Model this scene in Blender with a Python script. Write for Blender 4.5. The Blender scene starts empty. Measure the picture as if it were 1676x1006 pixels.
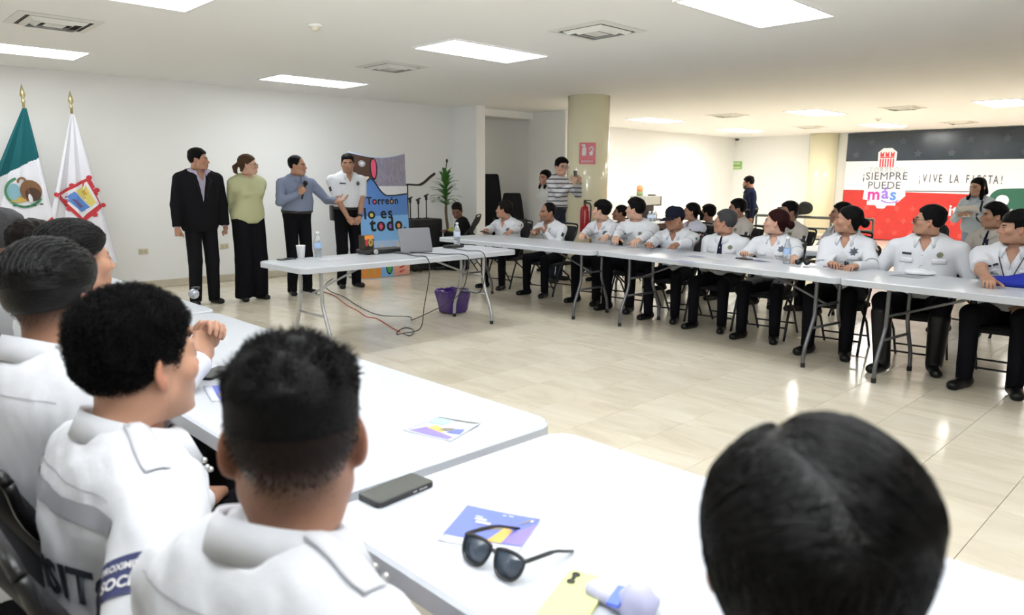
import bpy, math, random
import numpy as np
from mathutils import Vector, Matrix
from mathutils.bvhtree import BVHTree

rng = random.Random(7)
SC = bpy.context.scene
COL = SC.collection
PI = math.pi

# ------------------------------------------------------------------ camera, light, exposure
CAM_H = 1.42
YAW, PITCH, ROLL, FPX = -0.7989, 0.17186, 0.00519, 1191.5
_f = np.array([math.sin(YAW)*math.cos(PITCH), math.cos(YAW)*math.cos(PITCH), -math.sin(PITCH)])
_r0 = np.array([math.cos(YAW), -math.sin(YAW), 0.0]); _u0 = np.cross(_r0, _f)
CR = _r0*math.cos(ROLL)+_u0*math.sin(ROLL); CU = -_r0*math.sin(ROLL)+_u0*math.cos(ROLL); CF = _f
cam_d = bpy.data.cameras.new('camera'); cam = bpy.data.objects.new('camera', cam_d); COL.objects.link(cam)
cam.matrix_world = Matrix(((CR[0], CU[0], -CF[0], 0), (CR[1], CU[1], -CF[1], 0), (CR[2], CU[2], -CF[2], CAM_H), (0, 0, 0, 1)))
cam_d.sensor_width = 36.0; cam_d.lens = FPX/1676*36.0; cam_d.clip_start = 0.02; cam_d.clip_end = 100
cam_d.dof.use_dof = True; cam_d.dof.focus_distance = 5.2; cam_d.dof.aperture_fstop = 4.5
SC.camera = cam
world = bpy.data.worlds.new('world'); SC.world = world; world.use_nodes = True
world.node_tree.nodes['Background'].inputs[0].default_value = (0.85, 0.92, 1.0, 1)
world.node_tree.nodes['Background'].inputs[1].default_value = 0.6
SC.view_settings.view_transform = 'Standard'; SC.view_settings.look = 'None'
SC.view_settings.gamma = 1.0; SC.view_settings.use_curve_mapping = False
SC.view_settings.exposure = 0.40
LAMP_NEAR, LAMP_FAR = 8.5, 25.0
# the photographer's flash, held beside the camera and bounced off the ceiling
fl_d = bpy.data.lights.new('camera_flash', 'AREA'); fl_d.shape = 'RECTANGLE'; fl_d.size = 0.10; fl_d.size_y = 0.06; fl_d.energy = 115.0; fl_d.color = (0.93, 0.96, 1.0); fl_d.spread = 1.9
fl = bpy.data.objects.new('camera_flash', fl_d); COL.objects.link(fl); fl.location = (0.12, -0.12, 1.72)
fl.rotation_euler = Vector((0.95, -0.95, -1.0)).to_track_quat('Z', 'Y').to_euler()

def ray(x, y): return (x-838)/FPX*CR-(y-503)/FPX*CU+CF
def at(x, y, z=None, Y=None, X=None, dep=None):
    """world point seen at a photograph pixel, on a height, a Y plane, an X plane or at a depth"""
    d = ray(x, y)
    if dep is not None: t = dep
    elif Y is not None: t = Y/d[1]
    elif X is not None: t = X/d[0]
    else: t = (z-CAM_H)/d[2]
    return np.array([0, 0, CAM_H])+t*d

# ------------------------------------------------------------------ materials
MATS = {}
def mat(name, col, rough=0.6, metal=0.0, spec=0.5, bump=0.0, bscale=60.0, vary=0.0, vscale=8.0, emit=0.0, trans=0.0, coat=0.0, sheen=0.0, aniso=None, coord='Object'):
    if name in MATS: return MATS[name]
    m = bpy.data.materials.new(name); m.use_nodes = True
    nt = m.node_tree; b = nt.nodes['Principled BSDF']
    c = tuple(col)+(1,) if len(col) == 3 else tuple(col)
    b.inputs['Base Color'].default_value = c; b.inputs['Roughness'].default_value = rough
    b.inputs['Metallic'].default_value = metal; b.inputs['Specular IOR Level'].default_value = spec
    b.inputs['Coat Weight'].default_value = coat; b.inputs['Sheen Weight'].default_value = sheen
    b.inputs['Transmission Weight'].default_value = trans
    if emit: b.inputs['Emission Color'].default_value = c; b.inputs['Emission Strength'].default_value = emit
    tc = None
    if bump or vary:
        tc = nt.nodes.new('ShaderNodeTexCoord')
        mp = nt.nodes.new('ShaderNodeMapping'); nt.links.new(tc.outputs[coord], mp.inputs[0])
        if aniso: mp.inputs['Scale'].default_value = aniso
    if vary:
        n = nt.nodes.new('ShaderNodeTexNoise'); n.inputs['Scale'].default_value = vscale; n.inputs['Detail'].default_value = 5
        nt.links.new(mp.outputs[0], n.inputs['Vector'])
        r = nt.nodes.new('ShaderNodeMapRange'); r.inputs[1].default_value = 0.25; r.inputs[2].default_value = 0.75
        r.inputs[3].default_value = 1-vary; r.inputs[4].default_value = 1+vary*0.4
        nt.links.new(n.outputs[0], r.inputs[0])
        mx = nt.nodes.new('ShaderNodeMix'); mx.data_type = 'RGBA'; mx.blend_type = 'MULTIPLY'; mx.inputs[0].default_value = 1
        mx.inputs[6].default_value = c; nt.links.new(r.outputs[0], mx.inputs[7]); nt.links.new(mx.outputs[2], b.inputs['Base Color'])
    if bump:
        n2 = nt.nodes.new('ShaderNodeTexNoise'); n2.inputs['Scale'].default_value = bscale; n2.inputs['Detail'].default_value = 4
        nt.links.new(mp.outputs[0], n2.inputs['Vector'])
        bp = nt.nodes.new('ShaderNodeBump'); bp.inputs['Strength'].default_value = bump; bp.inputs['Distance'].default_value = 0.01
        nt.links.new(n2.outputs[0], bp.inputs['Height']); nt.links.new(bp.outputs[0], b.inputs['Normal'])
    MATS[name] = m; return m

def skin_mat(name, col, hair=(0.012, 0.010, 0.009)):
    """skin with lips, brows and clipped hair taken from a colour attribute (r lips, g hair shadow, b flush)"""
    if name in MATS: return MATS[name]
    m = bpy.data.materials.new(name); m.use_nodes = True; nt = m.node_tree; b = nt.nodes['Principled BSDF']
    at_ = nt.nodes.new('ShaderNodeAttribute'); at_.attribute_name = 'zones'
    sp = nt.nodes.new('ShaderNodeSeparateColor'); nt.links.new(at_.outputs['Color'], sp.inputs[0])
    prev = None
    base = tuple(col)+(1,)
    lip = (col[0]*0.72, col[1]*0.48, col[2]*0.48, 1); flush = (min(1, col[0]*1.08), col[1]*0.80, col[2]*0.74, 1)
    tc = nt.nodes.new('ShaderNodeTexCoord'); n = nt.nodes.new('ShaderNodeTexNoise'); n.inputs['Scale'].default_value = 28; n.inputs['Detail'].default_value = 4
    nt.links.new(tc.outputs['Object'], n.inputs[0])
    m0 = nt.nodes.new('ShaderNodeMix'); m0.data_type = 'RGBA'; m0.inputs[6].default_value = tuple(c*0.90 for c in col)+(1,); m0.inputs[7].default_value = tuple(min(1, c*1.08) for c in col)+(1,)
    nt.links.new(n.outputs[0], m0.inputs[0]); prev = m0.outputs[2]
    for ch, c in ((2, flush), (0, lip), (1, (hair[0]*0.5+0.003, hair[1]*0.5+0.0015, hair[2]*0.5+0.001, 1))):
        mx = nt.nodes.new('ShaderNodeMix'); mx.data_type = 'RGBA'
        nt.links.new(sp.outputs[ch], mx.inputs[0]); nt.links.new(prev, mx.inputs[6]); mx.inputs[7].default_value = c; prev = mx.outputs[2]
    nt.links.new(prev, b.inputs['Base Color'])
    b.inputs['Roughness'].default_value = 0.48; b.inputs['Specular IOR Level'].default_value = 0.4
    b.inputs['Subsurface Weight'].default_value = 0.12; b.inputs['Subsurface Radius'].default_value = (0.012, 0.005, 0.003); b.inputs['Subsurface Scale'].default_value = 0.6
    sr = nt.nodes.new('ShaderNodeMapRange'); sr.inputs[3].default_value = 0.4; sr.inputs[4].default_value = 0.06; nt.links.new(sp.outputs[1], sr.inputs[0]); nt.links.new(sr.outputs[0], b.inputs['Specular IOR Level'])
    ss = nt.nodes.new('ShaderNodeMapRange'); ss.inputs[3].default_value = 0.12; ss.inputs[4].default_value = 0.0; nt.links.new(sp.outputs[1], ss.inputs[0]); nt.links.new(ss.outputs[0], b.inputs['Subsurface Weight'])
    n2 = nt.nodes.new('ShaderNodeTexNoise'); n2.inputs['Scale'].default_value = 220; nt.links.new(tc.outputs['Object'], n2.inputs[0])
    bp = nt.nodes.new('ShaderNodeBump'); bp.inputs['Strength'].default_value = 0.08; bp.inputs['Distance'].default_value = 0.004
    nt.links.new(n2.outputs[0], bp.inputs['Height']); nt.links.new(bp.outputs[0], b.inputs['Normal'])
    MATS[name] = m; return m

# ------------------------------------------------------------------ object helpers
def link(o, parent=None):
    COL.objects.link(o)
    if parent is not None: o.parent = parent
    return o
def mesh_obj(name, V, F, m=None, parent=None, smooth=True, mats=None, midx=None, loc=None):
    me = bpy.data.meshes.new(name)
    if isinstance(F, np.ndarray):
        n, k = F.shape
        me.vertices.add(len(V)); me.vertices.foreach_set('co', np.asarray(V, np.float32).ravel())
        me.loops.add(n*k); me.loops.foreach_set('vertex_index', F.astype(np.int32).ravel())
        me.polygons.add(n); me.polygons.foreach_set('loop_start', np.arange(0, n*k, k, dtype=np.int32))
        if midx is not None: me.polygons.foreach_set('material_index', np.asarray(midx, np.int32))
        me.update(calc_edges=True); me.validate()
    else:
        me.from_pydata([tuple(v) for v in V], [], F)
        if midx is not None: me.polygons.foreach_set('material_index', np.asarray(midx, np.int32))
    for mm in (mats or ([m] if m else [])): me.materials.append(mm)
    if smooth and len(me.polygons): me.polygons.foreach_set('use_smooth', np.ones(len(me.polygons), bool))
    me.update()
    o = bpy.data.objects.new(name, me); link(o, parent)
    if loc is not None: o.location = loc
    return o
def thing(name, label, cat, loc=(0, 0, 0), rz=0.0, group=None):
    o = bpy.data.objects.new(name, None); link(o); o.empty_display_size = 0.1
    o.location = tuple(loc); o.rotation_euler = (0, 0, rz)
    o['label'] = label; o['category'] = cat
    if group: o['group'] = group
    return o
def tag(o, label, cat, group=None):
    o['label'] = label; o['category'] = cat
    if group: o['group'] = group
    return o
def struct(o): o['kind'] = 'structure'; return o
def bevel(o, w=0.004, seg=2, ang=0.6):
    b = o.modifiers.new('bevel', 'BEVEL'); b.width = w; b.segments = seg; b.limit_method = 'ANGLE'; b.angle_limit = ang
    return o
def solid(o, t=0.003, off=0.0):
    s = o.modifiers.new('solid', 'SOLIDIFY'); s.thickness = t; s.offset = off; return o

class MB:
    """collects shapes into one mesh"""
    def __init__(s): s.V = []; s.F = []; s.M = []
    def add(s, V, F, mi=0):
        n = len(s.V); s.V += [tuple(v) for v in V]; s.F += [tuple(i+n for i in f) for f in F]; s.M += [mi]*len(F); return s
    def box(s, c, size, rot=None, mi=0, taper=1.0):
        hx, hy, hz = size[0]/2, size[1]/2, size[2]/2
        P = []
        for z in (-1, 1):
            k = taper if z > 0 else 1
            for x, y in ((-1, -1), (1, -1), (1, 1), (-1, 1)): P.append(Vector((x*hx*k, y*hy*k, z*hz)))
        if rot is not None: P = [rot @ p for p in P]
        return s.add([p+Vector(c) for p in P], [(0, 3, 2, 1), (4, 5, 6, 7), (0, 1, 5, 4), (1, 2, 6, 5), (2, 3, 7, 6), (3, 0, 4, 7)], mi)
    def tube(s, pts, r, n=8, mi=0, closed=False, cap=True):
        P = [Vector(p) for p in pts]; k = len(P); rr = r if isinstance(r, (list, tuple)) else [r]*k
        V = []; prev = None
        for i in range(k):
            if closed: t = P[(i+1) % k]-P[i-1]
            else: t = P[min(i+1, k-1)]-P[max(i-1, 0)]
            t.normalize()
            if prev is None:
                a = Vector((0, 0, 1)) if abs(t.z) < 0.9 else Vector((1, 0, 0)); u = t.cross(a).normalized()
            else: u = (prev-t*prev.dot(t)).normalized()
            prev = u; w = t.cross(u)
            for j in range(n):
                a = 2*PI*j/n; V.append(P[i]+u*(rr[i]*math.cos(a))+w*(rr[i]*math.sin(a)))
        F = []
        for i in range(k if closed else k-1):
            for j in range(n):
                a = i*n+j; b = i*n+(j+1) % n; c = ((i+1) % k)*n+(j+1) % n; d = ((i+1) % k)*n+j; F.append((a, b, c, d))
        if cap and not closed: F.append(tuple(range(n))[::-1]); F.append(tuple((k-1)*n+j for j in range(n)))
        return s.add(V, F, mi)
    def lathe(s, prof, c=(0, 0, 0), n=20, mi=0, rot=None):
        V = []; F = []
        for r, z in prof:
            for j in range(n):
                a = 2*PI*j/n; p = Vector((r*math.cos(a), r*math.sin(a), z)); V.append((rot @ p if rot is not None else p)+Vector(c))
        for i in range(len(prof)-1):
            for j in range(n): F.append((i*n+j, i*n+(j+1) % n, (i+1)*n+(j+1) % n, (i+1)*n+j))
        F.append(tuple(range(n))[::-1]); F.append(tuple((len(prof)-1)*n+j for j in range(n)))
        return s.add(V, F, mi)
    def prism(s, poly, z0, z1, mi=0, M=None):
        n = len(poly); V = [Vector((x, y, z0)) for x, y in poly]+[Vector((x, y, z1)) for x, y in poly]
        if M is not None: V = [M @ v for v in V]
        F = [tuple(range(n))[::-1], tuple(range(n, 2*n))]+[(i, (i+1) % n, n+(i+1) % n, n+i) for i in range(n)]
        return s.add(V, F, mi)
    def sphere(s, c, r, n=12, m=8, mi=0):
        rx, ry, rz = r if isinstance(r, (tuple, list)) else (r, r, r)
        prof = [(max(1e-4, math.sin(PI*i/m)), -math.cos(PI*i/m)) for i in range(m+1)]
        V = []; F = []
        for a_, z in prof:
            for j in range(n):
                a = 2*PI*j/n; V.append((c[0]+rx*a_*math.cos(a), c[1]+ry*a_*math.sin(a), c[2]+rz*z))
        for i in range(m):
            for j in range(n): F.append((i*n+j, i*n+(j+1) % n, (i+1)*n+(j+1) % n, (i+1)*n+j))
        return s.add(V, F, mi)
    def obj(s, name, m, parent=None, smooth=False, mats=None):
        return mesh_obj(name, s.V, s.F, m, parent, smooth, mats, s.M)

def rrect(w, h, r, n=6):
    P = []
    for cx, cy, a0 in ((w/2-r, h/2-r, 0), (-w/2+r, h/2-r, PI/2), (-w/2+r, -h/2+r, PI), (w/2-r, -h/2+r, 1.5*PI)):
        for i in range(n+1):
            a = a0+PI/2*i/n; P.append((cx+r*math.cos(a), cy+r*math.sin(a)))
    return P
def spline(pts, n=8):
    P = [np.array(p, float) for p in pts]; P = [2*P[0]-P[1]]+P+[2*P[-1]-P[-2]]; out = []
    for i in range(1, len(P)-2):
        for k in range(n):
            t = k/n; a, b, c, d = P[i-1], P[i], P[i+1], P[i+2]
            out.append(0.5*((2*b)+(c-a)*t+(2*a-5*b+4*c-d)*t*t+(3*b-a-3*c+d)*t**3))
    out.append(P[-2]); return [tuple(p) for p in out]
_txt = {}
def text_mesh(s, size=1.0, bold=0.0, shear=0.0, spacing=1.0, res=3):
    """flat lettering as vertices and faces, centred, cap height about 0.7*size"""
    key = (s, size, bold, shear, spacing, res)
    if key in _txt: return _txt[key]
    c = bpy.data.curves.new('lettering', 'FONT'); c.body = s; c.size = size; c.offset = bold*size; c.shear = shear; c.space_character = spacing
    c.align_x = 'CENTER'; c.align_y = 'CENTER'; c.resolution_u = res
    o = bpy.data.objects.new('lettering', c); COL.objects.link(o)
    dg = bpy.context.evaluated_depsgraph_get(); me = bpy.data.meshes.new_from_object(o.evaluated_get(dg))
    V = [tuple(v.co) for v in me.vertices]; F = [tuple(p.vertices) for p in me.polygons]
    bpy.data.objects.remove(o); bpy.data.curves.remove(c); bpy.data.meshes.remove(me)
    _txt[key] = (V, F); return V, F
def frame(origin, xdir, ydir):
    x = Vector(xdir).normalized(); z = x.cross(Vector(ydir)).normalized(); y = z.cross(x)
    return Matrix(((x.x, y.x, z.x, origin[0]), (x.y, y.y, z.y, origin[1]), (x.z, y.z, z.z, origin[2]), (0, 0, 0, 1)))
def lettering(name, s, size, M, m, parent, lift=0.001, **k):
    V, F = text_mesh(s, size, **k)
    return mesh_obj(name, [M @ Vector((v[0], v[1], lift)) for v in V], F, m, parent, smooth=False)
def flat(name, poly, M, m, parent, lift=0.001):
    return mesh_obj(name, [M @ Vector((x, y, lift)) for x, y in poly], [tuple(range(len(poly)))], m, parent, smooth=False)
# ------------------------------------------------------------------ signed-distance modelling (smooth blended bodies and cloth)
def rcone(p, a, b, ra, rb):
    a = np.asarray(a, float); b = np.asarray(b, float); ba = b-a; pa = p-a
    h = np.clip(pa @ ba/max(ba @ ba, 1e-9), 0, 1)
    return np.linalg.norm(pa-h[:, None]*ba, axis=1)-(ra+(rb-ra)*h)
def ell(p, c, r):
    q = p-np.asarray(c, float); r = np.asarray(r, float)
    k0 = np.linalg.norm(q/r, axis=1); k1 = np.linalg.norm(q/(r*r), axis=1)
    return k0*(k0-1)/np.maximum(k1, 1e-6)
def smin(a, b, k):
    h = np.maximum(k-np.abs(a-b), 0)/k; return np.minimum(a, b)-h*h*k*0.25
def smax(a, b, k): return -smin(-a, -b, k)
def rbox(p, c, hs, r):
    q = np.abs(p-np.asarray(c, float))-(np.asarray(hs, float)-r)
    return np.linalg.norm(np.maximum(q, 0), axis=1)+np.minimum(q.max(axis=1), 0)-r
_nd = np.random.RandomState(3)
_ND = _nd.normal(size=(24, 3)); _ND /= np.linalg.norm(_ND, axis=1)[:, None]; _NP = _nd.uniform(0, 6.28, 24); _NF = _nd.uniform(0.7, 1.6, 24)
def noise(p, f, seed=0, n=9):
    o = (seed*5) % 24; s = 0
    for i in range(n):
        j = (o+i) % 24; s = s+np.sin(p @ _ND[j]*(f*_NF[j])+_NP[j]+seed*1.7)
    return s/n*1.6
def sstep(x, a, b):
    t = np.clip((x-a)/(b-a), 0, 1); return t*t*(3-2*t)

def surface(fn, lo, hi, h, blk=6, slack=1.0):
    """surface nets on a sparse set of blocks"""
    lo = np.asarray(lo, float)-2*h; hi = np.asarray(hi, float)+2*h
    nb = np.ceil((hi-lo)/(h*blk)).astype(int); N = nb*blk+1
    bi = np.stack(np.meshgrid(*[np.arange(k) for k in nb], indexing='ij'), -1).reshape(-1, 3)
    bc = lo+(bi+0.5)*blk*h; d = fn(bc)
    act = np.abs(d) < blk*h*0.87*1.6*slack+0.016
    G = np.empty(N, np.float32)
    big = np.where(d.reshape(nb) < 0, -1.0, 1.0)
    G[:-1, :-1, :-1] = np.repeat(np.repeat(np.repeat(big, blk, 0), blk, 1), blk, 2)
    G[-1] = 1; G[:, -1] = 1; G[:, :, -1] = 1
    ab = bi[act]
    li = np.stack(np.meshgrid(*[np.arange(blk+1)]*3, indexing='ij'), -1).reshape(-1, 3)
    mask = np.zeros(N, bool)
    gi = (ab[:, None, :]*blk+li[None]).reshape(-1, 3)
    mask[gi[:, 0], gi[:, 1], gi[:, 2]] = True
    idx = np.argwhere(mask); G[mask] = fn(lo+idx*h)
    return nets(G, lo, h)
def nets(G, lo, h):
    S = G < 0
    c = np.zeros(tuple(np.array(G.shape)-1), np.int8)
    corners = [(i, j, k) for i in (0, 1) for j in (0, 1) for k in (0, 1)]
    X, Y, Z = c.shape
    for i, j, k in corners: c += S[i:i+X, j:j+Y, k:k+Z]
    cell = np.argwhere((c > 0) & (c < 8))
    if not len(cell): return np.zeros((0, 3)), np.zeros((0, 4), int)
    vid = -np.ones(c.shape, np.int64); vid[cell[:, 0], cell[:, 1], cell[:, 2]] = np.arange(len(cell))
    acc = np.zeros((len(cell), 3)); cnt = np.zeros(len(cell))
    val = [G[cell[:, 0]+i, cell[:, 1]+j, cell[:, 2]+k].astype(float) for i, j, k in corners]
    for a in range(8):
        for b in range(a+1, 8):
            ca, cb = np.array(corners[a]), np.array(corners[b])
            if np.abs(ca-cb).sum() != 1: continue
            va, vb = val[a], val[b]; m = (va < 0) != (vb < 0)
            t = np.where(m, va/np.where(m, va-vb, 1), 0)
            acc += np.where(m[:, None], ca+(cb-ca)*t[:, None], 0); cnt += m
    V = lo+(cell+acc/cnt[:, None])*h
    F = []
    for ax in range(3):
        o = [0, 0, 0]; o[ax] = 1
        sh = np.array(G.shape); sh[ax] -= 1
        A = S[:sh[0], :sh[1], :sh[2]]; B = S[o[0]:o[0]+sh[0], o[1]:o[1]+sh[1], o[2]:o[2]+sh[2]]
        E_ = np.argwhere(A != B)
        u, v = (ax+1) % 3, (ax+2) % 3
        ok = (E_[:, u] > 0) & (E_[:, v] > 0) & (E_[:, u] < G.shape[u]-1) & (E_[:, v] < G.shape[v]-1)
        E_ = E_[ok]; inside = A[E_[:, 0], E_[:, 1], E_[:, 2]]
        def q(du, dv):
            w = E_.copy(); w[:, u] -= du; w[:, v] -= dv; return vid[w[:, 0], w[:, 1], w[:, 2]]
        f = np.stack([q(1, 1), q(0, 1), q(0, 0), q(1, 0)], 1)
        f[~inside] = f[~inside][:, ::-1]
        F.append(f)
    F = np.concatenate(F); F = F[(F >= 0).all(1)]
    return V, F
def join(parts):
    V = []; F = []; n = 0
    for v, f in parts:
        if not len(v): continue
        V.append(v); F.append(f+n); n += len(v)
    return np.concatenate(V), np.concatenate(F)

# ------------------------------------------------------------------ head (local: origin between the eyes' height and the skull centre, +y face, +z up)
def head_sdf(p, sex='m', jaw=1.0, fat=0.0):
    m = np.abs(p[:, 0]); q = p.copy(); q[:, 0] = m
    w = 1.0 if sex == 'm' else 0.93
    d = ell(p, (0, -0.018, 0.030), (0.0775, 0.0965, 0.0865))
    face = ell(p, (0, 0.026, -0.036), ((0.060+fat*0.5)*w*jaw**0.3, 0.066, 0.086))
    d = smin(d, face, 0.035)
    d = smin(d, rcone(q, (0.048*w*jaw+fat*0.25, 0.002, -0.064), (0.012, 0.060, -0.099), 0.019+fat*0.5, 0.017), 0.035)
    d = smin(d, rcone(q, (0.0, 0.070, -0.103), (0.010*w, 0.070, -0.103), 0.0175, 0.0165), 0.022)
    d = smin(d, ell(q, (0.047, 0.052, -0.020), (0.022, 0.026, 0.019)), 0.025)
    if fat: d = smin(d, ell(p, (0, 0.030, -0.105), (0.05, 0.045, 0.03)), 0.03)
    d = smin(d, rcone(q, (0.044, 0.066, 0.021), (0.010, 0.083, 0.018), 0.010, 0.011), 0.018)
    d = smax(d, -ell(q, (0.032, 0.098, 0.002), (0.018, 0.019, 0.0115)), 0.014)
    d = smin(d, ell(q, (0.032, 0.0765, 0.0025), (0.0155, 0.0135, 0.0115)), 0.006)
    nl = 0.109 if sex == 'm' else 0.104
    d = smin(d, rcone(p, (0, 0.084, 0.012), (0, nl, -0.025), 0.0070, 0.0108 if sex == 'm' else 0.0092), 0.014)
    d = smin(d, ell(q, (0.0125, 0.097, -0.030), (0.0084, 0.011, 0.0080)), 0.008)
    d = smin(d, ell(p, (0, 0.078, -0.062), (0.028, 0.020, 0.022)), 0.02)
    d = smin(d, rcone(q, (0, 0.0975, -0.0585), (0.017, 0.088, -0.061), 0.0055, 0.003), 0.006)
    d = smin(d, rcone(q, (0, 0.0955, -0.0695), (0.015, 0.088, -0.066), 0.0065, 0.003), 0.006)
    d = smax(d, -rcone(q, (0, 0.106, -0.064), (0.022, 0.094, -0.0635), 0.0022, 0.0016), 0.004)
    # ears
    e = q-np.array([0.077, -0.012, -0.008]); a = 0.5
    ex = e[:, 0]*math.cos(a)-e[:, 1]*math.sin(a)*-1; ey = -e[:, 0]*math.sin(a)+e[:, 1]*math.cos(a)
    er = np.stack([e[:, 0]*math.cos(a)+e[:, 1]*math.sin(a), ey, e[:, 2]], 1)
    ear = ell(er, (0, 0, 0), (0.0085, 0.0195, 0.032))
    ear = smax(ear, -ell(er, (0.0085, 0.003, 0.005), (0.007, 0.0125, 0.020)), 0.004)
    ear = smin(ear, ell(er, (0.0, 0.006, -0.026), (0.006, 0.009, 0.010)), 0.006)
    d = smin(d, ear, 0.008)
    nr = 0.056 if sex == 'm' else 0.047
    d = smin(d, rcone(p, (0, -0.022, -0.070), (0, -0.046, -0.215), nr+fat*0.4, nr+0.008+fat*0.3), 0.03)
    return d
def zline(y):
    """height of the hairline along the head from forehead (+y) to nape (-y)"""
    return np.interp(y, [-0.115, -0.085, -0.055, -0.030, -0.018, 0.012, 0.022, 0.040, 0.060, 0.080], [-0.075, -0.072, -0.055, -0.015, 0.012, 0.010, -0.012, 0.030, 0.055, 0.072])
_heads = {}
def head_mesh(sex, jaw, fat, h):
    k = (sex, round(jaw, 2), round(fat, 3), h)
    if k not in _heads:
        _heads[k] = surface(lambda p: head_sdf(p, sex, jaw, fat), (-0.10, -0.125, -0.235), (0.10, 0.135, 0.125), h)
    return _heads[k]
def head_zones(V, sex, fade=0.0, stubble=0.0, brow=1.0, lips=1.0):
    """vertex colours: r lips, g hair shadow, b flush"""
    x, y, z = np.abs(V[:, 0]), V[:, 1], V[:, 2]
    C = np.zeros((len(V), 4), np.float32); C[:, 3] = 1
    C[:, 0] = lips*(1-sstep(np.sqrt((x/0.023)**2+((z+0.064)/0.0115)**2), 0.7, 1.1))*(y > 0.078)*0.8
    bz = 0.0235-0.10*np.maximum(x-0.035, 0)+0.02*x
    b = (1-sstep(np.abs(z-bz), 0.0035, 0.0075))*sstep(x, 0.009, 0.014)*(1-sstep(x, 0.050, 0.058))*(y > 0.045)
    lash = (1-sstep(np.abs(z-0.0085), 0.0025, 0.0055))*sstep(x, 0.018, 0.022)*(1-sstep(x, 0.044, 0.048))*(y > 0.065)
    g = np.maximum(b*brow*0.92, lash*0.85)
    if fade > 0:
        hl = z-zline(y)
        g = np.maximum(g, fade*sstep(hl, -0.035, 0.085)*(y < 0.075))
    if stubble > 0:
        s = sstep(-z, 0.035, 0.055)*(y > -0.005)*(1-sstep(-z, 0.115, 0.135))
        mus = (np.abs(z+0.047) < 0.008)*(x < 0.03)*(y > 0.07)
        g = np.maximum(g, stubble*np.maximum(s*(1-C[:, 0]), mus*1.3))
    C[:, 1] = np.clip(g, 0, 1)
    fl = 0.55*(1-sstep(np.sqrt((x-0.044)**2+(z+0.022)**2), 0.012, 0.034))*(y > 0.03)+0.6*(1-sstep(np.sqrt(x**2+(z+0.026)**2), 0.006, 0.018))*(y > 0.085)+0.7*(x > 0.079)*(np.abs(y+0.01) < 0.04)
    C[:, 2] = np.clip(fl, 0, 1); return C

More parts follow.
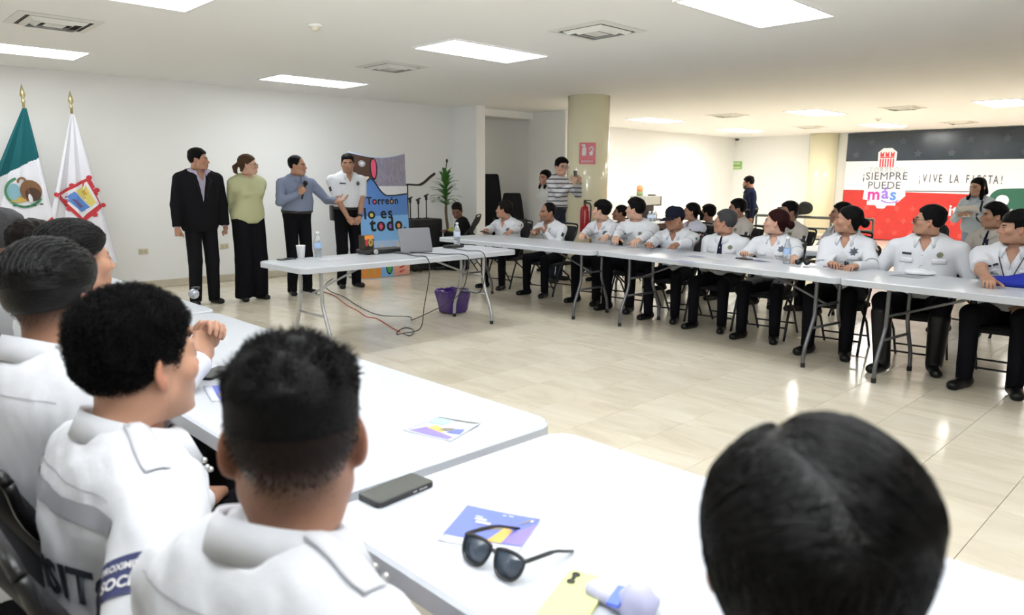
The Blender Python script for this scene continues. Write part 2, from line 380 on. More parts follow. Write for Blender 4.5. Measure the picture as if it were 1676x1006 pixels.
def hair_sdf(p, style, seed=0):
    x, y, z = p[:, 0], p[:, 1], p[:, 2]
    cr = ell(p, (0, -0.018, 0.030), (0.0785, 0.0975, 0.0875))
    neck = rcone(p, (0, -0.022, -0.070), (0, -0.040, -0.13), 0.058, 0.060)
    hd = smin(cr, neck, 0.03) if style in ('bun', 'pony', 'long', 'dense') else cr
    ax = np.abs(x)
    hl = z-zline(y)-0.013*np.exp(-((ax-0.046)/0.014)**2)*(y > 0.03)-0.0035*noise(p, 210, seed)
    top = sstep(z, 0.045, 0.095)
    if style == 'fade':          # cropped top, clipped sides
        t = 0.0008+0.015*sstep(z, 0.035, 0.100)+0.005*noise(p, 150, seed)*sstep(z, 0.06, 0.10)
        d = hd-t; d = smax(d, -(z-np.interp(y, [-0.12, -0.05, 0.03, 0.06, 0.085], [0.03, 0.022, 0.034, 0.05, 0.070])), 0.012)
    elif style == 'short':
        t = 0.005+0.013*top+0.0025*noise(p, 170, seed)
        d = smax(hd-t, -hl, 0.006)
    elif style == 'buzz':
        t = 0.0035+0.003*top; d = smax(hd-t, -hl, 0.004)
    elif style == 'curly':
        t = 0.003+0.013*top+0.004*noise(p, 190, seed)+0.003*noise(p, 420, seed+1)
        d = smax(hd-t, -(hl+0.004), 0.008)
    elif style == 'comb':        # wet, combed back in ridges
        rid = np.sin((x+0.25*y*np.sign(x)*0+0.01*noise(p, 40, seed))*520)*0.0016+0.002*noise(p*np.array([4, 0.7, 1.5]), 90, seed)
        t = 0.005+0.016*sstep(z, 0.03, 0.09)+rid*sstep(z, 0.04, 0.07)
        d = smax(hd-t, -(z-np.interp(y, [-0.12, -0.05, 0.02, 0.05, 0.085], [-0.02, -0.01, 0.022, 0.04, 0.066])), 0.012)
    elif style == 'part':        # smooth hair with a side parting
        a = x+0.034-0.9*np.maximum(-y-0.045, 0)
        gro = -0.004*np.exp(-(a/0.0065)**2)*sstep(z, 0.05, 0.085)*sstep(y, -0.075, -0.03)
        t = 0.009+0.012*sstep(z, 0.0, 0.09)+0.004*sstep(a, 0.0, 0.05)*top+gro+0.0012*noise(p*np.array([2.2, 1, 2.2]), 70, seed)
        d = smax(hd-t, -(hl+0.006), 0.010)
    elif style == 'quiff':       # fuller fringe, short sides
        t = 0.006+0.020*sstep(z, 0.03, 0.08)*sstep(y, -0.12, 0.06)+0.004*noise(p, 130, seed)*top+0.006*top
        d = smax(hd-t, -np.maximum(-10, hl), 0.006)
    elif style == 'fringe':
        t = 0.007+0.015*sstep(z, 0.02, 0.08)+0.003*noise(p*np.array([2, 1, 1]), 120, seed)
        line = np.where(y > 0.03, z-0.043, hl)
        d = smax(hd-t, -line, 0.006)
    elif style == 'recede':
        t = 0.004+0.009*sstep(z, 0.02, 0.08)*sstep(-y, -0.05, 0.03)+0.002*noise(p, 170, seed)
        line = np.minimum(hl, -(y-0.045-0.45*np.abs(x)*0))
        d = smax(hd-t, -line, 0.006)
    else:
        hl2 = z-np.interp(y, [-0.115, -0.06, -0.02, 0.0, 0.03, 0.055, 0.08], [-0.085, -0.075, 0.0, 0.008, 0.028, 0.052, 0.074])
        t = 0.006+0.006*top+0.0015*noise(p*np.array([1, 2.5, 2.5]), 90, seed)
        d = smax(hd-t, -hl2, 0.008)
        if style == 'bun':
            d = smin(d, ell(p, (0, -0.135, -0.012), (0.040, 0.034, 0.038))+0.003*noise(p, 150, seed), 0.018)
        elif style == 'pony':
            d = smin(d, rcone(p, (0, -0.118, 0.005), (0.0, -0.145, -0.03), 0.020, 0.028), 0.015)
            d = smin(d, rcone(p, (0, -0.145, -0.03), (0.02, -0.125, -0.19), 0.028, 0.012)+0.002*noise(p, 150, seed), 0.015)
        elif style == 'long':
            for s in (-1, 1):
                d = smin(d, rcone(p, (s*0.060, 0.0, 0.03), (s*0.074, 0.015, -0.11), 0.024, 0.030)+0.003*noise(p*np.array([3, 3, .6]), 90, seed), 0.02)
                d = smin(d, rcone(p, (s*0.074, 0.015, -0.11), (s*0.080, 0.050, -0.22), 0.030, 0.018)+0.003*noise(p*np.array([3, 3, .6]), 90, seed), 0.02)
            d = smin(d, ell(p, (0, -0.075, -0.08), (0.085, 0.045, 0.13)), 0.03)
    return d
_hairs = {}
def hair_mesh(style, seed, h):
    k = (style, seed, h)
    if k not in _hairs:
        lo = (-0.115, -0.18, -0.25) if style in ('bun', 'pony', 'long') else (-0.115, -0.15, -0.10)
        _hairs[k] = surface(lambda p: hair_sdf(p, style, seed), lo, (0.115, 0.125, 0.16), h)
    return _hairs[k]

# ------------------------------------------------------------------ hands (local right hand: wrist at origin, fingers +y, back of hand +z, thumb -x)
HANDS = {'relaxed': ((22, 30, 18), 0.25, 35), 'flat': ((6, 8, 4), 0.4, 20), 'fist': ((72, 88, 55), 0.6, 62), 'grip': ((55, 60, 35), 0.45, 55), 'clasp': ((48, 62, 32), 0.35, 48), 'open': ((12, 14, 8), 0.9, 25)}
_hands = {}
def hand_mesh(pose, h=0.0042):
    if (pose, h) in _hands: return _hands[(pose, h)]
    (c1, c2, c3), spread, th = HANDS[pose]
    fing = []
    for i, (x, L, r, ya) in enumerate(((-0.030, 0.078, 0.0088, 0.088), (-0.010, 0.086, 0.0090, 0.092), (0.010, 0.080, 0.0086, 0.089), (0.029, 0.063, 0.0076, 0.081))):
        P = [np.array([x*0.95, ya-0.012, 0.0])]; ang = 0.0; side = (i-1.5)*0.12*spread
        for seg, cc in zip((0.46, 0.30, 0.24), (c1, c2, c3)):
            ang += math.radians(cc*(1+0.06*i)); dv = np.array([math.sin(side)*math.cos(ang), math.cos(side)*math.cos(ang), -math.sin(ang)])
            P.append(P[-1]+dv*L*seg)
        fing.append((P, r))
    t = math.radians(th)
    T = [np.array([-0.026, 0.022, -0.006])]
    T.append(T[-1]+0.042*np.array([-math.cos(t*0.8), math.sin(t*0.8)+0.2, -0.30])/1.15)
    T.append(T[-1]+0.033*np.array([-math.cos(t*1.3)*0.8, 0.85, -0.25-0.3*(th > 40)])/1.15)
    T.append(T[-1]+0.026*np.array([0.1 if th > 40 else -0.35, 0.9, -0.3])/1.0)
    def fn(p):
        d = rbox(p, (0, 0.050, -0.001), (0.041, 0.043, 0.0135), 0.0125)
        d = smin(d, rcone(p, (0, -0.02, 0), (0, 0.02, 0), 0.026, 0.027)*1.0, 0.02)
        d = smin(d, ell(p, (-0.026, 0.034, -0.008), (0.018, 0.028, 0.015)), 0.014)
        for P, r in fing:
            f = np.minimum(rcone(p, P[0], P[1], r*1.08, r), np.minimum(rcone(p, P[1], P[2], r, r*0.93), rcone(p, P[2], P[3], r*0.93, r*0.78)))
            d = smin(d, f, 0.006)
        f = np.minimum(rcone(p, T[0], T[1], 0.0135, 0.0115), np.minimum(rcone(p, T[1], T[2], 0.0112, 0.0102), rcone(p, T[2], T[3], 0.0102, 0.0085)))
        return smin(d, f, 0.008)
    _hands[(pose, h)] = surface(fn, (-0.11, -0.045, -0.10), (0.07, 0.19, 0.03), h); return _hands[(pose, h)]
# ------------------------------------------------------------------ people
def rotm(yaw=0, pitch=0, roll=0):
    """head turn: yaw to the person's left, pitch up, roll towards the right shoulder"""
    return np.array(Matrix.Rotation(yaw, 3, 'Z') @ Matrix.Rotation(pitch, 3, 'X') @ Matrix.Rotation(roll, 3, 'Y'))
def nrm(v): v = np.asarray(v, float); return v/max(np.linalg.norm(v), 1e-9)
def ik(a, t, l1, l2, pole):
    d = t-a; D = min(np.linalg.norm(d), 0.995*(l1+l2)); D = max(D, abs(l1-l2)*1.05+0.02); n = nrm(d)
    k = (l1*l1-l2*l2+D*D)/(2*D); hh = math.sqrt(max(l1*l1-k*k, 0)); pp = nrm(pole-n*(pole @ n))
    return a+n*k+pp*hh, a+n*D
WHITE_EYE = mat('eye_white', (0.42, 0.39, 0.36), 0.3); IRIS = mat('eye_iris', (0.018, 0.010, 0.006), 0.15)
TONE = {0: (0.46, 0.26, 0.175), 1: (0.40, 0.215, 0.14), 2: (0.30, 0.152, 0.095), 3: (0.54, 0.33, 0.24), 4: (0.21, 0.105, 0.066)}
HAIRC = {'black': (0.010, 0.0095, 0.010), 'brown': (0.030, 0.018, 0.012), 'grey': (0.11, 0.11, 0.115), 'red': (0.045, 0.010, 0.011), 'soft': (0.02, 0.016, 0.014), 'dark': (0.008, 0.008, 0.009), 'fair': (0.13, 0.075, 0.04)}
def hair_mat(c, rough=0.42): return mat('hair_'+c+str(rough), tuple(0.5*k for k in HAIRC[c]), rough, spec=0.06 if rough > 0.35 else 0.18, bump=0.35, bscale=26, aniso=(14, 3, 14), vary=0.35, vscale=30)
CLOTH = {}
def cloth(name, col, rough=0.85, bump=0.30, bscale=9, sheen=0.0, vary=0.0): return mat('cloth_'+name, col, rough, spec=0.08 if max(col) < 0.05 else 0.2, bump=bump, bscale=bscale, sheen=sheen, vary=vary)
WSHIRT = cloth('white_shirt', (0.64, 0.655, 0.69)); BLACKP = cloth('black_trousers', (0.0055, 0.0055, 0.0075), 0.8, 0.3, 12)
SHOEM = mat('black_shoe_leather', (0.005, 0.005, 0.005), 0.35, spec=0.3); NAVY = cloth('navy_tie', (0.012, 0.014, 0.032), 0.6, 0.1, 200)
PATCHG = mat('patch_green', (0.01, 0.10, 0.055), 0.8); PATCHR = mat('patch_red', (0.45, 0.03, 0.03), 0.8); PATCHW = mat('patch_white', (0.7, 0.7, 0.7), 0.8); PATCHB = mat('patch_dark', (0.02, 0.025, 0.035), 0.7)
BANDM = mat('reflective_grey_band', (0.27, 0.28, 0.31), 0.5); BADGEM = mat('badge_blue_grey', (0.07, 0.085, 0.11), 0.45, 0.3); BLACKPL = mat('black_plastic', (0.012, 0.012, 0.013), 0.4)
LENS = mat('dark_lens', (0.01, 0.012, 0.016), 0.08, spec=0.6); GOLD = mat('brass', (0.55, 0.42, 0.16), 0.3, 0.9)

class Person: pass

def bvh_of(V, F): return BVHTree.FromPolygons([tuple(v) for v in V], [tuple(int(i) for i in f) for f in F])
def grid_rect(w, h, nx=6, ny=6, cx=0, cy=0):
    V = [(cx-w/2+w*i/nx, cy-h/2+h*j/ny) for j in range(ny+1) for i in range(nx+1)]
    F = [(j*(nx+1)+i, j*(nx+1)+i+1, (j+1)*(nx+1)+i+1, (j+1)*(nx+1)+i) for j in range(ny) for i in range(nx)]
    return V, F
def project(bvh, V, M, lift=0.0025, reach=0.5):
    n = (M.to_3x3() @ Vector((0, 0, 1))).normalized(); out = []; last = None
    for v in V:
        o = M @ Vector((v[0], v[1], 0)); loc, nn, ix, dist = bvh.ray_cast(o, -n, reach)
        if loc is None: out.append(None); continue
        out.append(loc+n*lift)
    good = [p for p in out if p is not None]
    if not good: return None
    D = sorted((M.inverted() @ p).z for p in good); med = D[len(D)//2]
    res = []
    for v, p in zip(V, out):
        if p is None: p = M @ Vector((v[0], v[1], med))
        res.append(p)
    return res
def decal(P, name, shape, M, m, lift=0.0025, bvh=None, parent=None, mats=None, midx=None):
    V, F = shape; W = project(bvh or P.bvh, V, M, lift)
    if W is None: return None
    return mesh_obj(name, W, F, m, parent or P.root, smooth=True, mats=mats, midx=midx)
def star_shape(n, r0, r1):
    V = [(0, 0)]+[((r0 if k % 2 == 0 else r1)*math.sin(PI*k/n), (r0 if k % 2 == 0 else r1)*math.cos(PI*k/n)) for k in range(2*n)]
    return V, [(0, 1+k, 1+(k+1) % (2*n)) for k in range(2*n)]

def person(name, label, head, heading, look=None, stand=False, lean=0.10, side=0.0, sex='m', s=None, tone=1, hair='short', hairc='black', hseed=0,
           jaw=1.0, fat=0.0, wid=1.0, belly=0.0, hl=None, hr=None, handl=None, handr=None, shirt=None, sleeve='long', forearm_bare=None, neck='open', trousers=None,
           tuck=True, bands=False, flag=False, badge=None, tagx=False, tie=None, legs=None, lod=0, stubble=0.0, fade=0.0, group=None, belt=False, wrinkle=0.0028,
           hpitch=0.0, hroll=0.0, twist=0.0, epaulette=False, pockets=False, hairrough=0.42, jacket=None, shoes=True, fit=0.0, legfit=0.0, hz=None, hs=1.0, glasses=None, boots=False):
    P = Person(); head = np.asarray(head, float)
    fw = np.array([-math.sin(heading), math.cos(heading), 0.0]); rt = np.array([math.cos(heading), math.sin(heading), 0.0])
    cl, sl = math.cos(lean), math.sin(lean)
    if stand:
        if s is None: s = head[2]/1.625
        ts = s*1.03; hz = head[2]-0.130-0.47*ts
    else:
        hz = hz or 0.49
        ts = min(1.12, max(0.80, (head[2]-hz-0.130)/(0.47*cl)))
        hz = head[2]-0.130-0.47*ts*cl
        s = s or min(1.05, max(0.9, ts))
    R = np.stack([np.array([math.cos(twist), math.sin(twist), 0]), np.array([-math.sin(twist)*cl, math.cos(twist)*cl, -sl]), np.array([0, sl, cl])], 1)
    R[:, 0] = nrm(np.cross(R[:, 1], R[:, 2])); R[:, 1] = np.cross(R[:, 2], R[:, 0])
    if side: R = np.array(Matrix.Rotation(side, 3, 'Y')) @ R
    u, f = R[:, 2], R[:, 1]
    off = R @ np.array([0, -0.012, 0.47*ts])+0.130*nrm(u+np.array([0, 0, 1.2]))+np.array([0, 0.036, 0])
    hip_xy = head[:2]-(rt*off[0]+fw*off[1])[:2]
    Hc = np.array([0, 0, hz]); hc = Hc+off; nb = Hc+R @ np.array([0, -0.012, 0.47*ts])
    root = thing(name, label, 'person', (hip_xy[0], hip_xy[1], 0), heading, group); P.root = root
    P.hip = hip_xy; P.R = R; P.Hc = Hc; P.ts = ts; P.hc = hc; P.nb = nb; P.heading = heading
    def tol(wp):                                                     # world -> local
        d = np.asarray(wp, float)-np.array([hip_xy[0], hip_xy[1], 0]); return np.array([d @ rt, d @ fw, d[2]])
    P.tol = tol
    SV_ = np.array([max(ts, 0.97), max(ts, 0.97), ts])
    TQ = lambda q: Hc+R @ (np.asarray(q, float)*SV_)                  # torso coordinates -> local
    P.TQ = TQ
    wid = wid*1.04; w = wid*(0.91 if sex == 'f' else 1.0)
    SH = [TQ((sx*0.170*w, -0.015, 0.388)) for sx in (-1, 1)]
    l1, l2 = 0.285*s, 0.255*s
    tg = []
    for sx, h_ in ((-1, hl), (1, hr)):
        if h_ is None: h_ = (sx*0.24*w, 0.03, 0.80*s) if stand else (sx*0.16, 0.40, 0.60)
        pole = None
        if isinstance(h_, dict): pole = h_.get('pole'); h_ = tol(h_['w']) if 'w' in h_ else h_['l']
        h_ = np.asarray(h_, float)
        pole = np.array(pole, float) if pole is not None else np.array([sx*0.55, -0.6, -0.55])
        tg.append(ik(SH[0 if sx < 0 else 1], h_, l1, l2, pole))
    P.tg = tg; P.SH = SH
    # legs
    lg = []
    for k, sx in enumerate((-1, 1)):
        hj = Hc+np.array([sx*0.088*s, 0.0, -0.015])
        if stand:
            kn = np.array([sx*0.095*s, 0.035, 0.50*s]); an = np.array([sx*0.105*s, -0.01, 0.085]); td = np.array([sx*0.25, 1, 0])
            if legs: kn = kn+np.array(legs[k][:3]) ; an = an+np.array(legs[k][3:6])
        else:
            L = legs[k] if legs else (0, 0, 0, 0)                    # knee spread, knee forward, ankle sideways, ankle forward
            kn = np.array([sx*(0.15+L[0]), 0.42*s+L[1], 0.485*s+0.02]); an = np.array([sx*(0.15+L[0]*0.6)+L[2], 0.42*s+L[1]+L[3], 0.085]); td = np.array([sx*0.3, 1, 0])
        lg.append((hj, kn, an, nrm(td)))
    P.lg = lg
    def tors(p, inf=0.0, top=True):
        q = (p-Hc) @ R/SV_
        hipw = 0.170 if sex == 'f' else 0.163
        d = ell(q, (0, -0.012, 0.03), (hipw+inf, 0.122+inf, 0.13+inf))
        d = smin(d, ell(q, (0, 0.004+belly*0.55, 0.165), ((0.128 if sex == 'f' else 0.146)*wid+belly*0.45+inf, 0.104+belly*0.6+inf, 0.17)), 0.07)
        d = smin(d, ell(q, (0, 0.0, 0.325), (0.163*w+inf, 0.116+inf+belly*0.15, 0.165)), 0.06)
        if sex == 'f':
            for sx in (-1, 1): d = smin(d, ell(q, (sx*0.068, 0.085, 0.305), (0.062+inf*0.6, 0.055+inf*0.6, 0.062)), 0.05)
        d = smin(d, rcone(q, (-0.132*w, -0.018, 0.388), (0.132*w, -0.018, 0.388), 0.055+inf*.8, 0.055+inf*.8), 0.06)
        d = smin(d, rcone(q, (-0.055*w, -0.026, 0.438), (0.055*w, -0.026, 0.438), 0.042+inf*0.6, 0.042+inf*0.6), 0.08)
        return d*ts, q
    P.tors = tors
    def arm(p, k, i1, i2, fore=True, upto=1.0):
        e, wr = tg[k]; a = SH[k]
        d = rcone(p, a, e, 0.054*wid**0.5*s+i1, 0.043*s+i1)
        if fore: d = smin(d, rcone(p, e, e+(wr-e)*upto, 0.041*s+i2, (0.041+(0.029-0.041)*upto)*s+i2), 0.02)
        return d
    lo = np.min([Hc-0.25, nb-0.1]+[SH[0]-0.12, SH[1]-0.12]+[x-0.1 for t in tg for x in t], axis=0)
    hi = np.max([Hc+0.25, nb+0.12]+[SH[0]+0.12, SH[1]+0.12]+[x+0.1 for t in tg for x in t], axis=0)
    lol = np.min([x-0.16 for l in lg for x in l[:3]]+[Hc-0.24], axis=0); hil = np.max([x+0.16 for l in lg for x in l[:3]]+[Hc+0.24], axis=0); lol[2] = 0.0
    near = lod == 2
    hC = 0.0085 if near else (0.0125 if lod == 0 else 0.011)
    hH = 0.0042 if near else 0.0055
    bare = sleeve == 'short' or forearm_bare is not None
    # ---- body: one skin figure, fine at head, neck and hands
    def body(p):
        d, q = tors(p, -0.008)
        for k in (0, 1): d = smin(d, arm(p, k, -0.004, -0.002), 0.03)
        for hj, kn, an, td in lg:
            d = smin(d, np.minimum(rcone(p, hj, kn, 0.078*s, 0.052*s), rcone(p, kn, an, 0.050*s, 0.036*s)), 0.03)
        return d
    parts = [surface(body, np.minimum(lo, lol), np.maximum(hi, hil), 0.0105 if bare else 0.017)]
    HV, HF = head_mesh(sex, jaw, fat, hH); HV0 = HV
    if look is not None:
        lv = tol(look)-hc; hy = math.atan2(-lv[0], lv[1]); hp = math.atan2(lv[2], math.hypot(lv[0], lv[1]))+hpitch
    else: hy, hp = 0.0, hpitch
    hy = max(-1.45, min(1.45, hy))
    Rh = rotm(hy, hp, hroll); bot = np.array([0, -0.046, -0.20])
    def headx(V):
        wgt = sstep(V[:, 2], -0.195, -0.085)[:, None]; V = V*hs
        return hc+(V @ Rh.T)*wgt+(V-bot+(nb-hc))*(1-wgt)
    P.headx = headx; P.Rh = Rh
    HP = lambda q: hc+Rh @ (np.asarray(q, float)*hs)
    P.HP = HP
    parts.append((headx(HV), HF)); nhead = (len(parts[0][0]), len(HV))
    for k, (sx, hd) in enumerate(((-1, handl), (1, handr))):
        hd = hd or {}
        e, wr = tg[k]; pose = hd.get('pose', 'relaxed'); dv = nrm(hd.get('dir', wr-e)); up = np.array(hd.get('up', (0, 0, 1) if not stand else (sx, 0.2, 0)), float)
        zz = nrm(up-dv*(up @ dv)); xx = np.cross(dv, zz)
        V, F = hand_mesh(pose, 0.0042 if not lod == 1 else 0.0055)
        V = V*(0.97*s*(0.92 if sex == 'f' else 1.0)*hd.get('scale', 1.0))
        if sx < 0: V = V*np.array([-1, 1, 1]); F = F[:, ::-1]
        parts.append((wr+V @ np.stack([xx, dv, zz], 0), F))
        if sx < 0: P.handL = lambda q, wr=wr, xx=xx, dv=dv, zz=zz: wr+xx*q[0]+dv*q[1]+zz*q[2]
        else: P.handR = lambda q, wr=wr, xx=xx, dv=dv, zz=zz: wr+xx*q[0]+dv*q[1]+zz*q[2]
    V, F = join(parts); nb_faces = len(F); midx = np.zeros(len(F), int)
    eyes = MB()
    for sx in (-1, 1):
        eyes.sphere((sx*0.0315, 0.0800, 0.0020), (0.0128, 0.0118, 0.0052), 12, 8, 0); eyes.sphere((sx*0.0312, 0.0826, 0.0022), (0.0054, 0.0098, 0.0050), 10, 6, 1)
    EV = headx(np.array(eyes.V)); nV = len(V)
    quads = [x for x in eyes.F]; V = np.concatenate([V, EV]); F = np.concatenate([F, np.array(quads)+nV]); midx = np.concatenate([midx, 1+np.array(eyes.M)])
    bo = mesh_obj('body', V, F, None, root, True, [skin_mat('skin_%d_%s' % (tone, hairc), TONE[tone], HAIRC[hairc]), WHITE_EYE, IRIS], midx)
    C = np.zeros((len(V), 4), np.float32); C[:, 3] = 1
    C[nhead[0]:nhead[0]+nhead[1]] = head_zones(HV0, sex, fade, stubble, 1.0 if sex == 'm' else 0.8, 1.0 if sex == 'f' else 0.7)
    ca = bo.data.color_attributes.new('zones', 'FLOAT_COLOR', 'POINT'); ca.data.foreach_set('color', C.ravel())
    # ---- hair
    if hair:
        V, F = hair_mesh(hair, hseed, 0.0042 if near else 0.0055)
        P.hair = mesh_obj('hair', headx(V), F, hair_mat(hairc, hairrough), root)
    # ---- shirt
    sm = shirt or WSHIRT
    inf = 0.011+fit
    if neck == 'tee': cutp, cutn = np.array([0, 0.0, 0.492]), nrm((0, 0.35, 0.94))
    else: cutp, cutn = np.array([0, 0.0, 0.497]), nrm((0, 0.40, 0.92))
    cuffs = []
    def shirt_fn(p):
        d, q = tors(p, inf)
        wr_ = wrinkle*noise(p*np.array([1, 1, 0.8]), 34, hseed)+wrinkle*0.8*noise(p+0.3*R[:, 2], 62, hseed+3)+wrinkle*0.55*noise(p*np.array([1.4, 1.4, 0.7]), 120, hseed+7)
        lower = (q[:, 2] < 0.14)
        d = d-0.008*np.exp(-((q[:, 2]-0.07)/0.04)**2)*(1 if tuck else 0)
        d = smax(d, (q-cutp) @ cutn*ts, 0.006)
        if neck == 'open': d = smax(d, -np.maximum(np.abs(q[:, 0])-0.040*np.clip((q[:, 2]-0.375)/0.085, 0, 1.5), -(q[:, 1]-0.0))*ts, 0.004)
        d = np.maximum(d, -(q[:, 2]-(0.045 if tuck else -0.06))*ts)
        for k in (0, 1):
            e, wr = tg[k]
            if sleeve == 'short' or forearm_bare == k:
                a = rcone(p, SH[k], SH[k]+(e-SH[k])*0.95, 0.054*wid**0.5*s+0.016+fit*0.4, 0.043*s+0.022+fit*0.4)
                a = np.maximum(a, (p-(SH[k]+(e-SH[k])*0.80)) @ nrm(e-SH[k]))
            else:
                a = arm(p, k, 0.010+fit*0.5, 0.010+fit*0.4, True, 0.97)
                a = a+0.0035*np.sin(((p-e) @ nrm(wr-e+0.001))*130)*np.exp(-(np.linalg.norm(p-e, axis=1)/0.09)**2)
                a = np.maximum(a, np.minimum((p-(e+(wr-e)*0.97)) @ nrm(wr-e)-0.004, 0.10-np.linalg.norm(p-wr, axis=1)))
            d = smin(d, a, 0.028)
        return d+wr_
    SV, SF = surface(shirt_fn, lo, hi, hC)
    P.shirt = mesh_obj('jacket' if jacket == 'sweater' else 'shirt', SV, SF, sm, root)
    P.bvh = bvh_of(SV, SF)
    # ---- trousers
    tm = trousers or BLACKP
    def trou(p, ex=0.0):
        d, q = tors(p, 0.010)
        d = np.maximum(d, (q[:, 2]-0.075)*ts)
        for hj, kn, an, td in lg:
            t = smin(rcone(p, hj, kn, 0.086*s+legfit*0.6, 0.064*s+legfit), rcone(p, kn, an+np.array([0, 0, -0.03]), 0.064*s+legfit, 0.050*s+legfit*1.2), 0.02)
            d = smin(d, t, 0.03)
        d = d+0.0028*noise(p*np.array([1, 1, 1.2]), 38, hseed+2)
        return np.maximum(d, -(p[:, 2]-(0.055 if legfit == 0 else 0.03)))-ex
    V, F = surface(trou, lol, hil, hC*1.05)
    P.trousers = mesh_obj('trousers', V, F, tm, root)
    if belt or stand:
        def bf(p):
            q = (p-Hc) @ R/SV_; return np.maximum(trou(p, 0.005+inf*0.7), np.abs(q[:, 2]-0.055)*ts-0.019)
        V, F = surface(bf, TQ((0, 0, 0.05))-0.28, TQ((0, 0, 0.05))+0.28, 0.010, slack=1.6)
        if len(V) and tuck: mesh_obj('belt', V, F, BLACKPL, root)
    # ---- shoes
    if shoes:
        for hj, kn, an, td in lg:
            A = np.array([an[0], an[1], 0]); X = np.array([td[1], -td[0], 0])
            def sh(p):
                q = (p-A) @ np.stack([X, td, np.array([0, 0, 1.0])], 1)/s
                d = rcone(q*np.array([1, 1, 1.12]), (0, -0.035, 0.045), (0, 0.125, 0.030), 0.043, 0.041)
                d = smin(d, rcone(q, (0, -0.015, 0.05), (0, -0.012, 0.11), 0.043, 0.042), 0.03)
                if boots: d = smin(d, rcone((p-A), an-A, an-A+(kn-an)*0.80, 0.060, 0.075)/s, 0.02)
                d = np.maximum(d, -q[:, 2]); return np.maximum(d, q[:, 2]-(9 if boots else 0.125))*s
            top = A+np.array([0, 0, 0.14])
            if boots: top = an+(kn-an)*0.95
            V, F = surface(sh, np.minimum(A-np.array([0.2, 0.2, 0]), top-0.12), np.maximum(A+np.array([0.2, 0.25, 0.14]), top+0.12), 0.009)
            mesh_obj('boot' if boots else 'shoe', V, F, SHOEM, root)
    # ---- collar
    if neck in ('open', 'tie', 'polo'):
        g = {'open': 0.42, 'tie': 0.10, 'polo': 0.30}[neck]; n = 30; cv = []; cf = []
        for i in range(n+1):
            th = -PI+g+(2*PI-2*g)*i/n; fr = (1-math.cos(th))/2; end = max(0.0, (abs(th)-2.0)/(PI-g-2.0))
            rx, ry = 0.068+0.006*fr, 0.070+0.004*fr
            if sex == 'f': rx, ry = rx*0.90, ry*0.92
            for rr, zz in ((0.0, -0.025), (-0.002, 0.026-0.010*fr), (0.005, 0.032-0.010*fr), (0.012+0.014*fr, 0.012-0.006*fr), (0.017+0.034*fr**2+0.012*end, -0.012-0.016*fr-0.026*end)):
                x = (rx+rr)*math.sin(th); y = -(ry+rr)*math.cos(th)-0.006; z = 0.492-0.034*fr+zz
                cv.append(TQ((x, y+(0.004 if zz > 0 else 0), z)))
        for i in range(n):
            for j in range(4): cf.append((i*5+j, i*5+j+1, (i+1)*5+j+1, (i+1)*5+j))
        co = mesh_obj('collar', cv, cf, sm, root); solid(co, 0.0028, 0.0); P.collar = co
    elif neck == 'tee':
        rib = MB(); pts = [TQ((0.066*math.sin(a), -0.066*math.cos(a)-0.002, 0.487-0.020*(1-math.cos(a))/2-0.012*(1-math.cos(a))/2)) for a in np.linspace(0, 2*PI, 28, endpoint=False)]
        rib.tube(pts, 0.009, 6, closed=True); rib.obj('collar', sm, root, True)
    # ---- what is sewn or pinned on
    def front(x, z): return frame(TQ((x, 0.32, z)), R[:, 0]*-1, R[:, 2])   # seen from in front: x to the viewer's right
    P.front = front
    def back(x, z): return frame(TQ((x, -0.32, z)), R[:, 0], R[:, 2])
    P.back = back
    def armf(k, t, fore=False, tilt=0.25):
        e, wr = tg[k]; a, b = (e, wr) if fore else (SH[k], e)
        ax = nrm(a-b); c = a+(b-a)*t; sx = -1 if k == 0 else 1
        o = R[:, 0]*sx+f*tilt; o = nrm(o-ax*(o @ ax)); return frame(c+o*0.2, np.cross(ax, o), ax)
    P.armf = armf
    if tie is not None:
        n = 12; TV = []; TF = []
        for i in range(n+1):
            t = i/n; z = 0.452-0.35*t; wd = 0.018+0.022*t
            TV += [(-wd, 0.32-0.0*t+(z-0.3)), (0, (z-0.3)+0.32), (wd, (z-0.3)+0.32)]
        for i in range(n): a = i*3; TF += [(a, a+1, a+4, a+3), (a+1, a+2, a+5, a+4)]
        TV = [(v[0]*ts, (v[1]-0.32)*ts) for v in TV]
        o = decal(P, 'tie', (TV, TF), front(0, 0.3), tie, 0.006)
        if o: solid(o, 0.004, 1)
        k = MB(); k.prism([(-0.021, 0.018), (0.021, 0.018), (0.013, -0.020), (-0.013, -0.020)], -0.010, 0.010, 0, frame(TQ((0, 0.078, 0.456)), R[:, 0]*-1, R[:, 2]*0.9+f*-0.4)); kk = k.obj('tie_knot', tie, root); bevel(kk, 0.005, 2)
    if tagx: decal(P, 'name_tag', grid_rect(0.072, 0.017, 5, 2), front(0.088*w, 0.365), PATCHB, 0.004); 
    if tagx:
        for i in range(6): pass
    if badge == 'star':
        decal(P, 'star_badge', star_shape(7, 0.036, 0.021), front(-0.088*w, 0.365), BADGEM, 0.005)
    elif badge == 'crest':
        decal(P, 'crest_patch', star_shape(8, 0.024, 0.019), front(-0.088*w, 0.365), mat('crest_olive', (0.16, 0.17, 0.10), 0.6), 0.004)
    if flag:
        V1, F1 = grid_rect(0.070, 0.052, 6, 4); mi = [(0 if i % 6 < 2 else 1 if i % 6 < 4 else 2) for i in range(24)]
        if flag == 'dark': mi = [(0 if i % 6 < 3 else 1 if i % 6 < 5 else 0) for i in range(24)]
        decal(P, 'flag_patch', (V1, F1), armf(0, 0.42), None, 0.004, mats=[PATCHG if flag != 'dark' else PATCHB, PATCHW, PATCHR], midx=mi)
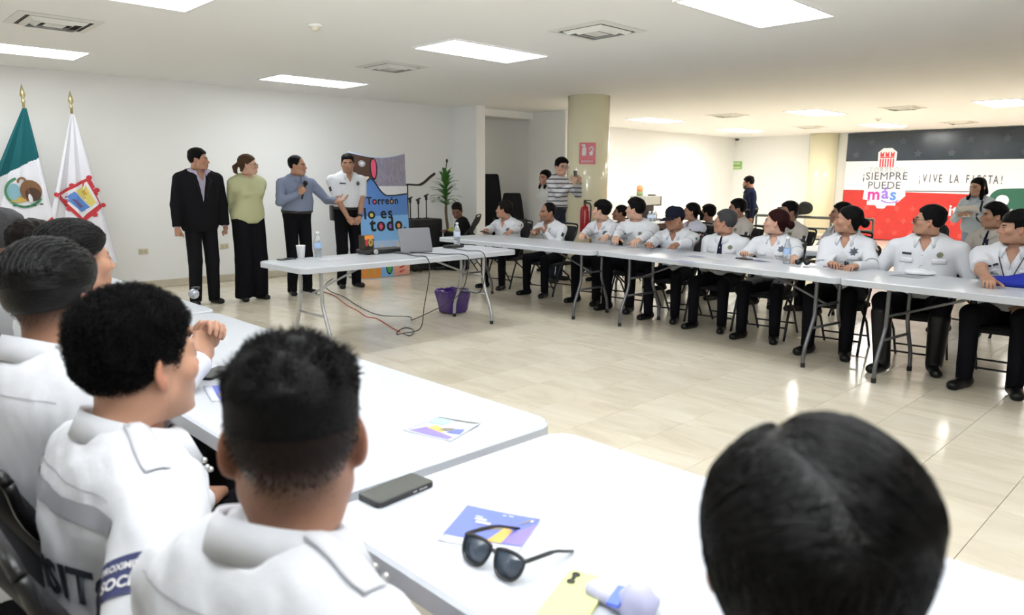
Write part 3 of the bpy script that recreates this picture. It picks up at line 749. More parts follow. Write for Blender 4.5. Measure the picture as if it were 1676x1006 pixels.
    if bands:
        for k in (0, 1):
            e, wr = tg[k]
            if forearm_bare == k: continue
            a, b, t0 = (SH[k], e, bands if isinstance(bands, float) else 0.86); ax = nrm(b-a); c = a+(b-a)*t0
            def bf(p): return np.maximum(shirt_fn(p)-0.003, np.maximum(np.abs((p-c) @ ax)-0.012, np.linalg.norm(p-c, axis=1)-0.095))
            V, F = surface(bf, c-0.11, c+0.11, 0.008, slack=1.6)
            if len(V): mesh_obj('sleeve_band', V, F, BANDM, root)
    if epaulette:
        for sx in (-1, 1):
            M = frame(TQ((sx*0.115*w, -0.015, 0.75)), R[:, 1]*-1, R[:, 0]*sx)
            o = decal(P, 'epaulette', grid_rect(0.040, 0.11, 3, 6), M, sm, 0.004)
            if o: solid(o, 0.003, 1)
    if pockets:
        decal(P, 'placket', grid_rect(0.030, 0.30*ts, 2, 12), front(0, 0.235), sm, 0.002)
        bt = MB()
        for z in (0.36, 0.29, 0.22, 0.15):
            W = project(P.bvh, [(0, 0)], front(0, z), 0.004)
            if W and (W[0]-Vector(TQ((0, 0.1, z)))).length < 0.2: bt.sphere(W[0], 0.006, 6, 4)
        if bt.V: bt.obj('shirt_button', PATCHW, root, True)
        for sx in (-1, 1):
            o = decal(P, 'pocket_flap', grid_rect(0.095, 0.038, 6, 3, 0, 0), front(sx*0.088*w, 0.318), sm, 0.003)
            if o: solid(o, 0.003, 1)
    # ---- eyewear
    if glasses:
        gm = BLACKPL; g = MB()
        for sx in (-1, 1):
            pts = [HP((sx*0.033+0.023*math.cos(a), 0.108-0.10*abs(0.023*math.cos(a)*1)*0-0.006*abs(sx*0.033+0.023*math.cos(a))/0.05, 0.000+0.017*math.sin(a))) for a in np.linspace(0, 2*PI, 14, endpoint=False)]
            g.tube(pts, 0.0017, 5, closed=True)
            g.tube([HP((sx*0.055, 0.102, 0.006)), HP((sx*0.072, 0.085, 0.008)), HP((sx*0.079, 0.01, 0.008)), HP((sx*0.079, -0.012, -0.002))], 0.0017, 5)
        g.tube([HP((-0.011, 0.110, 0.004)), HP((0, 0.113, 0.006)), HP((0.011, 0.110, 0.004))], 0.0017, 5)
        go = g.obj('sunglasses' if glasses == 'sun' else 'glasses', gm, root, True)
        if glasses == 'sun':
            for sx in (-1, 1):
                pts = [HP((sx*0.033+0.027*math.cos(a), 0.107-0.006*abs(sx*0.033+0.027*math.cos(a))/0.05, -0.003+0.022*math.sin(a))) for a in np.linspace(0, 2*PI, 14, endpoint=False)]
                l = mesh_obj('lens', pts, [tuple(range(14))], LENS, go); solid(l, 0.002)
    return P
# ------------------------------------------------------------------ the room
CEIL = 2.68
WALLM = mat('painted_wall_white', (0.85, 0.85, 0.83), 0.75, bump=0.05, bscale=300, coord='Object')
CEILM = mat('ceiling_white', (0.90, 0.90, 0.89), 0.85)
CREAM = mat('cream_gloss_paint', (0.82, 0.775, 0.55), 0.16, coat=0.4)
BASEM = mat('baseboard_marble', (0.60, 0.54, 0.42), 0.25, vary=0.12, vscale=6)
def wall(name, x0, y0, x1, y1, z0=0.0, z1=CEIL, m=None, base=None, bside=1):
    """a straight wall 0.12 m thick; its room face runs from (x0, y0) to (x1, y1), the thickness lies to the left"""
    d = Vector((x1-x0, y1-y0, 0)); L = d.length; d.normalize(); n = Vector((-d.y, d.x, 0))*0.12
    a, b = Vector((x0, y0, 0)), Vector((x1, y1, 0))
    poly = [a, b, b+n, a+n]
    mb = MB(); mb.add([(p.x, p.y, z0) for p in poly]+[(p.x, p.y, z1) for p in poly], [(3, 2, 1, 0), (4, 5, 6, 7), (0, 1, 5, 4), (1, 2, 6, 5), (2, 3, 7, 6), (3, 0, 4, 7)])
    o = struct(mb.obj(name, m or WALLM))
    if base:
        mb = MB(); q = d.cross(Vector((0, 0, 1)))*0.014; P = [a, b, b+q, a+q]
        mb.add([(p.x, p.y, 0.002) for p in P]+[(p.x, p.y, 0.10) for p in P], [(0, 1, 2, 3), (7, 6, 5, 4), (0, 4, 5, 1), (1, 5, 6, 2), (2, 6, 7, 3), (3, 7, 4, 0)])
        bevel(struct(mb.obj(base, BASEM)), 0.004)
    return o
XB, XL, YF = -10.15, -10.95, 19.6
wall('wall_back', XB, -4.0, XB, 8.40, base='baseboard_back')
mb = MB(); mb.box((-9.895, 8.50, CEIL/2), (0.75, 0.20, CEIL)); struct(mb.obj('wall_return', WALLM))
wall('wall_corridor', XB-0.12, 8.62, -13.2, 8.62)
wall('wall_alcove', -13.2, 8.4, -13.2, 11.0)
wall('wall_passage', -13.2, 10.25, -9.92, 10.25)
mb = MB(); mb.box((-9.46, 10.20, CEIL/2), (0.92, 0.24, CEIL)); struct(mb.obj('wall_middle', WALLM))
mb = MB(); mb.box((-9.95+0.0, 9.35, 2.62), (0.25, 1.52, 0.12)); struct(mb.obj('trim_1', WALLM))
wall('wall_left', XL, 10.3, XL, YF, base='baseboard_left')
wall('wall_far', XL-0.1, YF, 5.0, YF, base='baseboard_far')
wall('wall_right', 5.0, YF+0.1, 5.0, -4.0)
wall('wall_front', 5.1, -4.0, XB-0.1, -4.0)
mb = MB(); mb.box((-4.1, 7.8, CEIL+0.05), (18.4, 23.9, 0.10)); struct(mb.obj('ceiling', CEILM))
# columns
def column(name, x, y, r):
    mb = MB(); mb.lathe([(r, 0.0), (r, CEIL)], (x, y, 0), 48); o = mb.obj(name, CREAM, smooth=False)
    for p in o.data.polygons: p.use_smooth = abs(p.normal.z) < 0.5
    o['kind'] = 'structure'
    mb = MB(); mb.lathe([(r+0.015, 0.001), (r+0.015, 0.10), (r, 0.11)], (x, y, 0), 48); b = mb.obj('base_ring', BASEM, o, True); return o
column('column_1', -7.32, 8.72, 0.315)
column('column_2', -8.30, 19.45, 0.36)

# floor: separate polished marble tiles on a grey bed
bed = MB(); bed.box((-4.1, 7.8, -0.06), (18.4, 23.9, 0.10)); floor = struct(bed.obj('floor', mat('tile_joint', (0.58, 0.54, 0.46), 0.8)))
def marble():
    m = bpy.data.materials.new('polished_marble'); m.use_nodes = True; nt = m.node_tree; b = nt.nodes['Principled BSDF']; N = nt.nodes.new; L = nt.links.new
    tc = N('ShaderNodeTexCoord'); oi = N('ShaderNodeObjectInfo'); ge = N('ShaderNodeNewGeometry')
    add = N('ShaderNodeVectorMath'); add.operation = 'MULTIPLY_ADD'; add.inputs[1].default_value = (1, 1, 1)
    sc = N('ShaderNodeVectorMath'); sc.operation = 'SCALE'; sc.inputs[0].default_value = (13, 7, 3); L(oi.outputs['Random'], sc.inputs['Scale'])
    L(ge.outputs['Position'], add.inputs[0]); L(sc.outputs[0], add.inputs[2])
    mp = N('ShaderNodeMapping'); mp.inputs['Scale'].default_value = (1.0, 3.2, 1.0); mp.inputs['Rotation'].default_value = (0, 0, 0.5); L(add.outputs[0], mp.inputs[0])
    n1 = N('ShaderNodeTexNoise'); n1.inputs['Scale'].default_value = 1.6; n1.inputs['Detail'].default_value = 7; n1.inputs['Roughness'].default_value = 0.62; n1.inputs['Distortion'].default_value = 0.8; L(mp.outputs[0], n1.inputs['Vector'])
    r = N('ShaderNodeValToRGB'); e = r.color_ramp.elements
    e[0].position = 0.26; e[0].color = (0.66, 0.585, 0.45, 1); e[1].position = 0.72; e[1].color = (0.83, 0.775, 0.65, 1)
    k = e.new(0.50); k.color = (0.77, 0.70, 0.56, 1); L(n1.outputs[0], r.inputs[0])
    hs = N('ShaderNodeHueSaturation'); mr = N('ShaderNodeMapRange'); mr.inputs[3].default_value = 0.95; mr.inputs[4].default_value = 1.03; L(oi.outputs['Random'], mr.inputs[0]); L(mr.outputs[0], hs.inputs['Value']); L(r.outputs[0], hs.inputs['Color'])
    L(hs.outputs[0], b.inputs['Base Color']); b.inputs['Roughness'].default_value = 0.13; b.inputs['Specular IOR Level'].default_value = 0.5
    n2 = N('ShaderNodeTexNoise'); n2.inputs['Scale'].default_value = 2.0; L(ge.outputs['Position'], n2.inputs['Vector'])
    m2 = N('ShaderNodeMapRange'); m2.inputs[3].default_value = 0.10; m2.inputs[4].default_value = 0.24; L(n2.outputs[0], m2.inputs[0]); L(m2.outputs[0], b.inputs['Roughness'])
    return m
MARBLE = marble()
TS = 0.40
def proj(p):
    d = np.array(p, float)-np.array([0, 0, CAM_H]); z = d @ CF
    return (838+FPX*(d @ CR)/z, 503-FPX*(d @ CU)/z, z) if z > 0.1 else (0, 0, -1)
tb = MB(); g = 0.0012
tb.add([(-TS/2+g, -TS/2+g, -0.010), (TS/2-g, -TS/2+g, -0.010), (TS/2-g, TS/2-g, -0.010), (-TS/2+g, TS/2-g, -0.010), (-TS/2+g, -TS/2+g, -0.0012), (TS/2-g, -TS/2+g, -0.0012), (TS/2-g, TS/2-g, -0.0012), (-TS/2+g, TS/2-g, -0.0012),
        (-TS/2+2*g, -TS/2+2*g, 0), (TS/2-2*g, -TS/2+2*g, 0), (TS/2-2*g, TS/2-2*g, 0), (-TS/2+2*g, TS/2-2*g, 0)],
       [(0, 1, 5, 4), (1, 2, 6, 5), (2, 3, 7, 6), (3, 0, 4, 7), (4, 5, 9, 8), (5, 6, 10, 9), (6, 7, 11, 10), (7, 4, 8, 11), (8, 9, 10, 11)])
cells = []
for i in range(-33, 13):
    for j in range(-10, 49):
        x, y = (i+0.5)*TS+0.13, (j+0.5)*TS+0.05
        if x < XB and y < 8.4: continue
        u, v, z = proj((x, y, 0)); a = 0
        if z > 0.3 and -60 < u < 1740 and 380 < v < 1060: a = 1/z**3
        if 0.6 < y < 1.5 and x > -6.2: a *= 0.05               # under the near tables
        if y > 5.6 and x > -7: a *= 0.3
        cells.append((a, x, y))
cells.sort(key=lambda c: -c[0])
t0 = tb.obj('tile', MARBLE, floor); t0.location = (cells[0][1], cells[0][2], 0)
for a, x, y in cells[1:298]:
    o = t0.copy(); COL.objects.link(o); o.parent = floor; o.location = (x, y, 0)
rest = MB()
for a, x, y in cells[298:]:
    h_ = TS/2-g; rest.add([(x-h_, y-h_, 0), (x+h_, y-h_, 0), (x+h_, y+h_, 0), (x-h_, y+h_, 0)], [(0, 1, 2, 3)])
ro = rest.obj('tiles', MARBLE, floor); ro['kind'] = 'stuff'

# ceiling lights, vents, detectors
def lamp_mat(name, c, e):
    m = bpy.data.materials.new(name); m.use_nodes = True; b = m.node_tree.nodes['Principled BSDF']
    b.inputs['Base Color'].default_value = (0.9, 0.9, 0.9, 1); b.inputs['Emission Color'].default_value = tuple(c)+(1,); b.inputs['Emission Strength'].default_value = e; return m
COOL = lamp_mat('panel_cool_light', (0.93, 0.97, 1.0), LAMP_NEAR); WARM = lamp_mat('panel_warm_light', (1.0, 0.985, 0.94), LAMP_FAR)
FRAMEM = mat('white_metal_frame', (0.82, 0.82, 0.80), 0.5); VENTM = mat('vent_metal', (0.74, 0.74, 0.70), 0.5); DARKV = mat('vent_dark', (0.06, 0.055, 0.045), 0.9)
def ceiling_light(x, y, label, m, lx=0.60, ly=1.22):
    t = thing('ceiling_light', label, 'ceiling light', (x, y, CEIL), 0, 'recessed ceiling light panels')
    f = MB(); w = 0.022
    for cx, cy, sx, sy in ((0, ly/2+w/2, lx+2*w, w), (0, -ly/2-w/2, lx+2*w, w), (lx/2+w/2, 0, w, ly), (-lx/2-w/2, 0, w, ly)): f.box((cx, cy, -0.006), (sx, sy, 0.012))
    f.obj('frame', FRAMEM, t)
    d = MB(); d.box((0, 0, -0.004), (lx, ly, 0.006)); d.obj('diffuser', m, t)
LIGHTS = [(-8.80, 1.68, COOL, 'light panel above the two flags, the one nearest the back wall at the left'), (-5.60, 1.66, COOL, 'light panel cut by the top edge of the picture at the left'),
          (-8.80, 4.98, COOL, 'light panel above the speakers, near the back wall'), (-5.60, 5.03, COOL, 'light panel over the presentation table, between two square vents'),
          (-2.79, 5.22, COOL, 'largest light panel, above the middle of the room and cut by the top edge'),
          (-9.05, 12.95, WARM, 'far light panel just right of the cream column'), (-5.95, 13.50, WARM, 'far light panel above the man in the navy jacket'),
          (-3.10, 13.90, WARM, 'far light panel above the festive wall banner at the right edge'), (-9.25, 16.80, WARM, 'smallest far light panel, before the corner of the white walls'),
          (-6.15, 17.45, WARM, 'far light panel in front of the top left corner of the wall banner'),
          (-2.75, 1.66, COOL, 'light panel over the near tables, out of the picture'), (0.4, 1.66, COOL, 'light panel over the camera position, out of the picture'), (0.4, 5.1, COOL, 'light panel over the right end of the tables, out of the picture'),
          (0.4, 13.9, WARM, 'far light panel out of the picture at the right'), (-3.0, 17.4, WARM, 'far light panel close to the wall banner, out of the picture'), (-2.75, -1.7, COOL, 'light panel behind the camera'), (-6.0, -1.7, COOL, 'light panel behind the camera beside the back wall'), (3.2, 3.4, COOL, 'light panel near the right wall, out of the picture')]
ALC_FILL = lamp_mat('added_alcove_fill', (1.0, 0.93, 0.76), 1.8)  # weak warm glow of an unseen panel, added to brighten the alcove
for x, y, m, lab in LIGHTS: ceiling_light(x, y, lab, m)
ceiling_light(-12.2, 9.4, 'added fill light inside the alcove, unseen behind the wall', ALC_FILL)
def vent(x, y, label, s=0.60):
    t = thing('ceiling_vent', label, 'vent', (x, y, CEIL), 0, 'square ceiling air diffusers')
    b = MB(); b.box((0, 0, -0.003), (s*0.84, s*0.84, 0.004)); b.obj('backing', DARKV, t)
    f = MB()
    def ring(a, bb, z0, z1):
        V = []
        for r, z in ((a, z0), (bb, z1)): V += [(-r, -r, z), (r, -r, z), (r, r, z), (-r, r, z)]
        f.add(V, [(k, (k+1) % 4, 4+(k+1) % 4, 4+k) for k in range(4)])
    ring(s/2, s*0.40, -0.004, -0.012); o = f.obj('frame', VENTM, t); solid(o, 0.003)
    for k, (a, bb) in enumerate(((0.345, 0.29), (0.24, 0.185))):
        f = MB(); ring(s*a, s*bb, -0.010, -0.034); o = f.obj('louvre_ring', VENTM, t); solid(o, 0.003)
    c = MB(); c.box((0, 0, -0.030), (s*0.24, s*0.24, 0.006)); c.obj('centre_plate', VENTM, t)
for x, y, l in ((-4.15, 5.03, 'largest square air vent, between the two nearest light panels'), (-7.07, 4.98, 'square air vent between the light panels over the speakers and the table'), (-7.10, 1.67, 'square air vent at the top left above the flags'),
                (-7.39, 12.88, 'far square air vent above the coffee stand'), (-4.53, 13.62, 'far square air vent between two far panels above the wall banner'), (-4.72, 17.6, 'far square air vent close to the wall banner'), (-7.52, 16.76, 'far square air vent in front of the second cream column')): vent(x, y, l)
def detector(x, y, label):
    t = thing('smoke_detector', label, 'smoke detector', (x, y, CEIL))
    a = MB(); a.lathe([(0.001, -0.001), (0.062, -0.001), (0.062, -0.016), (0.050, -0.022), (0.001, -0.022)], n=24); a.obj('base', FRAMEM, t, True)
    a = MB(); a.lathe([(0.001, -0.021), (0.036, -0.021), (0.030, -0.044), (0.020, -0.050), (0.001, -0.050)], n=20); a.obj('sensor_head', mat('detector_cream', (0.70, 0.66, 0.52), 0.4), t, True)
detector(-5.65, 3.22, 'round smoke detector on the near ceiling left of the middle'); detector(-5.62, 15.6, 'small far smoke detector by the far light panels')
t = thing('security_camera', 'tiny dark dome camera in the far corner of the white walls', 'camera', (-10.80, 19.45, CEIL))
a = MB(); a.lathe([(0.001, -0.001), (0.075, -0.001), (0.075, -0.03), (0.001, -0.031)], n=18); a.obj('base', FRAMEM, t, True)
a = MB(); a.sphere((0, 0, -0.04), (0.06, 0.06, 0.06)); a.obj('dome', mat('dome_smoke', (0.03, 0.03, 0.03), 0.1), t, True)
# wall outlets
def outlet(y, z, label):
    t = thing('wall_outlet', label, 'outlet', (XB+0.001, y, z))
    p = MB(); p.box((0.004, 0, 0), (0.008, 0.118, 0.072)); bevel(p.obj('cover_plate', mat('outlet_ivory', (0.62, 0.57, 0.40), 0.4), t), 0.003)
    for s in (-1, 1):
        q = MB(); q.box((0.0085, s*0.027, 0), (0.003, 0.030, 0.036)); q.obj('socket', mat('socket_ivory', (0.50, 0.45, 0.32), 0.4), t)
outlet(3.16, 0.49, 'ivory double outlet on the back wall below the coat of arms flag'); outlet(4.23, 0.50, 'ivory double outlet on the back wall between the suited man and the woman')
# ------------------------------------------------------------------ tables and chairs
TABLE = mat('table_white_plastic', (0.51, 0.535, 0.575), 0.30, bump=0.03, bscale=500); LEGM = mat('table_leg_grey', (0.16, 0.16, 0.17), 0.35, 0.6); LEGL = mat('table_leg_light_grey', (0.45, 0.46, 0.46), 0.35, 0.5)
CHAIRM = mat('chair_black_steel', (0.010, 0.010, 0.011), 0.35, 0.3); CHAIRF = mat('chair_black_fabric', (0.010, 0.010, 0.012), 0.9, bump=0.2, bscale=300)
TH = 0.74
def folding_table(x, y, rz, label, L=2.44, W=0.76, lm=None, t_h=0.048):
    """x, y: table centre; length along local x"""
    lm = lm or LEGM
    t = thing('folding_table', label, 'table', (x, y, 0), rz, 'white plastic folding tables')
    P = rrect(L, W, 0.075, 8); Q = rrect(L-0.016, W-0.016, 0.068, 8); n = len(P); m = MB()
    I = rrect(L-0.05, W-0.05, 0.05, 8)
    V = [(a, b, TH) for a, b in Q]+[(a, b, TH-0.007) for a, b in P]+[(a, b, TH-t_h) for a, b in P]+[(a, b, TH-t_h) for a, b in I]+[(a, b, TH-t_h+0.018) for a, b in I]
    F = [tuple(range(n)), tuple(range(4*n, 5*n))[::-1]]
    for k in range(4): F += [(k*n+i, (k+1)*n+i, (k+1)*n+(i+1) % n, k*n+(i+1) % n) for i in range(n)]
    m.add(V, F); top = m.obj('tabletop', TABLE, t)
    zt = TH-t_h+0.017
    for sx in (-1, 1):
        X = sx*(L/2-0.28)
        for sy in (-1, 1):
            g = MB(); pts = spline([(X, sy*0.17, zt), (X, sy*0.17, 0.46), (X, sy*0.185, 0.36), (X, sy*0.27, 0.16), (X, sy*0.285, 0.06), (X, sy*0.285, 0.0)], 4)
            g.tube(pts, 0.0155, 8); lg_ = g.obj('leg', lm, t, True)
            g = MB(); g.lathe([(0.018, 0.0), (0.018, 0.035), (0.0165, 0.037)], (X, sy*0.285, 0), 10); g.obj('foot_cap', BLACKPL, lg_, True)
        for yy, zz, rr in ((0.21, 0.30, 0.011), (0.17, 0.47, 0.011), (0.20, zt-0.012, 0.013)):
            g = MB(); g.tube([(X, -yy, zz), (X, yy, zz)], rr, 8); g.obj('crossbar', lm, t, True)
        g = MB(); g.tube([(X-sx*0.005, 0.0, 0.47), (X-sx*0.62, 0.0, zt-0.006)], 0.010, 8); g.tube([(X-sx*0.62, -0.02, zt-0.008), (X-sx*0.62, 0.02, zt-0.008)], 0.012, 8); g.obj('brace', lm, t, True)
    return t
folding_table(-0.09, 1.075, 0.0, 'nearest white folding table, with the sunglasses and the black phone', L=2.42)
folding_table(-2.555, 1.12, 0.0, 'white folding table in front of the curly haired man, with two flyers', L=2.42)
folding_table(-5.03, 1.15, 0.0, 'white folding table at the left end of the near row, below the flags')
folding_table(-5.57, 3.95, PI/2+0.02, 'white folding table with the laptop, standing alone across the room', L=2.40, lm=LEGL)
folding_table(-5.84, 5.955, 0.012, 'white folding table behind the laptop table, left end of the officers row', L=2.40)
folding_table(-3.33, 5.895, -0.130, 'middle white folding table of the officers row', L=2.56)
folding_table(-0.83, 5.60, -0.105, 'white folding table at the right end of the officers row, with the blue cloth', L=2.50)
folding_table(-2.25, 7.62, -0.05, 'white folding table of the second row behind the woman with the black bun', L=2.4)
folding_table(-4.85, 7.75, -0.05, 'white folding table of the second row behind the man in the cap', L=2.4)
folding_table(0.3, 7.40, -0.05, 'white folding table of the second row at the right edge', L=2.4)

def _chair():
    t = bpy.data.objects.new('folding_chair', None); COL.objects.link(t)
    for sx in (-1, 1):                                              # sits facing +y, seat centre over the origin
        g = MB(); X = sx*0.215
        g.tube(spline([(X, 0.235, 0.0), (X, 0.12, 0.30), (X, -0.02, 0.52), (X, -0.20, 0.74), (X, -0.245, 0.86)], 5), 0.0115, 7); g.obj('front_leg', CHAIRM, t, True)
        g = MB(); X = sx*0.190; g.tube([(X, -0.27, 0.0), (X, -0.10, 0.24), (X, 0.13, 0.390)], 0.0105, 7); g.obj('rear_leg', CHAIRM, t, True)
    g = MB(); g.tube(spline([(-0.215, -0.245, 0.86), (-0.16, -0.252, 0.885), (0.16, -0.252, 0.885), (0.215, -0.245, 0.86)], 5), 0.0115, 7); g.obj('top_rail', CHAIRM, t, True)
    g = MB(); g.tube([(-0.205, 0.19, 0.115), (0.205, 0.19, 0.115)], 0.008, 6); g.obj('stretcher', CHAIRM, t, True); g = MB(); g.tube([(-0.19, -0.20, 0.10), (0.19, -0.20, 0.10)], 0.008, 6); g.obj('stretcher', CHAIRM, t, True)
    P = rrect(0.40, 0.39, 0.05, 5); n = len(P); g = MB()
    g.add([(a, b+0.01, 0.372) for a, b in P]+[(a, b+0.01, 0.397) for a, b in P]+[(a*0.93, b*0.93+0.01, 0.412) for a, b in P], [tuple(range(n))[::-1], tuple(range(2*n, 3*n))]+[(k*n+i, k*n+(i+1) % n, (k+1)*n+(i+1) % n, (k+1)*n+i) for k in (0, 1) for i in range(n)])
    g.obj('seat', CHAIRF, t)
    g = MB(); nx, nz = 8, 4
    for k in (0, 1):
        pass
    V = []; F = []
    for j in range(nz+1):
        for i in range(nx+1):
            a = -0.20+0.40*i/nx; z = 0.60+0.25*j/nz; V.append((a, -0.105-0.135*(z-0.60)/0.25-0.035*math.cos(a/0.20*PI/2), z))
    for j in range(nz):
        for i in range(nx): q = j*(nx+1)+i; F.append((q, q+1, q+nx+2, q+nx+1))
    g.add(V, F); o = g.obj('backrest', CHAIRF, t, True); solid(o, 0.022, 0.0)
    return t
_ch0 = _chair(); _used = []
def chair(x, y, rz, label):
    if not _used: r = _ch0
    else:
        r = _ch0.copy(); COL.objects.link(r)
        for c in list(_ch0.children):
            d = c.copy(); COL.objects.link(d); d.parent = r
    _used.append(1)
    r.location = (x, y, 0); r.rotation_euler = (0, 0, rz); r['label'] = label; r['category'] = 'chair'; r['group'] = 'black folding chairs'; return r
def seat(P, who):
    """the chair under a seated person"""
    h = P.heading; x, y = P.hip[0]-math.sin(h)*0.07, P.hip[1]+math.cos(h)*0.07
    return chair(x, y, h, 'black folding chair under '+who)
# ------------------------------------------------------------------ the people
SPK = np.array([-8.35, 4.3, 1.55])
LIL = cloth('lilac_shirt', (0.42, 0.38, 0.50)); SUIT = cloth('black_suit', (0.009, 0.009, 0.011), 0.85, 0.15, 14); GREENB = cloth('sage_blouse', (0.46, 0.47, 0.28), 0.7, 0.4, 12)
BLUES = cloth('grey_blue_shirt', (0.19, 0.225, 0.32), 0.8, 0.3, 12); BEIGE = cloth('beige_shirt', (0.50, 0.46, 0.42)); GREYT = cloth('grey_shirt', (0.45, 0.46, 0.48)); LILW = cloth('pale_lilac_shirt', (0.60, 0.61, 0.72))
DENIM = cloth('light_denim', (0.30, 0.40, 0.56), 0.85, 0.3, 40); PALEB = cloth('pale_blue_blouse', (0.50, 0.58, 0.66)); NAVYJ = cloth('navy_jacket', (0.010, 0.013, 0.035)); BLACKT = cloth('black_top', (0.010, 0.010, 0.012))
def stripes():
    m = bpy.data.materials.new('striped_knit'); m.use_nodes = True; nt = m.node_tree; b = nt.nodes['Principled BSDF']
    tc = nt.nodes.new('ShaderNodeTexCoord'); w = nt.nodes.new('ShaderNodeTexWave'); w.bands_direction = 'Z'; w.inputs['Scale'].default_value = 5.2; w.inputs['Distortion'].default_value = 0.6; w.inputs['Detail'].default_value = 1
    r = nt.nodes.new('ShaderNodeValToRGB'); e = r.color_ramp.elements; e[0].position = 0.16; e[0].color = (0.10, 0.10, 0.12, 1); e[1].position = 0.26; e[1].color = (0.62, 0.62, 0.64, 1)
    nt.links.new(tc.outputs['Object'], w.inputs[0]); nt.links.new(w.outputs[1], r.inputs[0]); nt.links.new(r.outputs[0], b.inputs['Base Color']); b.inputs['Roughness'].default_value = 0.9; return m
STRIPE = stripes()
def back_edge(x): return 6.335 if x < -4.6 else 6.44-0.130*(x+4.55) if x < -2.02 else 6.11-0.105*(x+2.03)
def W(x, y, z=0.768):
    p = at(x, y, z=z); p[1] = min(p[1], back_edge(p[0])-0.11); return {'w': p}
def under(P, who): seat(P, who)

# --- near row, seen from behind
NEARW = cloth('white_shirt_near', (0.64, 0.655, 0.69), 0.85, 0.9, 6)
NEAR = dict(lod=2, shirt=NEARW, epaulette=True, wrinkle=0.0050)
F1 = person('person', 'nearest seated person with glossy black side-parted hair, seen from behind', at(1328, 930, dep=0.60), 0.25, look=(-2.55, 6.4, 1.2), hair='part', hseed=2, tone=2, hl=(-0.15, 0.30, 0.62), hr=(0.15, 0.30, 0.62), hairrough=0.30, jaw=0.95, hs=0.92, neck='tie', tie=NAVY, **NEAR)
F2 = person('person', 'seated officer with faded sides and spiky black top, seen from behind beside the phone', at(482, 716, dep=0.93), 0.28, look=(-8.4, 4.6, 1.15), hair='fade', hseed=5, fade=0.97, tone=2, hl=(-0.15, 0.30, 0.62), hr=(0.15, 0.30, 0.62), hairrough=0.45, neck='tie', tie=NAVY, wid=0.93, hs=1.02, **NEAR)
F3 = person('person', 'seated officer with thick curly black hair and a grey band across the back', at(230, 592, dep=1.32), 0.02, look=(-2.6, 4.6, 1.05), hair='curly', hseed=3, tone=1, fat=0.008, hl=(-0.15, 0.30, 0.62), hr={'l': (0.30, 0.12, 0.60), 'pole': (0.7, -1, 0.0)}, hairrough=0.5, neck='tie', tie=NAVY, wid=1.10, belly=0.03, stubble=0.15, **NEAR)
F4 = person('person', 'seated officer with wet combed-back dark hair, left of the curly haired officer', at(92, 490, dep=1.62), 0.35, look=(-5.5, 5.2, 1.25), hair='comb', hseed=6, fade=0.95, tone=2, hl=(-0.15, 0.30, 0.62), hr=(0.15, 0.30, 0.62), hairrough=0.24, **NEAR)
F5 = person('person', 'seated man with cropped dark hair in profile, raising his clasped hands', at(127, 428, dep=2.35), 0.2, look=(-3.6, 4.5, 1.2), hair='comb', hseed=8, fade=0.85, tone=1, hl={'w': at(334, 566, z=0.86), 'pole': (-0.5, -0.2, -1)}, hr={'w': at(333, 585, z=0.84), 'pole': (0.6, -0.2, -1)},             handl={'pose': 'clasp', 'dir': (0.35, 0.2, 0.75), 'up': (-0.9, 0.3, 0.3)}, handr={'pose': 'clasp', 'dir': (-0.35, 0.3, 0.75), 'up': (0.9, 0.3, 0.3)}, lod=2, hairrough=0.35)
F6 = person('person', 'seated dark-haired person mostly hidden between two other near heads', at(60, 414, dep=2.80), 0.3, look=(-8, 5, 1.3), hair='curly', hseed=4, tone=4, hl=(-0.15, 0.30, 0.62), hr=(0.15, 0.30, 0.62), hairc='soft', shirt=GREYT)
F7 = person('person', 'seated man with greying short hair at the left edge of the picture', at(11, 388, dep=3.35), 0.2, look=(-8, 4.5, 1.3), hair='short', hseed=9, tone=4, hairc='grey', hl=(-0.15, 0.30, 0.62), hr=(0.15, 0.30, 0.62))
for P, w_ in ((F1, 'the nearest person with the side parting'), (F2, 'the officer with the faded haircut'), (F3, 'the curly haired officer'), (F4, 'the officer with wet combed hair'), (F5, 'the cropped man in profile'), (F6, 'the hidden dark-haired person'), (F7, 'the greying man at the left edge')): under(P, w_)
# back band, lettering and sleeve patch of the curly-haired officer
def on_back(P, s, size, x, z, name='back_lettering', m=PATCHB, bold=0.03):
    V, F = text_mesh(s, size, bold=bold); P_ = decal(P, name, ([(v[0], v[1]) for v in V], F), P.back(x, z), m, 0.0025); return P_
decal(F3, 'back_band', grid_rect(0.42, 0.034, 30, 3), F3.back(0.0, 0.385), BANDM, 0.003)
on_back(F3, 'TRÁNSITO', 0.085, 0.0, 0.255); on_back(F3, 'VIALIDAD', 0.075, 0.0, 0.165)
M3 = F3.armf(1, 0.42, tilt=-1.0); decal(F3, 'sleeve_patch', grid_rect(0.105, 0.060, 8, 6), M3, mat('patch_navy', (0.018, 0.024, 0.085), 0.7), 0.003)
for s_, sz, dy in (('PROXIMIDAD', 0.0145, 0.013), ('SOCIAL', 0.024, -0.011)):
    V, F = text_mesh(s_, sz, bold=0.03); decal(F3, 'patch_lettering', ([(v[0], v[1]+dy) for v in V], F), M3, PATCHW, 0.0045)
decal(F3, 'red_patch', grid_rect(0.030, 0.018, 3, 2), F3.armf(1, 0.70, tilt=-1.0), PATCHR, 0.003)
for P in (F2, F3, F4):                                              # yoke seam across the back
    V, F = grid_rect(0.34, 0.0035, 30, 1); V = [(x, y+0.010*math.cos(x*9)) for x, y in V]
    decal(P, 'yoke_seam', (V, F), P.back(0.0, 0.415), mat('seam_grey', (0.42, 0.43, 0.46), 0.9), 0.0012)
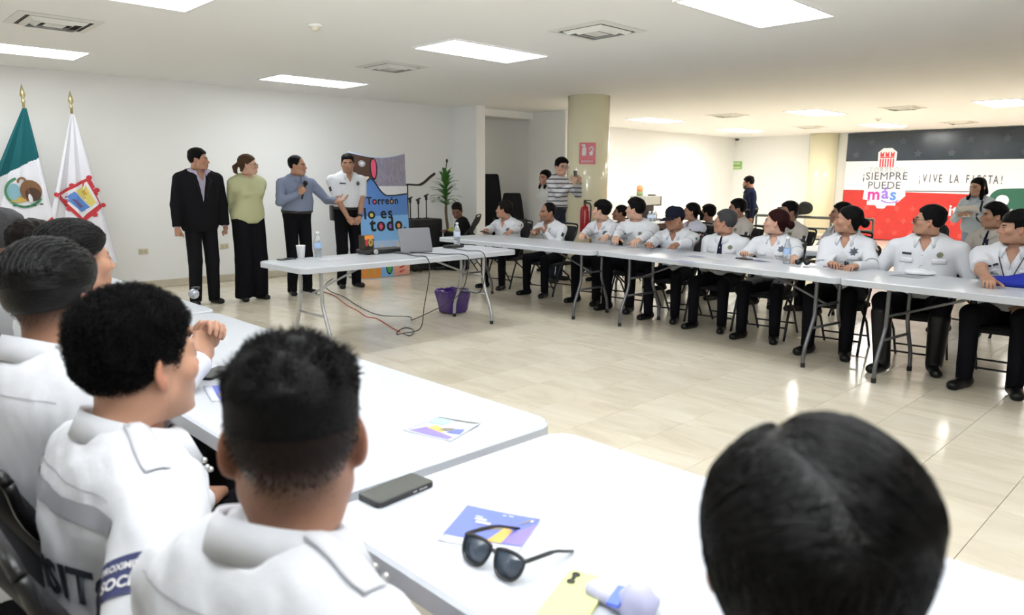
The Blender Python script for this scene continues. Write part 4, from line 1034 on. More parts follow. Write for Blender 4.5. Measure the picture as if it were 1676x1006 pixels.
for P in (F2, F3):                                                  # metal pins on the right collar tip
    for dx, dz in ((0.075, 0.425), (0.095, 0.418), (0.082, 0.408)):
        Wp = project(P.bvh, [(0, 0)], frame(P.TQ((dx, 0.32, dz)), P.R[:, 0]*-1, P.R[:, 2]), 0.012)
        if Wp: g = MB(); g.sphere(Wp[0], 0.0055, 8, 6); g.obj('collar_pin', mat('pin_silver', (0.5, 0.5, 0.48), 0.25, 0.9), P.root, True)

# --- the four standing speakers
def suit_jacket(P):
    R, Hc, ts = P.R, P.Hc, P.ts
    lo = np.min([Hc-0.35, P.nb-0.1]+[P.SH[0]-0.14, P.SH[1]-0.14]+[x-0.1 for t in P.tg for x in t], axis=0); hi = np.max([Hc+0.30, P.nb+0.12]+[P.SH[0]+0.14, P.SH[1]+0.14]+[x+0.1 for t in P.tg for x in t], axis=0)
    def fn(p):
        q = (p-Hc) @ R/ts
        d, _q = P.tors(p, 0.030)
        d = smin(d, ell(q, (0, -0.008, -0.06), (0.205, 0.165, 0.22))*ts, 0.08)
        d = smax(d, (q-np.array([0, 0, 0.486])) @ nrm((0, 0.35, 0.94))*ts, 0.006)
        d = smax(d, -np.maximum(np.abs(q[:, 0]-0.01)-0.062*np.clip((q[:, 2]-0.12)/0.38, 0, 1.2)+0.004, -q[:, 1])*ts, 0.004)
        d = np.maximum(d, -(q[:, 2]+0.17)*ts)
        for k in (0, 1):
            e, wr = P.tg[k]; a = smin(rcone(p, P.SH[k], e, 0.074, 0.062), rcone(p, e, e+(wr-e)*0.98, 0.060, 0.048), 0.02)
            a = np.maximum(a, np.minimum((p-(e+(wr-e)*0.96)) @ nrm(wr-e), 0.12-np.linalg.norm(p-wr, axis=1))); d = smin(d, a, 0.025)
        return d+0.003*noise(p, 38, 5)
    V, F = surface(fn, lo, hi, 0.0125); P.jacket = mesh_obj('jacket', V, F, SUIT, P.root); P.jb = bvh_of(V, F)
    for sx in (-1, 1):
        M = P.front(0, 0.3); V = [(sx*0.006, -0.09), (sx*0.060, 0.145), (sx*0.105, 0.09), (sx*0.085, 0.05), (sx*0.025, -0.09)]
        V2 = V+[(sum(v[0] for v in V)/5, sum(v[1] for v in V)/5)]
        o = decal(P, 'lapel', (V2, [(i, (i+1) % 5, 5) for i in range(5)]), M, cloth('suit_lapel', (0.016, 0.016, 0.019)), 0.008, P.jb)
        if o: solid(o, 0.004)
def stand_at(px, py, hx, hy_, **k):
    """feet at a floor pixel, head centre at a picture row above them"""
    g = at(px, py, z=0); d = at(hx, hy_, Y=g[1]); return np.array([d[0], g[1], d[2]])
def toward(p, q): return math.atan2(-(q[0]-p[0]), q[1]-p[1])
C0 = (0, 0, 1.4)
A1 = person('person', 'man in a black suit and lilac open shirt, leftmost of the standing four', stand_at(335, 496, 325, 261), -1.60, look=(-6.0, 6.5, 1.45), stand=True, hair='short', hseed=1, tone=1, shirt=LIL, trousers=SUIT, belly=0.03, fat=0.006, wid=1.12, legfit=0.012, hl=(-0.27, 0.05, 0.83), hr=(0.29, 0.08, 0.82), handl={'pose': 'fist', 'up': (-1, 0.3, 0)}, handr={'pose': 'fist', 'up': (1, 0.3, 0)})
suit_jacket(A1)
A2 = person('person', 'woman in a pale green blouse and wide black trousers with fair hair tied back', stand_at(410, 489, 406, 270), -1.55, look=(-6.5, 7.0, 1.45), stand=True, sex='f', hair='pony', hseed=2, hairc='fair', tone=3, shirt=GREENB, tuck=False, fit=0.022, legfit=0.040, glasses=True, neck='tee', hl=(-0.06, -0.19, 0.92), hr=(0.06, -0.20, 0.90))
A3 = person('person', 'man in a grey-blue shirt speaking into a microphone with one arm out', stand_at(492, 481, 487, 271), -1.62, look=(-6.2, 6.2, 1.5), stand=True, hair='recede', hseed=3, tone=1, shirt=BLUES, belly=0.04, wid=1.08, legfit=0.008, fat=0.004, hr={'l': (0.07, 0.24, 1.26), 'pole': (0.9, -0.1, -0.6)}, hl={'l': (-0.38, 0.34, 1.16), 'pole': (-0.5, -0.6, -0.6)},
            handr={'pose': 'grip', 'dir': (-0.55, 0.25, 0.6), 'up': (0.4, 0.75, 0.2)}, handl={'pose': 'open', 'dir': (-0.8, 0.5, 0.3), 'up': (-0.2, -0.3, -0.9)}, neck='tie')
A4 = person('person', 'standing officer in a white short-sleeved shirt with hands clasped in front', stand_at(573, 470, 569, 268), -1.75, look=(-3.5, 2.2, 1.35), stand=True, hair='short', hseed=4, tone=1, sleeve='short', wid=1.10, legfit=0.010, belly=0.03, tagx=True, badge='star', neck='open', hl={'l': (-0.06, 0.26, 0.86), 'pole': (-0.8, -0.3, -0.4)}, hr={'l': (0.06, 0.25, 0.885), 'pole': (0.8, -0.3, -0.4)}, handl={'pose': 'clasp', 'dir': (0.6, 0.25, -0.75), 'up': (-0.3, 0.9, 0.1)}, handr={'pose': 'clasp', 'dir': (-0.6, 0.3, -0.75), 'up': (0.3, 0.9, 0.1)}, stubble=0.1)
decal(A4, 'sleeve_patch', grid_rect(0.055, 0.060, 5, 5), A4.armf(1, 0.40), PATCHB, 0.003)
g = MB(); e, wr = A4.tg[0]; dv = Vector(nrm(wr-e)); c = Vector(wr)-dv*0.03; g.tube([c-dv*0.012, c+dv*0.012], 0.037, 12); g.obj('wrist_watch', BLACKPL, A4.root, True)
g = MB(); c = A4.TQ((0.19, -0.02, -0.02)); g.box(c, (0.045, 0.10, 0.20)); bevel(g.obj('belt_pouch', BLACKPL, A4.root), 0.012)
# the microphone in the speaker's hand
mp_ = A3.handR((0, 0.075, -0.030)); mw = A3.root
cz, sz_ = math.cos(-1.62), math.sin(-1.62)
def A3w(p): return Vector((A3.hip[0]+p[0]*cz-p[1]*sz_, A3.hip[1]+p[0]*sz_+p[1]*cz, p[2]))
mt = thing('microphone', 'black hand microphone held up by the man in the grey-blue shirt', 'microphone', A3w(mp_))
dr = (A3w(A3.HP((0, 0.13, -0.075)))-A3w(mp_)).normalized()
g = MB(); g.tube([-dr*0.13, dr*0.03, dr*0.055], [0.011, 0.015, 0.017], 10); g.obj('handle', BLACKPL, mt, True)
g = MB(); g.sphere(dr*0.085, 0.029, 14, 10); g.obj('head', mat('foam_black', (0.012, 0.012, 0.013), 0.9, bump=0.4, bscale=200), mt, True)

# --- the officers across the room
ROW = dict(bands=True, pockets=True)
def row_head(x, y, Y): return at(x, y, Y=Y)
LK = (-8.2, 4.6, 1.45)
S1 = person('person', 'seated officer with brown hair holding a phone, at the left end of the far row', row_head(825, 344, 6.78), PI+0.10, look=(-9.5, 5.6, 1.3), lean=0.30, hair='short', hseed=11, hairc='soft', tone=1, fat=0.010, wid=1.12, belly=0.05, hr=W(795, 380), hl=W(842, 383), handr={'pose': 'grip', 'up': (0.5, 0, 0.8)}, flag=True, badge='star', **ROW)
S2 = person('person', 'seated officer with clasped hands on the table and a dark flag patch', row_head(896, 348, 6.74), PI+0.05, look=(-7.4, 3.4, 1.0), lean=0.30, hair='recede', hseed=12, tone=2, stubble=0.2, wid=1.08, forearm_bare=1, hr=W(862, 386, 0.80), hl={'l': (-0.10, 0.33, 0.80)}, handr={'pose': 'clasp'}, handl={'pose': 'clasp'}, flag='dark', badge='crest', tagx=True, **ROW)
S3 = person('person', 'young seated officer with a straight black fringe in profile', row_head(984, 345, 6.82), PI+0.08, look=(-10, 5.2, 1.4), lean=0.22, hair='fringe', hseed=13, tone=3, hr=W(938, 397), hl=W(975, 401), badge='star', **ROW)
S4 = person('person', 'tall seated officer with short dark hair in profile, left of the cap', row_head(1040, 343, 6.74), PI+0.10, look=(-10, 5.4, 1.35), lean=0.18, hair='quiff', hseed=14, tone=3, hr=W(1000, 402), hl=W(1030, 404), badge='crest', tagx=True, neck='tee', wid=1.05, **ROW)
S5 = person('person', 'seated officer in a navy cap writing at the table', row_head(1104, 358, 6.52), PI+0.15, look=(-5.9, 3.6, 0.95), lean=0.30, hair='buzz', hseed=15, tone=2, fat=0.006, hpitch=-0.15, hr=W(1050, 406, 0.785), hl=W(1076, 412, 0.785), handr={'pose': 'fist'}, handl={'pose': 'fist'}, flag=True, badge='star', wid=1.08, **ROW)
S6 = person('person', 'seated older officer with grey cropped hair, glasses and a navy tie', row_head(1186, 364, 6.52), PI+0.12, look=(-9.5, 5.4, 1.3), lean=0.12, hair='short', hseed=16, hairc='grey', tone=1, glasses=True, tie=NAVY, neck='tie', fat=0.006, wid=1.10, belly=0.04, hr={'l': (0.05, 0.24, 0.62)}, hl={'l': (-0.05, 0.25, 0.62)}, handr={'pose': 'clasp'}, handl={'pose': 'clasp'}, badge='crest', **ROW)
S7 = person('person', 'seated woman officer with dark red hair in a bun', row_head(1270, 364, 6.47), PI+0.15, look=(-9.0, 5.0, 1.45), lean=0.08, sex='f', hair='bun', hseed=17, hairc='red', tone=3, hr=W(1232, 414), hl=W(1300, 428), badge='star', flag='dark', belt=True, wid=1.12, fat=0.005, belly=0.02, **ROW)
S8 = person('person', 'seated woman officer with black hair in a low bun', row_head(1388, 361, 6.36), PI+0.12, look=(-9.0, 4.2, 1.5), lean=0.10, sex='f', hair='bun', hseed=18, tone=1, hr=W(1360, 432), hl=W(1400, 436), badge='star', flag='dark', **ROW)
S9 = person('person', 'large seated officer wearing sunglasses, in tall black boots', row_head(1520, 362, 6.30), PI+0.12, look=(-9.0, 4.6, 1.75), lean=0.05, hair='short', hseed=19, tone=1, glasses='sun', fat=0.008, wid=1.16, belly=0.05, hr={'l': (0.26, 0.26, 0.66)}, hl={'l': (-0.24, 0.28, 0.66)}, tagx=True, badge='crest', flag='dark', boots=True, legs=((0.05, 0, 0, -0.10), (0.05, 0, -0.03, 0.06)), **ROW)
S10 = person('person', 'seated officer with a lanyard at the right edge of the picture', row_head(1664, 374, 6.14), PI+0.05, look=(-6.5, 4.0, 1.0), lean=0.10, hair='fringe', hseed=20, tone=1, fat=0.008, wid=1.10, belly=0.03, sleeve='short', hr=W(1618, 466), hl={'l': (-0.16, 0.22, 0.60)}, tagx=True, pockets=True)
for P, w_ in ((S1, 'the officer holding a phone'), (S2, 'the officer with clasped hands'), (S3, 'the young officer with the fringe'), (S4, 'the tall officer left of the cap'), (S5, 'the officer in the navy cap'), (S6, 'the officer with grey hair and tie'), (S7, 'the officer with dark red hair'), (S8, 'the officer with the black bun'), (S9, 'the officer with sunglasses'), (S10, 'the officer with the lanyard')): under(P, w_)
# cap of S5
def cap(P):
    g = MB(); n = 22; V = []; F = []; rows = [(0.090, 0.020), (0.092, 0.045), (0.088, 0.075), (0.074, 0.105), (0.048, 0.124), (0.015, 0.131)]
    for r, z in rows:
        for j in range(n):
            a = 2*PI*j/n; V.append(P.HP((r*0.95*math.cos(a), -0.012+r*1.15*math.sin(a), z+0.008*math.sin(a))))
    for i in range(len(rows)-1):
        for j in range(n): F.append((i*n+j, i*n+(j+1) % n, (i+1)*n+(j+1) % n, (i+1)*n+j))
    F.append(tuple((len(rows)-1)*n+j for j in range(n))); g.add(V, F)
    c = g.obj('cap', cloth('navy_cap', (0.010, 0.012, 0.022), 0.85, 0.2, 80), P.root, True)
    V = []; F = []; k = 12
    for i in range(k+1):
        a = PI*0.14+PI*0.72*i/k
        for r, dz in ((0.088, 0.024), (0.120, 0.018), (0.155-0.02*abs(math.cos(a)), 0.006)): V.append(P.HP((r*0.92*math.cos(a)*(0.95 if r > 0.1 else 1), -0.012+(r*1.12)*math.sin(a)+0.004, dz)))
    for i in range(k):
        for j in (0, 1): F.append((i*3+j, i*3+j+1, (i+1)*3+j+1, (i+1)*3+j))
    b = mesh_obj('brim', V, F, MATS['cloth_navy_cap'], c); solid(b, 0.004)
    V, F = star_shape(7, 0.018, 0.013); M = frame(P.HP((0, 0.098, 0.058)), P.Rh @ np.array([-1, 0, 0]), P.Rh @ np.array([0, -0.35, 0.94]))
    mesh_obj('cap_badge', [M @ Vector((v[0], v[1], 0.002)) for v in V], F, mat('badge_silver', (0.45, 0.46, 0.5), 0.4), c)
cap(S5)
# lanyards
def lanyard(P, card=False):
    V = []; F = []; 
    for sx in (-1, 1):
        pts = [(sx*(0.075*(1-t)), 0.125-0.205*t) for t in np.linspace(0, 1, 9)]; b0 = len(V)
        for x, y in pts: V += [(x-0.004, y), (x+0.004, y)]
        F += [(b0+2*i, b0+2*i+1, b0+2*i+3, b0+2*i+2) for i in range(8)]
    decal(P, 'lanyard', (V, F), P.front(0, 0.30), mat('lanyard_dark', (0.03, 0.03, 0.035), 0.7), 0.006)
    if card:
        o = decal(P, 'id_card', grid_rect(0.055, 0.080, 3, 3, 0, -0.125), P.front(0, 0.30), mat('card_white', (0.72, 0.74, 0.78), 0.3), 0.008)
        if o: solid(o, 0.003)
lanyard(S10, True); lanyard(S2)

# --- the second row and the people further back
B1 = person('person', 'seated man with a shaved head and grey shirt between two far officers', at(1015, 349, Y=8.45), PI-0.2, look=(-9, 6.5, 1.2), hair='buzz', hseed=21, hairc='soft', tone=2, shirt=GREYT, neck='tee')
B2 = person('person', 'seated woman in a pale lilac shirt with a flag patch, second row', at(1131, 347, Y=8.35), PI-0.4, look=(-9, 6.2, 1.25), sex='f', hair='pony', hseed=22, tone=1, shirt=LILW, flag=True, badge='crest', wid=1.1)
B2b = person('person', 'seated person in a grey top behind the woman in the lilac shirt', at(1158, 349, Y=9.05), PI-0.9, look=(-9, 8.5, 1.2), hair='short', hseed=23, tone=2, shirt=cloth('mid_grey_top', (0.22, 0.23, 0.26)), neck='tee')
B3 = person('person', 'seated man in a beige shirt behind the grey-haired officer', at(1206, 342, Y=8.30), PI-0.5, look=(-9, 5.0, 1.0), hair='short', hseed=24, tone=2, shirt=BEIGE, flag='dark', badge='crest')
B4 = person('person', 'seated black-haired person hidden behind the red-haired officer', at(1290, 347, Y=8.25), PI-0.2, look=(-7, 4, 1.2), hair='short', hseed=25, tone=2, shirt=BEIGE, badge='crest', flag='dark')
B5 = person('person', 'seated man in a light grey shirt behind the officer with the low bun', at(1376, 350, Y=8.15), PI-0.5, look=(-9, 5, 1.3), hair='short', hseed=26, tone=2, shirt=cloth('light_grey_shirt', (0.52, 0.53, 0.56)))
B6 = person('person', 'seated young man in a beige shirt and dark tie, second row at the right', at(1627, 354, Y=8.10), PI-0.30, look=(-8, 4.6, 1.3), hair='quiff', hseed=27, tone=1, shirt=BEIGE, tie=NAVY, neck='tie', badge='crest', fade=0.5, pockets=True)
for P, w_ in ((B1, 'the shaved man in grey'), (B2, 'the woman in the lilac shirt'), (B2b, 'the person in the grey top'), (B3, 'the man in beige behind the glasses'), (B4, 'the hidden black-haired person'), (B5, 'the man in light grey'), (B6, 'the young man with the dark tie')): under(P, w_)
D1 = person('person', 'photographer in a striped jumper and glasses holding up a phone by the column', at(919, 273, Y=7.75), -1.45, look=at(952, 280, Y=7.62), stand=True, hair='quiff', hseed=28, tone=3, shirt=STRIPE, glasses=True, neck='tee', trousers=cloth('dark_jeans', (0.02, 0.025, 0.04)), hr={'w': at(938, 300, Y=7.60), 'pole': (0.6, -0.2, -0.9)}, hl={'w': at(948, 298, Y=7.80), 'pole': (-0.6, -0.2, -0.9)}, handr={'pose': 'grip', 'dir': (-0.15, 0.25, 0.9), 'up': (0.8, 0.5, 0)}, handl={'pose': 'grip', 'dir': (0.15, 0.25, 0.9), 'up': (-0.8, 0.5, 0)})
D2 = person('person', 'standing woman in a pale top half hidden behind the photographer', at(892, 291, Y=8.35), PI-0.3, look=(-8, 5, 1.2), stand=True, sex='f', hair='long', hseed=29, tone=1, shirt=cloth('pale_top', (0.62, 0.62, 0.60)), neck='tee', trousers=DENIM, tuck=False)
D3 = person('person', 'person in black sitting low with head bowed beside the palm', at(748, 345, X=-9.1), PI-0.9, look=(-8.2, 6.6, 0.2), lean=0.35, hair='short', hseed=30, tone=4, hairc='soft', shirt=BLACKT, neck='tee', hl=(-0.12, 0.34, 0.60), hr=(0.12, 0.34, 0.60))
under(D3, 'the person in black beside the palm')
D4 = person('person', 'standing man in a navy jacket and dark face mask by the far white wall', at(1225, 299, Y=13.2), PI-0.9, look=(-9.5, 12.2, 0.8), stand=True, hair='short', hseed=31, tone=2, stubble=0, shirt=NAVYJ, neck='polo')
g = MB(); V = []; F = []
for j, z in enumerate((-0.028, -0.05, -0.078, -0.112)):
    for i in range(9):
        a = PI*(0.05+0.90*i/8); V.append(D4.HP(((0.070-0.006*j)*math.cos(a), 0.012+(0.100 if j in (1, 2) else 0.088)*math.sin(a), z)))
for j in range(3):
    for i in range(8): F.append((j*9+i, j*9+i+1, (j+1)*9+i+1, (j+1)*9+i))
g.add(V, F); o = g.obj('face_mask', BLACKPL, D4.root, True); solid(o, 0.003)
D5 = person('person', 'standing young woman with long black hair reading a white paper', at(1600, 306, Y=11.0), PI-0.15, look=(-3.4, 9.4, 1.05), stand=True, sex='f', hair='long', hseed=32, tone=3, shirt=PALEB, trousers=DENIM, neck='polo', tuck=False, fit=0.01, hr={'l': (0.10, 0.28, 1.02)}, hl={'l': (-0.06, 0.30, 1.03)}, handr={'pose': 'grip', 'up': (0.5, 0, 0.8)}, handl={'pose': 'grip', 'up': (-0.5, 0, 0.8)})
# ------------------------------------------------------------------ single hairs on the near heads
def strands(P, style, seed, N, hc='black', rad=0.00042):
    V, F = hair_mesh({'fade': 'fade', 'curly': 'curly', 'comb': 'comb', 'part': 'part'}[style], seed, 0.0042)
    rs = np.random.RandomState(seed+40)
    A, B, C = V[F[:, 0]], V[F[:, 1]], V[F[:, 2]]; D = V[F[:, 3]]
    nn = np.cross(C-A, D-B); ar = np.linalg.norm(nn, axis=1); nn = nn/np.maximum(ar, 1e-12)[:, None]
    i = rs.choice(len(F), N*2, p=ar/ar.sum()); u, v = rs.rand(len(i), 1), rs.rand(len(i), 1)
    p = (A[i]*(1-u)+B[i]*u)*(1-v)+(D[i]*(1-u)+C[i]*u)*v; n = nn[i]
    cen = np.array([0, -0.018, 0.03]); flip = ((p-cen)*n).sum(1) < 0; keep = ~flip
    if style in ('fade', 'comb'): keep &= p[:, 2] > 0.040
    p, n = p[keep][:N], n[keep][:N]; N = len(p); K = 7
    pts = np.zeros((N, K, 3)); pts[:, 0] = p-n*0.002
    def unit(a): return a/np.maximum(np.linalg.norm(a, axis=1), 1e-9)[:, None]
    rnd = rs.normal(size=(N, 3)); clump = np.stack([noise(p, 160, k) for k in (1, 2, 3)], 1)
    if style == 'fade':
        d = unit(n*0.6+np.array([0.1, 0.55, 0.15])+clump*0.6+rnd*0.18); L = (0.004+0.012*sstep(p[:, 2], 0.055, 0.11))*rs.uniform(0.6, 1.2, N)
        for k in range(1, K): pts[:, k] = pts[:, k-1]+d*(L/(K-1))[:, None]; d = unit(d+np.array([0, 0.10, -0.05])+clump*0.08)
    elif style == 'curly':
        t1 = unit(np.cross(n, rnd)); t2 = np.cross(n, t1); ph = rs.uniform(0, 6.28, N)+clump[:, 0]*3; r_ = 0.0035+0.0015*rs.rand(N); L = (0.005+0.006*sstep(p[:, 2], 0.02, 0.09))+0.005*rs.rand(N)
        for k in range(1, K):
            a = ph+k*1.05; pts[:, k] = p+n*(L*k/(K-1))[:, None]+t1*(r_*np.cos(a))[:, None]+t2*(r_*np.sin(a))[:, None]
    else:
        if style == 'comb': fl = np.array([0, -1.0, -0.05])+np.stack([clump[:, 0]*0.18, 0*clump[:, 0], 0*clump[:, 0]], 1)+rnd*0.04; L = 0.055*rs.uniform(0.6, 1.2, N)
        else:
            a = p[:, 0]+0.034-0.9*np.maximum(-p[:, 1]-0.045, 0); s = np.clip(a/0.004, -1, 1)*sstep(p[:, 2], 0.055, 0.085); hi = sstep(p[:, 2], 0.03, 0.09)
            fl = np.stack([s*(0.75*hi+0.05), 0.15*hi-0.35, -0.9*(1-hi)-0.1*hi], 1)+rnd*0.05+clump*0.08; L = 0.05*rs.uniform(0.7, 1.3, N)
        hs_ = (lambda q: hair_sdf(q, style, seed))
        for k in range(1, K):
            q = pts[:, k-1]; e = 0.002; g = np.stack([hs_(q+np.eye(3)[j]*e)-hs_(q-np.eye(3)[j]*e) for j in range(3)], 1); g = unit(g)
            d = unit(fl-g*(fl*g).sum(1)[:, None]); q2 = q+d*(L/(K-1))[:, None]; dd = hs_(q2)
            pts[:, k] = q2-g*(dd-0.0010-0.0012*abs(rnd[:, :1])[:, 0])[:, None]
    W_ = P.headx(pts.reshape(-1, 3))
    cv = bpy.data.hair_curves.new('strands'); cv.add_curves([K]*N)
    cv.attributes['position'].data.foreach_set('vector', W_.astype(np.float32).ravel())
    ra = cv.attributes.get('radius') or cv.attributes.new('radius', 'FLOAT', 'POINT')
    tp = np.tile(np.linspace(1, 0.35, K), N)*rad; ra.data.foreach_set('value', tp.astype(np.float32))
    cv.materials.append(mat('hair_wet', (0.0045, 0.0042, 0.0045), 0.20, spec=0.32) if style == 'comb' else mat('hair_gloss', (0.0035, 0.0033, 0.0036), 0.21, spec=0.20) if style == 'part' else hair_mat(hc, 0.45))
    o = bpy.data.objects.new('strands', cv); link(o, P.hair); o['kind'] = 'stuff'; return o
def stubble_hairs(P, sex, jaw, fat, N, seed):
    """clipped hairs thinning out down the sides and nape"""
    V, F = head_mesh(sex, jaw, fat, 0.0042); rs = np.random.RandomState(seed); c = V[F].mean(1); hl = c[:, 2]-zline(c[:, 1])
    A, B, C = V[F[:, 0]], V[F[:, 1]], V[F[:, 2]]; n = np.cross(B-A, C-A); ar = np.linalg.norm(n, axis=1); n = n/np.maximum(ar, 1e-12)[:, None]
    w = ar*sstep(hl, -0.012, 0.060)**1.3*(c[:, 1] < 0.07)*(np.abs(c[:, 0]) < 0.083); i = rs.choice(len(F), N, p=w/w.sum()); p = c[i]+rs.normal(size=(N, 3))*0.0018
    n = n[i]; s_ = ((p-np.array([0, -0.018, 0.03]))*n).sum(1) > 0; n = np.where(s_[:, None], n, -n); d = n*0.5+np.array([0, -0.2, -0.8])+rs.normal(size=(N, 3))*0.2; d /= np.linalg.norm(d, axis=1)[:, None]
    L = 0.0008+0.0032*sstep(p[:, 2]-zline(p[:, 1]), -0.02, 0.05); pts = np.stack([p-n*0.0005, p+d*(L*0.5)[:, None]+n*0.0004, p+d*L[:, None]+n*0.0004], 1)
    W_ = P.headx(pts.reshape(-1, 3)); cv = bpy.data.hair_curves.new('stubble'); cv.add_curves([3]*N); cv.attributes['position'].data.foreach_set('vector', W_.astype(np.float32).ravel())
    ra = cv.attributes.get('radius') or cv.attributes.new('radius', 'FLOAT', 'POINT'); ra.data.foreach_set('value', np.full(N*3, 0.00024, np.float32)); cv.materials.append(hair_mat('black', 0.45))
    o = bpy.data.objects.new('stubble', cv); link(o, P.hair); o['kind'] = 'stuff'
stubble_hairs(F2, 'm', 1.0, 0.0, 4200, 1); stubble_hairs(F4, 'm', 1.0, 0.0, 3200, 2); stubble_hairs(F5, 'm', 1.0, 0.0, 1500, 3)
strands(F1, 'part', 2, 9000); strands(F2, 'fade', 5, 8000, rad=0.0005); strands(F3, 'curly', 3, 11000, rad=0.0005); strands(F4, 'comb', 6, 6000, rad=0.0005); strands(F5, 'comb', 8, 3500, rad=0.0006)
# ------------------------------------------------------------------ flags beside the back wall
GREENF = cloth('flag_green', (0.012, 0.115, 0.13), 0.75, 0.1, 20); WHITEF = cloth('flag_white', (0.78, 0.78, 0.84), 0.75, 0.1, 20); REDF = cloth('flag_red', (0.50, 0.035, 0.045), 0.75, 0.1, 20)
def flag(x, y, z0, label, kind, lf, rf, drop=1.75):
    """a flag hanging from a pole; it spreads along the wall (y) as it falls"""
    t = thing('flag', label, 'flag', (x, y, 0))
    p = MB(); p.tube([(0, 0, 0.03), (0, 0, z0)], 0.014, 10); pole = p.obj('pole', mat('pole_brass', (0.55, 0.45, 0.22), 0.35, 0.7), t, True)
    p = MB(); p.lathe([(0.15, 0.0), (0.15, 0.02), (0.05, 0.05), (0.022, 0.14), (0.001, 0.14)], n=20); p.obj('base', MATS['pole_brass'], t, True)
    p = MB(); p.lathe([(0.001, z0-0.01), (0.016, z0), (0.022, z0+0.02), (0.012, z0+0.035), (0.012, z0+0.05), (0.030, z0+0.085), (0.020, z0+0.13), (0.002, z0+0.20)], n=12); p.obj('finial', mat('finial_gold', (0.60, 0.52, 0.28), 0.3, 0.7), pole, True)
    nu, nv = 64, 180; V = []; F = []; mi = []; zt = z0-0.06
    for j in range(nv+1):
        d = drop*j/nv; a, b = -0.02-lf*d, 0.02+rf*d
        for i in range(nu+1):
            u = i/nu; yy = a+(b-a)*u
            fold = math.sin(u*15.0+0.5*math.sin(d*2))*0.030*min(1, d*1.4)+math.sin(u*6.3+1+d)*0.035*min(1, d)
            V.append((0.03+fold+0.04*d, yy+0.01*math.sin(u*31)*min(1, d), zt-d))
    for j in range(nv):
        for i in range(nu):
            q = j*(nu+1)+i; F.append((q, q+1, q+nu+2, q+nu+1)); u = (i+0.5)/nu; d = drop*(j+0.5)/nv; yy = -0.02-lf*d+(lf+rf)*d*u
            k = 1
            if kind == 'tri':
                w = d+0.62*yy; k = 0 if w < 0.565 else 1 if w < 1.27 else 2
            mi.append(k)
    c = mesh_obj('cloth', V, F, None, t, True, [GREENF, WHITEF, REDF], mi); solid(c, 0.003)
    return t, bvh_of(np.array(V), F), zt
def fdecal(t, bvh, y, z, shape, m, name, rot=0.0, lift=0.004):
    lift = lift*1.5+0.006
    M = Matrix.Translation((0.6, y, z)) @ Matrix(((0, 0, 1, 0), (1, 0, 0, 0), (0, 1, 0, 0), (0, 0, 0, 1))) @ Matrix.Rotation(rot, 4, 'Z')
    W_ = project(bvh, shape[0], M, lift, 1.5)
    if W_: return mesh_obj(name, W_, shape[1], m, t, False)
def disc(rx, ry, n=20, cx=0, cy=0, rings=3):
    V = [(cx, cy)]; F = []
    for k in range(1, rings+1):
        for i in range(n): V.append((cx+rx*k/rings*math.cos(2*PI*i/n), cy+ry*k/rings*math.sin(2*PI*i/n)))
    for i in range(n): F.append((0, 1+i, 1+(i+1) % n))
    for k in range(rings-1):
        for i in range(n): F.append((1+k*n+i, 1+(k+1)*n+i, 1+(k+1)*n+(i+1) % n, 1+k*n+(i+1) % n))
    return V, F
def arc(r0, r1, a0, a1, n=20, sy=1.0):
    V = []; 
    for i in range(n+1):
        a = a0+(a1-a0)*i/n; V += [(r0*math.cos(a), r0*sy*math.sin(a)), (r1*math.cos(a), r1*sy*math.sin(a))]
    return V, [(2*i, 2*i+1, 2*i+3, 2*i+2) for i in range(n)]
def gpoly(P, n=10):
    """a convex outline filled by rings so that it can follow cloth"""
    k = len(P); Q = []
    for i in range(k):
        for s in range(n): Q.append((P[i][0]+(P[(i+1) % k][0]-P[i][0])*s/n, P[i][1]+(P[(i+1) % k][1]-P[i][1])*s/n))
    cx, cy = sum(p[0] for p in Q)/len(Q), sum(p[1] for p in Q)/len(Q); m = len(Q); V = [(cx, cy)]; F = []
    for r in (0.17, 0.33, 0.5, 0.66, 0.83, 1.0): V += [(cx+(x-cx)*r, cy+(y-cy)*r) for x, y in Q]
    F += [(0, 1+i, 1+(i+1) % m) for i in range(m)]
    for r in range(5): F += [(1+r*m+i, 1+(r+1)*m+i, 1+(r+1)*m+(i+1) % m, 1+r*m+(i+1) % m) for i in range(m)]
    return V, F
EM = {n: mat('print_'+n, c, 0.75) for n, c in dict(brown=(0.22, 0.11, 0.05), darkbrown=(0.08, 0.04, 0.025), wreath=(0.05, 0.22, 0.10), aqua=(0.22, 0.42, 0.50), ochre=(0.55, 0.38, 0.08), white=(0.75, 0.75, 0.78), red=(0.55, 0.04, 0.05), yellow=(0.70, 0.60, 0.16), blue=(0.10, 0.24, 0.60), purple=(0.16, 0.10, 0.25), black=(0.012, 0.012, 0.014), orange=(0.80, 0.30, 0.06), pink=(0.80, 0.10, 0.20), green=(0.08, 0.40, 0.10), peach=(0.75, 0.38, 0.28), skyblue=(0.22, 0.48, 0.85), paleblue=(0.42, 0.58, 0.85), grey=(0.40, 0.40, 0.44), cream=(0.75, 0.68, 0.50), violet=(0.28, 0.16, 0.60), palegrey=(0.60, 0.61, 0.64), magenta=(0.70, 0.04, 0.28), teal=(0.022, 0.11, 0.07)).items()}
t, bv, zt = flag(-9.80, 1.93, 2.25, 'Mexican tricolour flag with eagle emblem, on a brass pole by the back wall', 'tri', 0.46, 0.12)
ey, ez = -0.10, 1.27
fdecal(t, bv, ey, ez, arc(0.150, 0.175, PI*0.62, PI*1.86, 30), EM['wreath'], 'emblem_wreath')
fdecal(t, bv, ey-0.085, ez+0.00, disc(0.060, 0.095), EM['aqua'], 'emblem_cactus')
fdecal(t, bv, ey-0.06, ez-0.085, disc(0.09, 0.030), EM['ochre'], 'emblem_rock')
